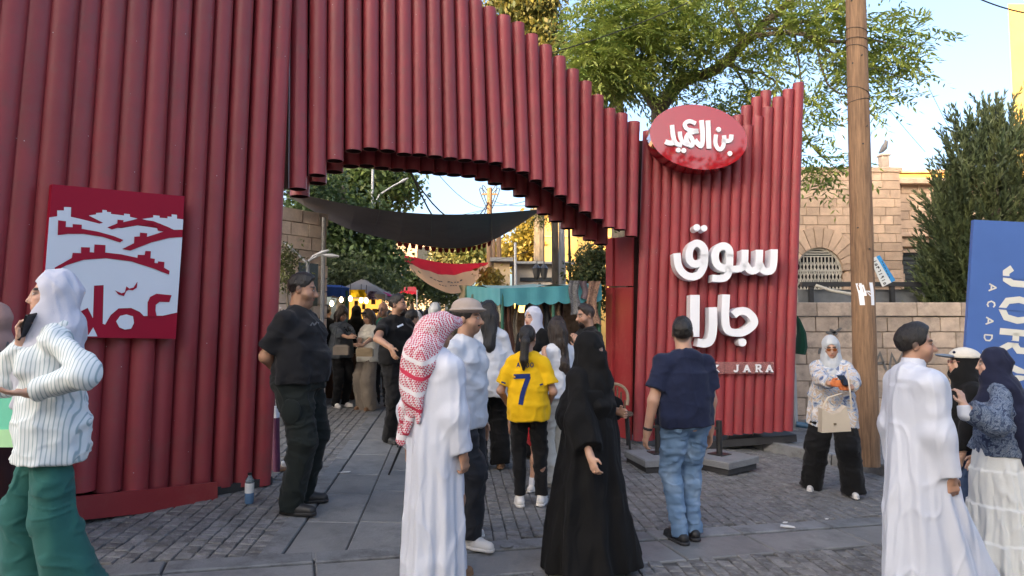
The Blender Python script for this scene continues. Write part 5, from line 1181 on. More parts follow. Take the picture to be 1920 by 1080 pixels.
# woman on the phone, front left
F = Fig('woman in white hijab and striped shirt talking on her phone, wide green trousers', (105, 1140), 512, Y=3.4, head=-92, face=4, fem=True, g=.9, R=('ik', (42, 642, 3.30), (.3, .5, -1)), Lf=('ik', (66, 736, 3.15), (.9, -.5, -.5)), hand=(.8, .25), hv=((-.05, .12, 1), (.05, 1, .03)), hd=((-.4, -.8, .1), (-.2, .3, 1)), feet=((.0, .03), (.02, -.16)), skin=(.52, .31, .22), res=.0065).body(); W1 = F
F.trousers(c_green, rt=.092, rk=.108, ra=.150, cut=.03, waist=1.02, fold=[(.012, (7, 7, 3)), (.005, (16, 16, 6))])
sh_ = F.top(c_stripe, sleeve=1.92, hem=.79, off=.016, hw=(.155, .14), flare=.01, su=.012, sf=.014, fold=[(.018, (6, 6, 9)), (.008, (17, 17, 20))])
F.mesh('collar', [('cap', F.nb + A3((-.07, .03, .0)), F.nb + A3((.07, .03, .0)), .05, .05), ('cap', F.nb + A3((.06, .0, .0)), F.nb + A3((.05, -.08, -.05)), .045, .03), ('cap', F.nb + A3((-.06, .0, .0)), F.nb + A3((-.05, -.08, -.05)), .045, .03)], c_stripe, fold=[(.008, (12, 12, 12))])
F.hijab(c_hij, drape=.12, dr=.13, tails=[(F.nb + A3((.0, -.07, .02)), F.nb + A3((.0, -.13, -.20)), .06, .045), (F.nb + A3((.0, -.13, -.20)), F.nb + A3((-.02, -.17, -.40)), .045, .025)], fold=.012, opening=(.062, .098, .098))
F.shoes(m_shoe_b)
pw = F.world(F.arms[0]['palm']); ph = empty('mobile_phone', pw, 'black mobile phone held to her ear by the woman in the striped shirt', 'phone'); mb = MB()
mb.box(pw + Vector((.025, -.015, .01)), .012, .07, .145, R=(Matrix.Rotation(rad(25), 3, 'Y') @ Matrix.Rotation(rad(12), 3, 'X')), inset=.004); mb.build('case', m_glass, ph)
# woman at the edge
F = Fig('woman in mauve scarf cut off by the edge, pale top and dark maroon skirt', (-12, 1028), 572, Y=4.05, head=-130, fem=True, R=HANG, Lf=((.2, .2, -1), (.0, .6, -.6)), skin=(.5, .3, .22), res=.009).body()
F.gown(c_maroon, [(.10, 0, .0, .24, .2), (.5, 0, 0, .2, .17), (1.0, 0, 0, .17, .13)], sleeve=0, name='skirt'); F.top(c_white, sleeve=1.9, hem=.95, su=.025, sf=.02); F.hijab(c_mauve, drape=.1, dr=.15); F.shoes(m_shoe_b)
bp_ = P(6, 740, 3.75); bag = empty('shopping_bag', bp_, 'mint green shopping bag hanging at the edge beside the maroon skirt', 'bag'); mb = MB()
b0 = bp_; mb.prism([b0 + Vector(q) for q in ((-.12, 0, .12), (.08, 0, .12), (.13, 0, -.28), (-.16, 0, -.28))], (0, .1, 0)); mb.build('bag_body', cloth('mint_vinyl', (.16, .58, .40), rough=.5), bag)
mb = MB(); mb.prism([b0 + Vector(q) + Vector((0, -.01, 0)) for q in ((-.16, 0, -.2), (.125, 0, -.2), (.135, 0, -.30), (-.165, 0, -.30))], (0, .12, 0)); mb.build('bag_base', cloth('pale_lime_vinyl', (.42, .72, .40), rough=.5), bag)
mb = MB(); mb.tube([b0 + Vector((-.06, .05, .1)), b0 + Vector((-.02, .04, .3)), b0 + Vector((.05, .05, .1))], .008, n=6); mb.build('handle', c_grey, bag)

# security guard
F = Fig('heavy-set guard in black t-shirt with hands behind his back by the left pipes', (556, 952), 514, head=66, face=14, pitch=9, g=1.36, belly=.12, fade=.75, R=('ik', (530, 704, 5.42), (.25, -.5, -.6)), Lf=('ik', (528, 706, 5.5), (.5, -.6, -.5)), feet=((.05, .03), (.05, -.02)), skin=(.36, .195, .12), res=.0075, stubble=.45, hand=(.6, .6)).body()
F.trousers(c_darkgreen, rt=.100, rk=.072, ra=.078, cut=.03, waist=1.02)
sh_ = F.top(c_black2, sleeve=.78, hem=.94, off=.012, hw=(.232, .19), su=.022, fold=[(.010, (7, 7, 13)), (.006, (18, 18, 26))], name='t_shirt'); sh_.name = 't_shirt'
for l in F.legs:
    q = l['kn'] * .45 + l['hip'] * .55 + A3((l['sd'] * .115, 0, 0)); F.mesh('cargo_pocket', [('ell', q, (.022, .075, .095), None)], c_darkgreen, fold=[(.006, (20, 20, 20))])
F.shoes(m_shoe_b, h=.08, chunky=1.15); F.hair_short(m_hairb, t=.002, top=.010)
F.mesh('moustache', [F.hcap((-.022, -.090, -.056), (.022, -.090, -.056), .006, .006)], m_hairb, res=F.res * .7)
shirt_text(F, sh_, [[(582, 611), (586, 605), (590, 610)], [(590, 609), (594, 604), (598, 606)], [(603, 588), (609, 597), (611, 606)], [(600, 594), (606, 604)]], 3, m_sett, F.root, 'chest_print')
# man with hand on hip
F = Fig('bearded man in black polo shirt standing with one hand on his hip', (742, 828), 553, head=38, face=30, g=1.08, R=('ik', (733, 652, 7.75), (1, -.5, -.2)), Lf=HANG, hv=((.0, .5, -.8), None), skin=(.38, .21, .135), fade=.8, stubble=.6, res=.011).body()
F.trousers(c_black, cut=.02, rt=.10, rk=.08, ra=.07); sh_ = F.top(c_black, sleeve=.62, hem=.93, neck=.03, su=.016, name='polo_shirt'); F.shoes(m_shoe_b); F.hair_short(m_hairb, t=.002); F.beard(m_hairb, low=.012)
shirt_text(F, sh_, [[(745, 613), (756, 608)]], 3.5, m_white, F.root, 'name_tag')
# two women looking at their hands
F = Fig('curly haired woman in grey top looking down at her hands, white trainers', (638, 763), 577, head=35, face=8, pitch=32, fem=True, g=1.1, R=('ik', (655, 634, 10.4), (1, -.2, -1)), Lf=('ik', (664, 638, 10.4), (1, -.2, -1)), hv=((-.5, .8, .1), (-.5, .8, .1)), skin=(.42, .24, .16), res=.012).body()
F.trousers(c_black, cut=.04, rt=.10, rk=.075, ra=.06); sh_ = F.top(c_grey, sleeve=1.3, hem=.86, su=.02, sf=.02); F.shoes(m_shoe_w); F.hair_long(m_hairbr2, length=.16, wid=.095, wave=.03)
shirt_text(F, sh_, [[(652, 622), (645, 613)], [(654, 621), (652, 611)], [(656, 621), (660, 612)], [(657, 623), (664, 618)], [(648, 623), (641, 620)]], 2.4, c_black, F.root, 'chest_print')
q = P(640, 656, 10.35); hb = empty('shoulder_bag', q, 'grey shoulder bag across the body of the curly haired woman', 'bag'); mb = MB(); mb.box(q, .25, .09, .16, inset=.03); mb.build('bag_body', c_taupe, hb)
mb = MB(); mb.tube([q + Vector((-.12, 0, .07)), q + Vector((-.1, .05, .35)), q + Vector((.05, .2, .52))], .012, n=6); mb.build('strap', c_grey, hb)
F = Fig('long haired woman in cream top and loose taupe trousers facing the curly haired woman', (689, 768), 582, head=-48, face=-8, pitch=22, fem=True, R=('ik', (672, 648, 10.4), (1, -.2, -1)), Lf=('ik', (676, 652, 10.2), (1, -.3, -1)), hv=((0, 1, .1), (0, 1, .1)), skin=(.42, .25, .17), res=.012).body()
F.trousers(c_taupe, rt=.115, rk=.12, ra=.125, cut=.02, fold=[(.02, (9, 9, 3)), (.008, (20, 20, 6))]); F.top(c_cream, sleeve=.9, hem=.84, su=.02); F.shoes(m_shoe_br); F.hair_long(m_hairbr2, length=.33, wid=.085, wave=.02)
mb = MB(); c = F.hp((0, -.07, .095)); mb.box(tuple(c), .12, .012, .035, inset=.004); o = mb.build('sunglasses', m_glass); o.parent = F.root
q = P(684, 660, 10.1); hb = empty('clutch_bag', q, 'olive clutch bag held by the woman in the cream top', 'bag'); mb = MB(); mb.box(q, .26, .09, .14, inset=.03); mb.build('bag_body', m_tan, hb); mb = MB(); mb.box(q + Vector((0, -.05, .03)), .2, .02, .06, inset=.006); mb.build('flap', m_tan, hb)
# bald man in green behind
F = Fig('bald man with glasses and emerald shirt between the stall and the black polo', (718, 700), 568, Y=11.4, head=-20, face=-15, pitch=12, g=1.1, R=('ik', (712, 590, 11.1), (1, 0, -1)), Lf=HANG, hv=((-.2, .2, 1), None), skin=(.44, .25, .17), res=.013, stubble=.3).body()
F.trousers(c_char); F.top(c_emerald, sleeve=.7, hem=.85, su=.02); F.shoes(m_shoe_b); F.glasses(m_glass)

# keffiyeh man
F = Fig('man seen from behind in white thobe with red chequered keffiyeh', (812, 1090), 590, head=138, face=-18, g=.97, R=((.10, -.02, -1), (.12, .16, -1)), Lf=HANG, skin=(.34, .19, .125), res=.0075, feet=((0, .06), (0, -.05)), hand=(.75, .4)).body()
F.gown(c_thobe, [(.055, .0, .0, .205, .185), (.45, 0, 0, .19, .165), (.85, 0, 0, .185, .15), (1.1, 0, 0, .175, .13), (1.35, 0, 0, .17, .11)], sleeve=1.9, su=.018, sf=.021, nf=8, amp=.085, fold=[(.009, (6, 6, 2.5)), (.005, (16, 16, 6))])
F.shoes(m_shoe_br)
hc = F.hc; F.mesh('keffiyeh', [F.he((0, .02, .025), (.097, .115, .112)), F.hcap((0, -.04, .055), (0, -.115, .045), .085, .06), ('cap', F.hp((0, .045, -.02)), F.nb + A3((.02, .075, -.02)), .098, .13), ('cap', F.nb + A3((.03, .075, .03)), A3((.07, .15, 1.20)), .125, .07), ('cap', A3((.06, .15, 1.2)), A3((.10, .175, .97)), .05, .022), ('cap', A3((.0, .14, 1.3)), A3((-.01, .17, 1.06)), .05, .02), ('cap', A3((.12, .08, 1.36)), A3((.20, .09, 1.12)), .055, .04), ('cap', A3((.20, .09, 1.12)), A3((.22, .11, .90)), .035, .03)], c_keff, k=.05, subs=[F.he((0, -.13, -.045), (.06, .09, .08))], fold=[(.022, (7, 7, 5)), (.010, (20, 20, 14))], res=F.res)
q = F.hp((0, 0, 0))
# young man in the hat
F = Fig('young man with bucket hat and moustache in white shirt behind the keffiyeh', (874, 1012), 568, Y=4.85, head=62, face=12, g=.98, R=HANG, Lf=HANG, feet=((0, .10), (0, -.1)), skin=(.40, .225, .145), res=.0085, stubble=.35).body()
F.trousers(c_char, rt=.098, rk=.085, ra=.075, cut=.07); F.top(c_white, sleeve=.9, hem=.83, hw=(.175, .14), su=.03, neck=.02); F.shoes(m_shoe_w, chunky=1.15); F.hair_short(m_hairb, t=.008)
F.mesh('moustache', [F.hcap((-.026, -.090, -.055), (.026, -.090, -.055), .008, .008)], m_hairb, res=F.res * .7)
mh = cloth('straw_grey_hat', (.36, .30, .26)); hat = F.mesh('hat', [F.he((0, .01, .085), (.098, .115, .07)), F.he((0, .0, .062), (.122, .142, .018))], mh, k=.02, res=F.res); F.mesh('hat_band', [F.he((0, .01, .078), (.103, .120, .022))], c_black, res=F.res)
# woman with long black hair in white blouse
F = Fig('woman with shoulder length black hair in loose white blouse seen from behind', (915, 872), 567, Y=7.1, head=183, face=8, fem=True, g=1.08, R=((.25, .1, -1), (-.1, .6, -.6)), Lf=HANG, feet=((.04, .06), (.0, 0)), skin=(.44, .26, .18), res=.0105).body()
F.trousers(c_black, rt=.10, rk=.095, ra=.10, cut=.05); F.top(c_white, sleeve=1.5, hem=.76, hw=(.20, .17), su=.03, sf=.03, flare=.02, fold=[(.016, (7, 7, 9)), (.008, (17, 17, 20))], name='blouse'); F.shoes(m_shoe_br); F.hair_long(m_hairb, length=.27, wid=.105, back=.07, wave=.018)
# jersey girl
F = Fig('girl with ponytail in yellow football shirt numbered seven, seen from behind', (990, 948), 612, head=178, face=-10, fem=True, g=.98, R=((.35, -.05, -1), (-.15, .75, -.45)), Lf=((.42, -.05, -1), (-.2, .7, -.5)), feet=((.03, .05), (-.02, 0)), skin=(.36, .205, .14), res=.0085).body()
F.trousers(c_black, rt=.096, rk=.072, ra=.052, cut=.10, name='leggings'); js = F.top(c_jersey, sleeve=.72, hem=.83, hw=(.195, .15), su=.028, fold=[(.012, (7, 7, 9)), (.006, (18, 18, 22))]); F.shoes(m_shoe_w, chunky=1.1); F.ponytail(m_hairb)
m_num = cloth('navy_print', (.010, .025, .12))
shirt_text(F, js, [[(963, 706), (994, 705)], [(991, 706), (983, 728), (979, 742), (976, 759)]], 9, m_num, F.root, 'shirt_number')
let = []
for ch, x in zip('ALDO', (972, 981.5, 989.5, 997.5)):
    for g in GLYPH[ch]: let.append([(x - 3 + p[0] * 5.6, 688.5 - p[1] * 8.5) for p in g])
shirt_text(F, js, let, 1.7, m_num, F.root, 'shirt_name')
shirt_text(F, js, [[(940, 716), (948, 719)], [(1012, 722), (1018, 720)]], 3, m_num, F.root, 'sleeve_trim')
# boy in red shorts, mostly hidden by the girl
F = Fig('child in red shorts and white socks standing just behind the yellow shirt', (985, 920), None, H=1.28, head=150, R=HANG, Lf=HANG, skin=(.42, .24, .16), res=.011).body(); F.trousers(c_red, rt=.10, rk=.09, lim=.25, name='shorts'); F.top(c_white, sleeve=.6, hem=.88); F.hair_short(m_hairb); F.shoes(m_shoe_w, sock=c_white)
# woman in white hijab and black
F = Fig('woman in snug white hijab and black top glancing left before the teal stall', (1000, 850), 577, Y=7.9, head=-30, face=-18, fem=True, R=HANG, Lf=HANG, skin=(.50, .30, .22), res=.0105).body(); F.gown(c_abaya, [(.05, 0, 0, .26, .2), (.6, 0, 0, .22, .17), (1.0, 0, 0, .19, .15), (1.3, 0, 0, .17, .12)], name='abaya', res=.018); F.hijab(c_hij, drape=.08, dr=.11)
# white t-shirt girl with long hair
F = Fig('young woman with long wavy dark hair and white t-shirt beside the black veil', (1046, 872), 598, Y=6.6, head=-140, face=-12, fem=True, R=HANG, Lf=('ik', (1022, 672, 6.35), (1, -.2, -1)), hv=(None, (-.1, .4, 1)), skin=(.42, .24, .165), res=.0095).body(); F.trousers(c_cream, rt=.105, rk=.09, ra=.09, cut=.04); F.top(c_white, sleeve=.62, hem=.92, su=.02); F.hair_long(m_hairbr, length=.34, wid=.10, back=.06, wave=.028); F.shoes(m_shoe_w)
# bearded man at the stall
F = Fig('bearded man in dark shirt with cropped hair by the draped rugs', (1100, 800), 572, Y=7.6, head=-58, face=-6, pitch=10, R=HANG, Lf=('ik', (1085, 650, 7.3), (1, 0, -1)), hv=(None, (0, .4, 1)), skin=(.42, .235, .155), fade=.8, stubble=.5, res=.0105).body(); F.trousers(c_black); F.top(c_black, sleeve=1.8, hem=.85, su=.02); F.hair_short(m_hairbr, t=.001); F.beard(m_hairbr, t=.008, low=.01); F.shoes(m_shoe_b)
# abaya woman
F = Fig('woman striding past in flowing black abaya and face veil', (1108, 1066), 627, head=48, face=14, fem=True, g=1.08, R=((.12, .30, -1), (.05, .5, -1)), Lf=('ik', (1160, 772, 4.55), (.4, -.6, -.6)), feet=((.02, .02), (.02, -.10)), skin=(.45, .27, .19), res=.0085, hand=(.45, .5)).body()
F.gown(c_abaya, [(.045, .05, .03, .40, .33), (.35, .03, .03, .33, .28), (.7, .01, .02, .27, .225), (1.0, 0, .01, .225, .185), (1.3, 0, .005, .19, .14)], sleeve=1.72, su=.045, sf=.072, nf=8, amp=.085, fold=[(.028, (5, 5, 2.5)), (.010, (16, 16, 7))], name='abaya')
F.hijab(c_abaya, drape=.26, dr=.20, fold=.014, opening=(.050, .05, .014), oz=.004, bulk=.006, name='veil', cover=[F.hcap((0, -.075, -.02), (0, -.088, -.17), .052, .05), ('cap', F.nb + A3((0, -.03, -.1)), F.nb + A3((-.05, .06, -.34)), .16, .17)])
F.shoes(m_shoe_br)
# navy polo man
F = Fig('man in navy polo shirt and washed blue jeans facing the tower', (1288, 1014), 597, head=-152, face=-30, g=1.14, R=((.14, .0, -1), (.06, .2, -1)), Lf=((.30, .02, -1), (.16, .16, -1)), feet=((-.02, .05), (-.03, -.02)), skin=(.46, .265, .18), fade=.85, stubble=.5, res=.0075, hand=(.4, .42)).body()
F.trousers(c_denim, rt=.100, rk=.070, ra=.060, cut=.055, name='jeans', fold=[(.010, (8, 8, 12)), (.009, (15, 15, 34))]); F.top(c_navy, sleeve=.66, hem=.90, hw=(.20, .145), su=.022, neck=.03, name='polo_shirt', fold=[(.010, (7, 7, 12)), (.005, (20, 20, 26))]); F.hair_short(m_hairb, t=.005, top=.014); F.beard(m_hairbr, t=.006, low=.01)
F.shoes(m_shoe_b, sole=m_shoe_g, chunky=1.12)
a_ = F.arms[1]; w_ = a_['wr'] - a_['d'] * .02; F.mesh('wristwatch', [('cone', w_ - a_['d'] * .012, w_ + a_['d'] * .012, .037, .036)], m_black, planes=[(w_ - a_['d'] * .013, -a_['d'])], res=F.res * .8)
# woman with phone on the right
F = Fig('woman in silver headscarf, tinted glasses and marbled jacket reading her phone by the pole', (1566, 922), 632, head=2, face=4, pitch=17, fem=True, g=1.12, R=('ik', (1566, 731, 6.38), (1, -.2, -.8)), Lf=('ik', (1597, 735, 6.38), (1, -.2, -.8)), hv=((-.7, .6, .1), (-.7, .6, .1)), feet=((.14, -.02), (.07, .10)), skin=(.44, .26, .18), res=.0085, hand=(.7, .7)).body()
F.trousers(c_black, rt=.105, rk=.11, ra=.115, cut=.03); F.top(c_tie, sleeve=1.8, hem=.74, hw=(.205, .17), flare=.03, su=.04, sf=.035, name='jacket', fold=[(.016, (7, 7, 10)), (.008, (18, 18, 18))]); F.hijab(c_silk, drape=.14, dr=.13, fold=.012, opening=(.060, .085, .098)); F.glasses(M('amber_lens', (.22, .07, .02), rough=.2)); F.shoes(m_shoe_w, chunky=.95)
c_handlayer = cloth('orange_hand_layer', (.50, .15, .05))  # thin orange layer over both hands
for i in (0, 1):
    a_ = F.arms[i]; F.mesh('hand_layer', [(p[0], p[1], p[2], p[3] + .002, p[4] + .002) for p, k in F.hand(i)], c_handlayer, res=.0065, k=.006)
q = F.world(F.arms[0]['palm']) + Vector((.055, -.03, .035)); ph = empty('mobile_phone', q, 'dark mobile phone in the orange tinted hands of the woman by the pole', 'phone'); mb = MB(); mb.box(q, .075, .15, .010, R=Matrix.Rotation(rad(38), 3, 'X'), inset=.003); mb.build('case', m_glass, ph)
q = P(1565, 786, 6.22); hb = empty('handbag', q, 'cream leather shoulder bag hanging in front of the marbled jacket', 'handbag'); mb = MB()
hbm = [(-.125, -.13), (.155, -.115), (.145, .0), (.115, .125), (.06, .07), (-.02, .05), (-.085, .08), (-.115, .10)]
mb.prism([q + Vector((x, 0, z)) for x, z in hbm], (0, .085, 0)); mb.build('bag_body', m_leather, hb, smooth=False)
mb = MB(); mb.tube([P(1597, 768, 6.24), P(1594, 735, 6.24), P(1590, 705, 6.38), P(1588, 690, 6.5)], .009, n=6); mb.tube([q + Vector((-.10, .04, .1)), q + Vector((-.04, .04, .2)), q + Vector((.10, .05, .24))], .009, n=6); mb.build('strap', m_leather, hb)
mb = MB(); mb.box(q + Vector((.0, -.004, -.045)), .025, .006, .018, inset=.002); mb.build('badge', m_tan, hb)
# thobe man on the right
F = Fig('young dark haired man in long white thobe turned away, front right', (1710, 1116), 612, Y=4.15, head=124, face=-20, g=.97, R=((.08, .06, -1), (.02, .22, -1)), Lf=HANG, skin=(.40, .225, .15), fade=.85, res=.0075, feet=((0, .16), (0, -.16)), hand=(.8, .5), stubble=.25).body()
F.gown(c_thobe, [(.055, 0, -.13, .21, .35), (.35, 0, -.08, .195, .28), (.7, 0, -.02, .185, .20), (1.0, 0, 0, .175, .155), (1.35, 0, 0, .16, .112)], sleeve=1.92, su=.020, sf=.022, nf=8, amp=.085, fold=[(.009, (5, 5, 2)), (.005, (15, 15, 5))])
F.mesh('collar', [('cone', F.nb + A3((0, .0, -.03)), F.hp((0, .012, -.085)) + A3((0, 0, -.005)), .078, .067)], c_thobe); F.hair_short(m_hairb, t=.006, top=.026, quiff=.02); F.shoes(m_shoe_br)
# woman with the cap
F = Fig('woman in white cap over black scarf and black jacket, facing left behind the thobe', (1805, 1005), 656, Y=5.25, head=-72, face=0, pitch=-6, fem=True, R=HANG, Lf=((.12, .15, -1), (.02, .35, -1)), skin=(.50, .31, .22), res=.0085).body()
F.trousers(c_denim_d, name='jeans', rt=.095, rk=.08, ra=.08); F.top(c_black, sleeve=1.85, hem=.90, su=.03, sf=.026, name='jacket'); F.hijab(c_black, drape=.26, dr=.16, fold=.012, opening=(.056, .096, .088)); F.glasses(M('pink_lens', (.35, .16, .14), rough=.15)); F.shoes(m_shoe_w)
F.mesh('cap', [F.he((0, .015, .055), (.104, .124, .085))], cloth('cream_cap', (.58, .55, .48)), planes=[(F.hp((0, 0, .045)), F.RH @ A3((0, .1, -1)))], res=F.res); F.mesh('cap_brim', [F.he((0, -.13, .048), (.085, .085, .016))], cloth('slate_brim', (.14, .18, .24)), planes=[(F.hp((0, -.085, .05)), F.RH @ A3((0, 1, 0)))], res=F.res * .8)
F.mesh('cap_badge', [F.he((.045, -.085, .085), (.02, .012, .014))], c_navy, res=F.res * .7)
# woman with the white skirt
F = Fig('woman in navy headscarf and tiered white skirt raising a finger to her face', (1862, 1072), 655, Y=4.78, head=-84, face=0, pitch=2, fem=True, R=((.15, .1, -1), (.0, .5, -1)), Lf=('ik', (1806, 760, 4.55), (.6, -.2, -1)), hv=(None, (-.15, .12, 1)), hd=((-1, 0, 0), (-.6, .8, 0)), skin=(.50, .31, .225), res=.0075, hand=(.4, .55)).body()
sk = F.gown(c_skirt, [(.06, .02, .02, .36, .30), (.30, .015, .015, .315, .265), (.305, .015, .015, .295, .25), (.56, .01, .01, .255, .22), (.565, .01, .01, .235, .205), (.82, 0, 0, .215, .185), (.825, 0, 0, .20, .175), (1.0, 0, 0, .172, .135)], sleeve=0, nf=17, amp=.045, name='skirt', k=.02, fold=[(.014, (10, 10, 3)), (.006, (26, 26, 8))], planes=[((0, 0, 1.02), (0, 0, 1))])
F.top(c_paisley, sleeve=1.8, hem=.93, hw=(.185, .15), su=.04, sf=.05, name='blouse', fold=[(.014, (8, 8, 9)), (.008, (20, 20, 18))])
F.mesh('cuff', [('cone', F.arms[1]['wr'] - F.arms[1]['d'] * .07, F.arms[1]['wr'], .048, .042)], c_white)
F.hijab(c_navy2, drape=.18, dr=.17, fold=.012, opening=(.056, .096, .092), cover=[('cap', F.nb + A3((0, .03, -.05)), A3((.03, .16, 1.05)), .13, .13), ('cap', A3((.06, .14, 1.1)), A3((.10, .20, .80)), .11, .06)]); F.shoes(m_shoe_br)

# people further back, glimpsed between the others
F = Fig('woman in pale pink scarf with her back turned, right of the hand-on-hip man', (780, 800), 584, Y=9.6, head=170, fem=True, skin=(.45, .27, .19), res=.014).body(hands=False); F.gown(c_black, [(.05, 0, 0, .25, .2), (.8, 0, 0, .2, .16), (1.3, 0, 0, .17, .12)], name='abaya', res=.02); F.hijab(c_palehij, drape=.1, dr=.13)
F = Fig('woman in white headscarf above the keffiyeh, walking away', (815, 800), 569, Y=10.2, head=190, fem=True, skin=(.45, .27, .19), res=.014).body(hands=False); F.gown(c_black2, [(.05, 0, 0, .25, .2), (.8, 0, 0, .2, .16), (1.3, 0, 0, .17, .12)], name='abaya', res=.02); F.hijab(c_silk, drape=.1, dr=.13)
F = Fig('person in denim jacket half hidden behind the black polo shirt', (772, 830), 582, Y=9.0, head=130, skin=(.40, .24, .16), res=.014).body(hands=False); F.trousers(c_black); F.top(c_denim, sleeve=1.9, hem=.85, su=.03, name='jacket'); F.hair_short(m_hairb)
F = Fig('shopper in black headscarf standing behind the two women by the stall', (668, 700), 574, Y=12.2, head=170, fem=True, skin=(.45, .27, .19), res=.016).body(hands=False); F.gown(c_black, [(.05, 0, 0, .25, .2), (.8, 0, 0, .2, .16), (1.3, 0, 0, .17, .12)], name='abaya', res=.02); F.hijab(c_black, drape=.1, dr=.15)
F = Fig('dark clothed shopper between the guard and the curly haired woman', (612, 700), 573, Y=12.0, head=160, skin=(.4, .24, .16), res=.016).body(hands=False); F.trousers(c_black); F.top(c_black2, sleeve=1.8, hem=.85); F.hair_short(m_hairb)
# the crowd down the street: four kinds, copied
protos = []
def crowd_proto(kind, lab):
    F = Fig(lab, (800, 700), None, Y=22, H=1.7, head=180 if kind != 1 else 10, fem=kind in (0, 2), skin=(.42, .25, .17), res=.02).body(hands=False)
    if kind == 0: F.gown(c_black, [(.05, 0, 0, .25, .2), (.8, 0, 0, .2, .16), (1.3, 0, 0, .17, .12)], name='abaya', res=.028); F.hijab(c_black, drape=.1, dr=.15)
    elif kind == 1: F.trousers(c_char, res=.028); F.top(c_taupe, sleeve=.8, hem=.85, res=.028); F.hair_short(m_hairb)
    elif kind == 2: F.gown(c_brown, [(.05, 0, 0, .25, .2), (.8, 0, 0, .2, .16), (1.3, 0, 0, .17, .12)], name='dress', res=.028); F.hijab(c_palehij, drape=.1, dr=.13)
    elif kind == 4: F.trousers(c_denim_d, res=.028); F.top(c_white, sleeve=.9, hem=.85, res=.028); F.hair_short(m_hairb)
    else: F.trousers(c_black, res=.028); F.top(c_black2, sleeve=1.8, hem=.85, res=.028); F.hair_short(m_hairb)
    F.root['group'] = 'shoppers crowding the far street'; protos.append(F.root)
for k, lab in enumerate(('far shopper in black headscarf in the crowd down the street', 'far man in taupe shirt in the crowd down the street', 'far woman in pale headscarf in the crowd down the street', 'far man in black clothes in the crowd down the street', 'far man in white shirt in the crowd down the street')): crowd_proto(k, lab)
rc = random.Random(21); first = [True] * 5; spots = []
for row, (Y, n, x0, x1) in enumerate(((13.5, 8, 700, 880), (15.5, 9, 690, 885), (18, 10, 690, 880), (21, 11, 700, 885), (25, 12, 710, 880), (30, 12, 720, 875))):
    for i in range(n): spots.append((x0 + (x1 - x0) * (i + rc.uniform(.1, .9)) / n, Y + rc.uniform(-.8, .8)))
for (px, Y) in spots:
    k = rc.choice((0, 0, 1, 1, 2, 2, 3, 4, 4)); r = protos[k]
    if first[k]: first[k] = False; o = r
    else:
        o = r.copy(); COL.objects.link(o)
        for ch in r.children:
            c = ch.copy(); COL.objects.link(c); c.parent = o
    p = P(px, 600, Y); o.location = (p.x, p.y, gz(p.x, p.y)); o.rotation_euler.z = rad(rc.choice((180, 175, 200, 10, -20, 90)) + rc.uniform(-15, 15)); s_ = rc.uniform(.93, 1.04) * .97; o.scale = (s_,) * 3
print('people', round(_t.time() - _T0, 1), 's')
# ------------------------------------------------------------------ seen through the arch
# stone house on the left side of the street
h0, h1 = P(520, 600, 10.2), P(609, 600, 10.9); hu = Vector((h1.x - h0.x, h1.y - h0.y, 0)); hL = hu.length; hu.normalize(); hn = Vector((hu.y, -hu.x, 0))
if hn.x < 0: hn = -hn
hz = gz(h0.x, h0.y) - .1; htop = P(527, 385, 10.1).z
sh = empty('stone_house', (h0.x, h0.y, hz), 'rough limestone house wall on the left side of the street, seen under the arch', 'house')
mb = MB(); mb.prism([v3(h0 - hu * 2, hz), v3(h1, hz), v3(h1, htop), v3(h0 - hu * 2, htop)], -hn * 3); mb.build('wall', m_mortar, sh)
blocks(sh, v3(h0 - hu * .9, hz), hu, UZ, hn, hL + .9, [(htop - hz) / 15] * 15, M('bright_limestone', (.74, .61, .50), rough=.85, var=.2, scale=5, bump=.6, bscale=24, rnd=.15, stain=(.50, .40, .32), stain_scale=2.6), lo=.28, hi=.5, seed=31, depth=.05, proud=.03)
mb = MB(); q = P(604, 415, 10.75); mb.tube([(q.x + .06, q.y - .1, hz), (q.x + .06, q.y - .1, q.z + .05)], .035, n=8); mb.build('downpipe', m_grey, sh, smooth=True)
mb = MB(); q = P(573, 494, 10.5); mb.prism([q - hu * .18 + hn * .09, q + hu * .18 + hn * .09, q + hu * .18 + hn * .09 + Vector((0, 0, -.7)), q - hu * .18 + hn * .09 + Vector((0, 0, -.7))], hn * -.02); mb.build('window', m_window, sh)
def lamp_post(label, base, top, arms, r=.05, hs=1.0, mat=m_grey, cat='street lamp'):
    b, t = P(*base), P(*top); z0 = gz(b.x, b.y); e = empty('street_lamp', (b.x, b.y, z0), label, cat); mb = MB(); mb.tube([(b.x, b.y, z0 - .05), (t.x, t.y, t.z)], [r, r * .7], n=10); mb.build('post', mat, e, smooth=True)
    for pts in arms:
        q = [P(*a) for a in pts]; mb = MB(); mb.tube(q, r * .5, n=8); a_ = mb.build('arm', mat, e, smooth=True); d = (q[-1] - q[-2]).normalized(); mb = MB(); mb.tube([q[-1] - d * .1 * hs, q[-1] + d * .15 * hs, q[-1] + d * .42 * hs], [.05 * hs, .085 * hs, .03 * hs], n=8); mb.build('lamp_head', mat, a_, smooth=True)
    return e
lamp_post('tall thin street lamp rising past the dark shade sail, one arm reaching right', (694, 600, 16), (699, 318, 16), [[(698, 390, 16), (712, 365, 16), (735, 350, 16), (752, 341, 16)]], .045, .5)
lamp_post('low double armed street lamp in front of the stone house', (577, 600, 9.6), (577, 488, 9.6), [[(577, 495, 9.6), (562, 480, 9.6), (548, 468, 9.6)], [(577, 493, 9.6), (588, 480, 9.6), (596, 477, 9.6)], [(577, 490, 9.6), (600, 478, 9.6), (614, 479, 9.6)]], .04, .42)
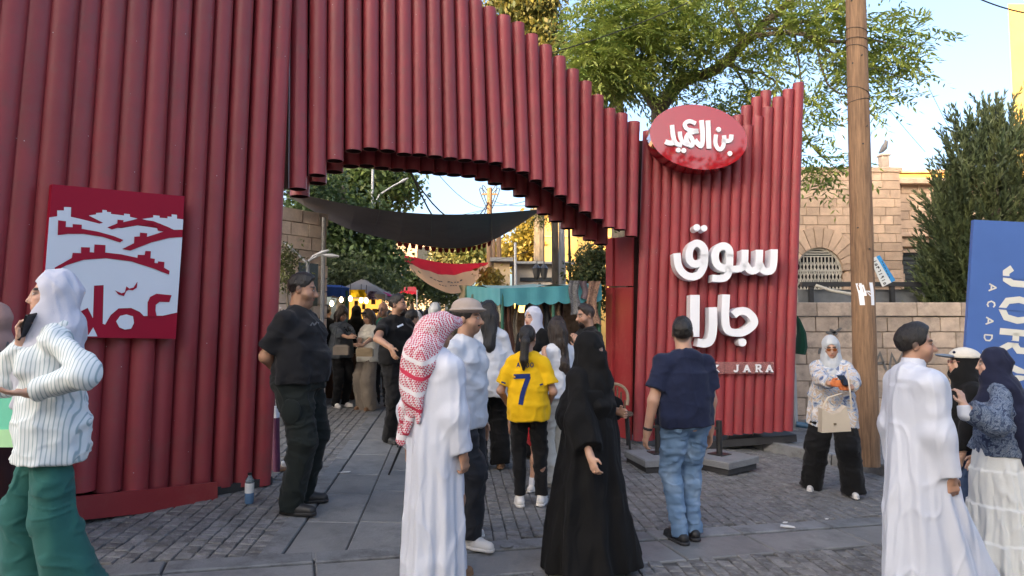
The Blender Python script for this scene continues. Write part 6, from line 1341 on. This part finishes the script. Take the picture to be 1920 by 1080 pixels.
# shade sails: cloth patches between four tied corners
def sail(name, label, near, far, Yn, Yf, mats, bands=None, sag=.15, nu=26, nv=10, hem=None):
    e = empty(name, P(near[0][0], near[0][1], Yn[0]), label, 'shade sail')
    def edge(pts, Y, t):
        k = t * (len(pts) - 1); i = min(int(k), len(pts) - 2); f = k - i; a, b = pts[i], pts[i + 1]; return P(a[0] + (b[0] - a[0]) * f, a[1] + (b[1] - a[1]) * f, Y[0] + (Y[1] - Y[0]) * t)
    near, far = smooth2(near, 3), smooth2(far, 3)
    def pt(u, v): p = edge(near, Yn, u).lerp(edge(far, Yf, u), v); p.z += .02 * math.sin(u * 40) * math.sin(v * 3) - sag * math.sin(v * math.pi) * math.sin(u * math.pi); return p
    bands = bands or [(0, 1, mats, 'cloth')]
    for (v0, v1, mt, nm) in bands:
        mb = MB()
        for i in range(nu):
            for j in range(nv):
                a, b = v0 + (v1 - v0) * j / nv, v0 + (v1 - v0) * (j + 1) / nv; mb.quad(pt(i / nu, a), pt((i + 1) / nu, a), pt((i + 1) / nu, b), pt(i / nu, b))
        mb.build(nm, mt, e, smooth=True)
    for (u, v, d) in ((0, 0, (-1.2, -.2, .35)), (1, 0, (1.2, -.2, .3)), (0, 1, (-1.2, .4, .1)), (1, 1, (1.2, .4, .1))):
        mb = MB(); p = pt(u, v); mb.tube([p, p + Vector(d)], .008, n=5); mb.build('tie_rope', m_wire, e)
    return e, pt
sl, pt = sail('shade_sail', 'wide charcoal shade sail slung across the street just past the arch', [(535, 358), (690, 392), (800, 402), (900, 402), (1018, 392)], [(548, 372), (640, 428), (740, 452), (850, 470), (930, 452), (1012, 396)], (9.3, 10.2), (12.6, 12.4), m_sail_dark, sag=.05)
mb = MB()
for i in range(16):
    a, b = pt(.42 + i * .02, 1.0), pt(.42 + i * .02 + .017, 1.0); c = (a + b) / 2 + Vector((0, 0, -.09)); mb.quad(a, b, c + (b - a) * .3, c - (b - a) * .3)
mb.build('red_fringe', cloth('dark_red_fringe', (.20, .02, .025)), sl, kind='stuff')
for u in (.34, .52, .74):
    mb = MB(); mb.tube([pt(u, k / 8) + Vector((0, 0, -.006)) for k in range(9)], .008, n=4); mb.build('seam', m_black, sl)
sl, pt = sail('shade_sail', 'sagging shade sail with red front band and tan lettered back further down the street', [(748, 476), (800, 488), (850, 496), (915, 492)], [(772, 508), (805, 536), (855, 556), (890, 532), (915, 500)], (18, 19), (25, 24), m_sail_tan, bands=[(0, .34, m_sail_red, 'red_band'), (.34, 1, m_sail_tan, 'tan_cloth')], sag=.0)
mb = MB()
for k, (w, h, dv) in enumerate(((.016, .16, 0), (.010, .30, .02), (.022, .12, 0), (.012, .24, -.02), (0, 0, 0), (.020, .14, 0), (.010, .34, .02), (.018, .12, 0), (.012, .2, .01), (.02, .14, 0))):
    if w: u = .34 + k * .030; a = pt(u, .53 + dv); b = pt(u + w, .53 + dv); mb.bar(a + Vector((0, -.03, -.05)), b + Vector((0, -.03, -.05)), .02, h)
for k in (0, 1, 2, 4, 5, 6): u = .40 + k * .024; a = pt(u, .66); b = pt(u + .014, .66); mb.bar(a + Vector((0, -.03, -.05)), b + Vector((0, -.03, -.05)), .02, .06)
mb.build('lettering', m_black, sl, kind='stuff')
# far end of the street
def house(name, label, a, b, Y, mat, dep=5, cat='building'):
    p, q = P(a[0], a[1], Y), P(b[0], b[1], Y); e = empty(name, ((p.x + q.x) / 2, Y + dep / 2, -.3), label, cat); mb = MB(); mb.box(((p.x + q.x) / 2, Y + dep / 2, (p.z - .3) / 2), q.x - p.x, dep, p.z + .3); mb.build('wall', mat, e); return e
e = house('stone_building', 'pinkish stone building at the far end with narrow arched windows', (690, 440), (815, 500), 48, m_pink)
for px in (786, 794, 802):
    mb = MB(); q = P(px, 478, 47.95); mb.prism([(q.x + dx, 47.97, q.z + dz) for dx, dz in ((-.16, -.5), (.16, -.5), (.16, .45), (.08, .6), (-.08, .6), (-.16, .45))], (0, .02, 0)); mb.build('window', m_window, e)
mb = MB(); q = P(752, 440, 48); mb.box((q.x, 50, q.z + .1), 5.2, 5.2, .25); mb.build('cornice', m_stone, e)
e = house('yellow_building', 'flat yellow rendered building right of the dark shade sail', (1004, 392), (1160, 500), 29, m_yellow)
mb = MB(); q = P(1008, 450, 28.97); mb.box((q.x + .02, 28.96, q.z), .05, .1, 3); mb.build('corner_strip', m_cream, e)
mb = MB(); q = P(1013, 445, 28.97); mb.box((q.x, 28.95, q.z - .3), .22, .06, 1.9); w_ = mb.build('window', m_window, e)
mb = MB(); q = P(1080, 443, 28.95); mb.box((q.x, 28.97, q.z), 3.6, .05, .05); mb.build('string_course', m_cream, e)
e = house('low_building', 'low pale building with a long dark opening behind the teal stall', (960, 492), (1062, 560), 22, M('pale_render', (.38, .34, .29), rough=.9, var=.1))
mb = MB(); q, r_ = P(975, 524, 21.97), P(1060, 520, 21.97); mb.box(((q.x + r_.x) / 2, 21.96, q.z), r_.x - q.x, .05, .13); mb.build('window', m_window, e); mb = MB(); mb.box(((q.x + r_.x) / 2, 21.8, q.z + .55), r_.x - q.x + .6, .4, .08); mb.build('roof', m_concrete, e)
e = house('kiosk', 'small flat roofed pale kiosk beside the brown poles', (926, 492), (956, 560), 21, m_cream, 1.5, 'kiosk'); mb = MB(); q = P(941, 491, 21); mb.box((q.x, 21.6, q.z + .05), .75, 1.9, .12); mb.build('roof', m_concrete, e)
def far_pole(label, base, top, r, mat, name='utility_pole', cat='utility pole'):
    b, t = P(*base), P(*top); z0 = gz(b.x, b.y); e = empty(name, (b.x, b.y, z0), label, cat); mb = MB(); mb.tube([(b.x, b.y, z0 - .1), (t.x, t.y, t.z)], [r, r * .8], n=10); mb.build('shaft', mat, e, smooth=True); return e, t
e, t = far_pole('far wooden pole with looped cables above the dark sail', (917, 600, 24), (918, 352, 24), .12, m_wood)
mb = MB()
for s_ in (-1, 1):
    for k in range(2): mb.tube([t + Vector((s_ * (.28 + .1 * k) * math.sin(a * math.pi / 8), 0, -.9 + 1.0 * math.sin(a * math.pi / 10) - .1 * k)) for a in range(9)], .018, n=5)
mb.build('cable_loop', m_wire, e, kind='stuff'); mb = MB(); mb.bar(t + Vector((-.3, 0, -.25)), t + Vector((.3, 0, -.25)), .06, .08); mb.build('cross_arm', m_wood, e)
far_pole('thin orange brown pole, left of the darker brown pole', (927, 600, 23), (926, 440, 23), .07, m_wood); far_pole('dark brown wooden pole beside the orange brown pole', (937, 600, 23), (935, 440, 23), .11, m_wood)
far_pole('slim pale pole in front of the low building', (968, 600, 19), (966, 455, 19), .05, m_grey, 'lamp_column', 'pole'); far_pole('broad light grey metal post behind the teal stall', (1055, 600, 12.5), (1053, 415, 12.5), .075, m_grey, 'metal_post', 'post'); far_pole('thin dark green post between the grey post and the tower', (1073, 600, 12), (1067, 428, 12), .03, m_black, 'metal_post', 'post')
e, t = far_pole('mossy tree trunk with a few leaves, left of the grey metal post', (1044, 600, 12.8), (1040, 408, 12.8), .085, m_bark, 'young_tree', 'tree')
C = blob_pts(pblobs([(1025, 395, 35, 14, 12.6, .3, 26), (1008, 402, 20, 10, 12.6, .2, 14)])); D = unit(RNG.normal(size=(len(C), 3)) + np.array((0, 0, -.4))); compound_leaves('leaves', C, D, e, ca=(.22, .24, .04), cb=(.10, .14, .03), L0=.3, lsize=.09)
e = empty('lantern_post', P(1012, 600, 17), 'black post with two old style lanterns above the teal stall', 'lantern'); q = P(1012, 545, 17); mb = MB(); mb.tube([(q.x, q.y, 0), (q.x, q.y, q.z + .2)], .04, n=8); mb.bar((q.x - .16, q.y, q.z + .15), (q.x + .16, q.y, q.z + .15), .03, .03); mb.build('post', m_black, e)
for px in (1006, 1020):
    c = P(px, 512, 17); mb = MB(); mb.lathe(c - Vector((0, 0, .18)), [(.03, 0), (.07, .06), (.11, .28), (.12, .3), (.03, .42), (.015, .5)], n=8); mb.build('lantern', m_black, e)
def wire(pts, r=.012, label='overhead cable', name='overhead_cable'):
    mb = MB(); mb.tube(pts, r, n=5); return tag(mb.build(name, m_wire), label, 'cable', 'overhead cables')
def catenary(a, b, sag, n=14): a, b = Vector(a), Vector(b); return [a.lerp(b, i / n) - Vector((0, 0, sag * 4 * (i / n) * (1 - i / n))) for i in range(n + 1)]
for (x, y, Y, sg, lb) in ((755, 300, 12, 1.0, 'upper thick cable sagging to the far wooden pole'), (765, 310, 12, 1.5, 'lower thick cable sagging to the far wooden pole'), (800, 300, 13, .3, 'thin straight cable running up and out above the far pole'), (700, 400, 14, .2, 'thin cable from the lamp post side to the far pole'), (690, 415, 14, .25, 'lowest thin cable crossing the pale sky under the arch')): wire(catenary(P(x, y, Y), P(916, 378 + (sg < .4) * 12, 24), sg), .018 if sg > .5 else .008, lb)
wire(catenary(P(921, 375, 24), P(1140, 330, 13), .4), .01, 'thin cable rising right from the far pole'); wire(catenary(P(921, 385, 24), P(1130, 300, 13), .3), .01, 'second thin cable rising right from the far pole')
wire(catenary(P(1030, 100, 9.5), P(1290, 5, 9.5), .05), .008, 'black wire slanting up through the green tree'); wire(catenary(P(1830, -5, 12), P(1990, 30, 12), .1), .014, 'black cable crossing the top corner before the yellow building'); wire(catenary(P(1720, 120, 14), P(1805, 290, 14), .02), .005, 'faint wire dropping to the conifer'); wire(catenary(P(1655, 190, 14), P(1735, 285, 14), .02), .005, 'faint wire dropping behind the pole to the stone house')

# ------------------------------------------------------------------ market stalls
m_bulb = M('warm_bulb', (1, .80, .48), emit=4)
def cloth_strip(name, label, px0, px1, py0, py1, Y, mat, wav=.03, cat='scarf', group=None, n=5):
    e0 = P(px0, py0, Y); e1 = P(px1, py1, Y); w = e1.x - e0.x; h = e0.z - e1.z; mb = MB(); r = random.Random(int(px0 * 7 + py0)); ph = r.uniform(0, 6)
    g = lambda i, j: Vector((e0.x + w * i / n * (1 - .15 * math.sin(j * .5)) + .02 * math.sin(j * .7 + ph), Y + wav * math.sin(i * 1.9 + ph + .3 * j), e0.z - h * j / 8 * (1 + .05 * math.sin(i + ph))))
    for i in range(n):
        for j in range(8): mb.quad(g(i, j), g(i + 1, j), g(i + 1, j + 1), g(i, j + 1))
    k = len(mb.v); mb.v += [(x, y + .012, z) for x, y, z in mb.v[:k]]; nf = len(mb.f); mb.f += [tuple(k + i for i in reversed(f)) for f in mb.f[:nf]]; mb.m += [0] * nf
    return tag(mb.build(name, mat, smooth=True), label, cat, group)
def valance(mb, a, b, drop, n, dy=.02):
    """scalloped hanging edge from a to b"""
    a, b = Vector(a), Vector(b); m_ = n * 6
    for i in range(m_):
        f0, f1 = i / m_, (i + 1) / m_; d0 = drop * (1 + .16 * abs(math.sin(f0 * n * math.pi)) - .1); d1 = drop * (1 + .16 * abs(math.sin(f1 * n * math.pi)) - .1)
        o0, o1 = (Vector((0, dy * math.sin(f * n * 4.4), 0)) for f in (f0, f1)); p, q = a.lerp(b, f0), a.lerp(b, f1); mb.quad(p, q, q + o1 - Vector((0, 0, d1)), p + o0 - Vector((0, 0, d0)))
stall = empty('market_stall', (1.0, 9.6, gz(1, 9.6)), 'teal canopied clothes stall with scarves hanging all round, beside the tower', 'market stall')
c_l, c_c, c_r = P(874, 536, 10.9), P(938, 541, 9.2), P(1128, 533, 9.35); bk_r = P(1120, 535, 11.2)
mb = MB(); mid = (c_l + c_r) / 2 + Vector((0, .2, .0))
for a, b in ((c_c, c_r), (c_r, bk_r), (bk_r, c_l), (c_l, c_c)):
    for k in range(6):
        f0, f1 = k / 6, (k + 1) / 6; w0, w1 = (Vector((0, 0, -.03 * math.sin(f * math.pi * 3))) for f in (f0, f1)); mb.poly([a.lerp(b, f0) + w0, a.lerp(b, f1) + w1, mid])
mb.build('canopy', m_teal, stall)
mb = MB(); valance(mb, c_c, c_r, .25, 7); mb.build('valance', m_teal, stall, smooth=True); mb = MB(); valance(mb, c_l, c_c, .24, 8); mb.build('valance', m_teal, stall, smooth=True)
for q in (c_c + Vector((.03, .03, 0)), c_r + Vector((-.03, .03, 0)), c_l, bk_r, c_c.lerp(c_r, .52) + Vector((0, .05, 0))):
    mb = MB(); mb.tube([(q.x, q.y, gz(q.x, q.y)), (q.x, q.y, q.z)], .024, n=8); mb.build('post', m_green, stall, smooth=True)
mb = MB(); mb.box(((c_l.x + c_r.x) / 2 + .1, 10.7, .55), 1.6, .6, .8, inset=.02); mb.build('table', c_brown, stall)
mb = MB(); mb.quad(c_l + Vector((.1, .25, -.1)), bk_r + Vector((0, .05, -.1)), bk_r + Vector((0, .05, -1.3)), c_l + Vector((.1, .25, -1.3))); mb.build('back_cloth', M('goods_cloth', (.14, .10, .075), rough=.9, var=.7, scale=9), stall)
hang = [(862, 885, 535, 562, 10.9, (.30, .25, .17), 'beige'), (886, 902, 552, 600, 10.5, (.42, .38, .30), 'cream knotted'), (903, 922, 555, 640, 10.2, (.12, .03, .03), 'dark maroon'), (928, 944, 552, 605, 9.5, (.5, .47, .38), 'off-white'), (946, 962, 565, 660, 9.45, (.10, .045, .03), 'chestnut brown'), (964, 972, 560, 640, 9.5, (.32, .27, .2), 'sand coloured'), (985, 996, 558, 600, 9.7, (.18, .19, .19), 'slate grey'), (1006, 1015, 560, 625, 9.6, (.40, .38, .36), 'pale grey'), (1018, 1032, 562, 630, 9.5, (.025, .028, .035), 'black'), (1036, 1052, 554, 600, 9.45, (.19, .13, .085), 'camel brown'), (1053, 1060, 560, 640, 9.6, (.06, .02, .02), 'deep burgundy')]
for (a, b, y0, y1, Y, c, nm) in hang:
    cloth_strip('hanging_scarf', nm + ' scarf hanging from the teal stall', a, b, y0, y1, Y, cloth(nm.replace(' ', '_').replace('-', '_') + '_scarf_cloth', c, var=.3, scale=14), group='scarves hanging on the teal stall')
for (a, b, y0, y1, c, nm, pr_) in ((1068, 1090, 526, 592, (.11, .11, .115), 'grey patterned rug', 1), (1089, 1104, 527, 560, (.13, .10, .115), 'mauve grey blanket', 0), (1102, 1124, 527, 610, (.17, .10, .07), 'brown woven rug', 1)):
    cloth_strip('draped_rug', nm + ' draped over the front edge of the teal stall', a, b, y0, y1, 9.27, print_mat(nm.replace(' ', '_'), [(.42, c), (.5, tuple(q * 1.7 for q in c)), (.58, tuple(q * .7 for q in c))], 22, 1) if pr_ else cloth(nm.replace(' ', '_'), c), wav=.012, cat='rug', group='rugs draped over the teal stall')
q = P(978, 572, 10.2); mb = MB(); mb.lathe(q - Vector((0, 0, .12)), [(.03, 0), (.11, .06), (.12, .14), (.07, .2), (.03, .23)], n=12); tag(mb.build('paper_lantern', M('orange_lantern', (1, .52, .12), emit=1.4)), 'glowing orange lantern hanging inside the teal stall', 'lantern')
# left side: blue stall, grey umbrella, goods with a glowing backdrop
bs = empty('market_stall', P(590, 600, 11.5), 'blue canopied stall on the left with glowing bulbs', 'market stall')
a, b, c_, d = P(515, 534, 11.0), P(655, 540, 11.4), P(640, 535, 13.4), P(520, 532, 13); mb = MB(); mb.quad(a, b, c_, d); mb.build('canopy', m_blue, bs); mb = MB(); valance(mb, a, b, .16, 9); mb.build('valance', m_blue, bs)
for q in (P(553, 545, 11.1), P(650, 545, 11.4)): mb = MB(); mb.tube([(q.x, q.y, gz(q.x, q.y)), (q.x, q.y, q.z)], .026, n=8); mb.build('post', m_green, bs)
mb = MB(); q = P(620, 590, 12); mb.box((q.x, 12.1, .75), 1.1, .5, .9, inset=.02); mb.build('table', c_brown, bs)
def bulb(px, py, Y, lab):
    q = P(px, py, Y); e = empty('light_bulb', q, lab, 'bulb', 'stall bulbs'); mb = MB(); mb.lathe(q - Vector((0, 0, .06)), [(.01, 0), (.034, .025), (.038, .05), (.024, .085), (.016, .10)], n=10); mb.build('glass', m_bulb, e, smooth=True); mb = MB(); mb.tube([q + Vector((0, 0, .06)), q + Vector((0, 0, .3))], .006, n=5); mb.build('flex', m_wire, e)
for (px, py, Y, lb) in ((622, 568, 11.6, 'glowing bulb under the blue canopy beside the guard'), (640, 561, 12, 'bright bulb at the end of the blue canopy'), (657, 559, 12, 'larger bright bulb before the yellow cloth'), (677, 562, 12.3, 'first of two bulbs under the grey umbrella'), (687, 563, 12.3, 'second of two bulbs under the grey umbrella'), (742, 564, 13.5, 'cool bright bulb at the edge of the grey umbrella')): bulb(px, py, Y, lb)
gu = empty('market_umbrella', P(684, 600, 13.2), 'large grey square market umbrella behind the blue stall', 'umbrella'); ap = P(680, 522, 13.4); cs = [P(622, 549, 12.6), P(722, 552, 12.2), P(750, 556, 14.2), P(665, 548, 14.6)]; m_taupe_canvas = M('taupe_canvas', (.34, .30, .275), rough=.85, var=.12)
for i in range(4):
    mb = MB(); A_, B_ = cs[i], cs[(i + 1) % 4]; mb.poly([A_, B_, ap]); mb.quad(A_, B_, B_ - Vector((0, 0, .1)), A_ - Vector((0, 0, .1))); mb.build('canopy_panel', m_taupe_canvas, gu)
mb = MB(); mb.tube([(ap.x, ap.y, gz(ap.x, ap.y)), tuple(ap + Vector((0, 0, .05)))], .025, n=8); mb.build('pole', m_grey, gu)
cloth_strip('hanging_cloth', 'bright yellow cloth hung under the grey umbrella', 655, 688, 543, 557, 12.1, cloth('yellow_cloth', (.75, .48, .01)), cat='cloth'); cloth_strip('hanging_cloth', 'purple flowered cloth hung beside the yellow cloth', 689, 706, 546, 562, 12.1, print_mat('purple_floral', [(.4, (.18, .08, .2)), (.5, (.5, .42, .5)), (.6, (.08, .04, .12))], 20, 1), cat='cloth')
e = empty('parasol', P(716, 600, 12.6), 'small magenta parasol beside the purple cloth', 'parasol'); mb = MB(); q = P(717, 549, 12.6); mb.lathe(q - Vector((0, 0, .07)), [(.22, 0), (.14, .05), (.02, .09)], n=10); mb.build('canopy', cloth('magenta_cloth', (.62, .01, .18)), e); mb = MB(); mb.tube([(q.x, q.y, gz(q.x, q.y)), q], .012, n=6); mb.build('pole', m_grey, e)
m_gold = M('glowing_gold_backdrop', (1, .50, .08), emit=.32)  # emission puts the glow of the stall lights into the backdrop itself
e = empty('display_stand', P(690, 600, 12.9), 'golden display of goods with a self-glowing backdrop under the grey umbrella', 'display'); mb = MB(); a, b = P(655, 556, 12.95), P(716, 600, 12.95); mb.box(((a.x + b.x) / 2, 12.97, (a.z + b.z) / 2), b.x - a.x, .04, a.z - b.z); mb.build('backdrop', m_gold, e)
for (px, py, w, h) in ((668, 570, 6, 12), (700, 566, 7, 9), (703, 583, 9, 8), (682, 575, 5, 10), (690, 586, 8, 8)):
    q = P(px, py, 12.88); mb = MB(); mb.box(q, w * 12.88 / FPX, .05, h * 12.88 / FPX, inset=.006); mb.build('framed_print', c_brown, e)
e = empty('market_canopy', P(770, 600, 19), 'small red stall roof far along the left side', 'canopy'); mb = MB(); q = P(768, 545, 19); mb.poly([q + Vector((-.28, -.4, 0)), q + Vector((.30, -.4, -.06)), q + Vector((.12, .4, .14)), q + Vector((-.2, .4, .14))]); mb.build('roof', cloth('red_canvas', (.5, .02, .04)), e); mb = MB(); valance(mb, q + Vector((-.28, -.4, 0)), q + Vector((.30, -.4, -.06)), .08, 5); mb.build('valance', cloth('red_canvas_edge', (.5, .02, .04)), e)
for dx in (-.26, .28): mb = MB(); mb.tube([(q.x + dx, q.y - .4, 0), (q.x + dx, q.y - .4, q.z)], .02, n=6); mb.build('post', m_grey, e)
e = empty('blossom_branches', P(529, 640, 9), 'spray of white and pink artificial blossom beside the blue stall', 'flowers'); q = P(529, 640, 9)
mb = MB()
for k in range(6): mb.tube([q + Vector((0, 0, -.4)), q + Vector((.03 * (k - 3), 0, .1)), q + Vector((.045 * (k - 3), .02, .45))], .006, n=4)
mb.build('stem', m_bark, e, kind='stuff'); leaf_cloud('blossom', pblobs([(528, 610, 10, 30, 9, .15, 60)]), .035, (.75, .5, .58), (.75, .72, .72), e, clump=6, spread=.03)
mb = MB(); mb.lathe((q.x, q.y, gz(q.x, q.y)), [(.1, 0), (.14, .3), (.15, .32)], n=14); mb.build('pot', m_concrete, e)

# ------------------------------------------------------------------ street clutter
def ballast(label, px, py, ang, post):
    c = G(px, py); e = empty('bollard', c, label, 'bollard', 'bollards on concrete slabs by the tower'); R = Matrix.Rotation(rad(ang), 3, 'Z')
    mb = MB(); mb.box(c + Vector((0, 0, .04)), .58, .58, .07, R=R); mb.build('rubber_foot', m_dark, e); mb = MB(); mb.box(c + Vector((0, 0, .115)), .62, .62, .08, R=R, inset=.012); mb.build('slab', m_concrete, e)
    mb = MB(); mb.box(c + Vector((0, .05, .16)), .2, .2, .012, R=R); mb.build('base_plate', m_black, e); mb = MB(); mb.tube([c + Vector((0, .05, .16)), c + Vector((0, .05, .56))], .036, n=14); mb.build('post', m_black, e, smooth=True)
    mb = MB(); mb.box(c + Vector((-.045, .03, .47)), .05, .04, .03); mb.build('hook', m_black, e); return e
ballast('black bollard on a concrete slab between the abaya and the polo shirt', 1236, 876, 12, 1); ballast('black bollard on a concrete slab right of the blue jeans', 1352, 878, 38, 1)
def ground_wire(pts, lab, r=.008): mb = MB(); q = [G(x, y, up) + Vector((0, 0, r)) for x, y, up in pts]; sm = [q[0]]; [sm.extend((a.lerp(b, .33), a.lerp(b, .66))) for a, b in zip(q, q[1:])]; mb.tube(sm + [q[-1]], r, n=6); tag(mb.build('power_cable', m_grille, smooth=True), lab, 'cable')
ground_wire([(1412, 815, .2), (1408, 828, .06), (1392, 838, 0), (1365, 840, 0), (1340, 838, 0)], 'pale cable looping on the cobbles under the tower'); ground_wire([(1366, 816, .2), (1362, 832, .04), (1350, 842, 0), (1335, 846, 0)], 'short pale cable dropping beside the bollard'); ground_wire([(1206, 826, .2), (1212, 838, .08), (1214, 846, .02)], 'thin cable hanging under the corner of the tower', .005)
b = G(467, 944); wb = empty('water_bottle', b, 'half full plastic water bottle standing by the red pipes', 'bottle'); m_pet = M('clear_plastic', (.55, .66, .72), rough=.12, trans=.75, var=.02); m_lab = M('blue_water', (.12, .22, .36), rough=.25)
mb = MB(); mb.lathe(b, [(.030, 0), (.036, .012), (.036, .11), (.034, .115), (.034, .155)], n=16); mb.build('lower_body', m_lab, wb, smooth=True); mb = MB(); mb.lathe(b, [(.0365, .09), (.0368, .17)], n=16); mb.build('label', m_paper, wb, smooth=True); mb = MB(); mb.lathe(b, [(.034, .17), (.034, .195), (.014, .228), (.014, .238)], n=16); mb.build('neck', m_pet, wb, smooth=True); mb = MB(); mb.lathe(b, [(.017, .236), (.017, .252)], n=14); mb.build('cap', m_black, wb)
def litter(px, py, pts, lab, name='paper_scrap', mat=None, h=.006):
    c = G(px, py); mb = MB(); mb.prism([c + Vector((x, y, .012 - .055 * x + .018 * y + .004 * math.sin(30 * x))) for x, y in pts], (0, 0, h)); tag(mb.build(name, mat or m_paper), lab, 'litter')
litter(1475, 990, [(-.055, .0), (-.03, .05), (.0, .03), (.02, .02), (.06, -.01), (.055, -.045), (.02, -.03), (-.02, -.02)], 'crumpled white tissue on the cross strip, the larger scrap'); litter(1472, 983, [(-.02, 0), (0, .02), (.03, .01), (.01, -.01)], 'small white scrap just behind the crumpled tissue'); litter(950, 1026, [(.05 * math.cos(k * .524), .05 * math.sin(k * .524)) for k in range(12)], 'flat pale round marker in the cross strip', 'round_marker', m_concrete, .004); litter(645, 888, [(-.06, -.01), (.0, .012), (.06, .03), (.05, .0), (.0, -.005)], 'torn white paper strip on the flagstones'); litter(1550, 976, [(-.015, 0), (0, .012), (.02, 0), (0, -.01)], 'tiny white speck of paper before the woman with the phone')
t0 = P(792, 742, 6.2); tp = empty('camera_tripod', (t0.x, t0.y, gz(t0.x, t0.y)), 'black tripod standing half hidden behind the keffiyeh', 'tripod')
for q in (G(729, 890), G(745, 838), G(842, 880)): mb = MB(); mb.tube([t0, t0.lerp(q, .55), q], [.016, .014, .010], n=8); mb.build('leg', m_black, tp, smooth=True)
mb = MB(); mb.box(t0 + Vector((0, 0, .03)), .08, .08, .07, inset=.01); mb.tube([t0, t0 + Vector((0, 0, -.3))], .013, n=8); mb.build('head', m_black, tp)
c = G(1153, 835); ch = empty('wicker_chair', c, 'rounded wicker chair back showing behind the black abaya', 'chair'); m_wick = M('woven_wicker', (.12, .085, .055), rough=.8, var=.4, scale=40, bump=.5)
z = c.z; hoop = [c + Vector((.185 * math.sin(a), .06 * math.cos(a), .45 + .38 * (1 - (a / 2.2) ** 2 * .9))) for a in np.linspace(-2.0, 2.0, 15)]
mb = MB(); mb.tube(hoop, .022, n=8); mb.build('back_frame', M('aged_cane', (.24, .18, .12), rough=.7, var=.3), ch, smooth=True)
for k in range(7): x = -.15 + k * .05; mb = MB(); mb.tube([c + Vector((x, .05, .45)), c + Vector((x, .05, .45 + .36 * (1 - (x / .2) ** 2)))], .012, n=6); mb.build('back_slat', m_wick, ch)
mb = MB(); mb.lathe(c + Vector((0, -.15, .42)), [(.2, 0), (.23, .02), (.22, .05)], n=18); mb.build('seat', m_wick, ch)
for x, y in ((-.17, .0), (.17, .0), (-.15, -.3), (.15, -.3)): mb = MB(); mb.tube([c + Vector((x, y, 0)), c + Vector((x * .9, y * .9, .43))], .016, n=7); mb.build('leg', m_black, ch)
q = P(1490, 792, 10.3); mb = MB(); mb.tube([(q.x, q.y, gz(q.x, q.y)), tuple(P(1487, 700, 10.3))], .05, n=10); fp = empty('standpipe', (q.x, q.y, gz(q.x, q.y)), 'grey standpipe with a blue valve between the tower and the wall', 'pipe'); mb.build('pipe', m_grey, fp, smooth=True); mb = MB(); mb.tube([q + Vector((0, -.05, -.02)), q + Vector((.16, -.1, -.04))], .045, n=10); mb.tube([q + Vector((.14, -.1, -.04)), q + Vector((.14, -.1, .06))], .02, n=8); mb.build('valve', M('blue_valve', (.06, .14, .22), rough=.5), fp)
q = P(1498, 630, 10.9); e = empty('folded_parasol', q, 'dark green folded parasol cloth against the wall beside the tower', 'parasol'); mb = MB(); r_ = random.Random(2)
prof = [(1490, 588, .02), (1497, 600, .05), (1503, 625, .11), (1502, 650, .15), (1500, 664, .13)]; pts = [P(x, y, 10.9) for x, y, w in prof]; mb.tube(pts, [w for _, _, w in prof], n=9, aspect=.6); mb.build('cloth', cloth('bottle_green_canvas', (.008, .05, .03)), e, smooth=True); mb = MB(); mb.tube([P(1484, 560, 10.9), (pts[-1].x - .08, 10.9, gz(pts[-1].x, 10.9))], .018, n=8); mb.build('pole', m_grey, e)
q = G(519, 884); e = empty('rolled_banner', q, 'purple rolled banner with a white cap leaning behind the left pipes', 'banner'); mb = MB(); mb.tube([q, P(517, 770, q.y)], .035, n=12); mb.build('roll', M('purple_vinyl', (.10, .025, .07), rough=.45), e, smooth=True); mb = MB(); mb.tube([P(517, 783, q.y), P(517, 762, q.y)], .038, n=12); mb.build('end_cap', m_white, e, smooth=True); mb = MB(); mb.tube([q + Vector((-.05, .05, 0)), P(512, 690, q.y + .1)], .02, n=8); mb.build('rod', M('purple_rod', (.12, .03, .05), rough=.4), e, smooth=True)
c = G(528, 880); e = empty('flip_flop_shoe', c, 'abandoned pale shoe lying behind the guard', 'shoe'); mb = MB(); mb.box(c + Vector((0, 0, .015)), .09, .2, .03, rz=.4, inset=.01); mb.build('sole', m_shoe_br, e); mb = MB(); mb.box(c + Vector((.02, .04, .05)), .07, .09, .05, rz=.4, inset=.015); mb.build('upper', m_shoe_w, e)
# ------------------------------------------------------------------ out of view behind the camera: a block added to shade the scene, trees mirrored in the oval sign
ab = empty('shade_block', (-27, -32, -2), 'unseen pale block behind the camera, added and sized to shade the street', 'building'); mb = MB(); mb.box((-27, -32, 10), 34, 10, 24); mb.build('wall', m_cream, ab); mb = MB(); mb.box((-27, -32, 22.15), 34.4, 10.4, .3); mb.build('roof', m_concrete, ab)
for fl in range(6):
    for k in range(7): mb = MB(); mb.box((-41 + k * 4.6, -26.96, 1.5 + fl * 3.6), 1.5, .1, 1.7); mb.build('window', m_window, ab)
for i, (x, y, h, r) in enumerate(((-2, -24, 13, 3.2), (3.2, -25, 16.8, 3.4), (7.2, -24, 15.2, 3.0), (12.2, -24, 15.6, 3.0), (16.6, -25, 17.2, 3.6), (23, -26, 14, 4.0))):
    z0 = gz(x, y); e = empty('roadside_tree', (x, y, z0), ('round topped', 'tall ragged', 'broad dense', 'upright dark', 'tallest dark', 'low bushy')[i] + ' tree across the road behind the camera', 'tree', 'trees across the road'); mb = MB(); mb.tube([(x, y, z0), (x, y, z0 + h * .7)], [.25, .12], n=8); mb.build('trunk', m_bark, e)
    leaf_cloud('crown', [((x, y, z0 + h * .60), (r, r * .8, h * .30), 300), ((x + r * .5, y, z0 + h * .48), (r * .8, r * .8, h * .28), 150), ((x - r * .5, y, z0 + h * .50), (r * .8, r * .8, h * .28), 150)], .7, (.06, .09, .025), (.03, .05, .015), e, clump=13, spread=.45)
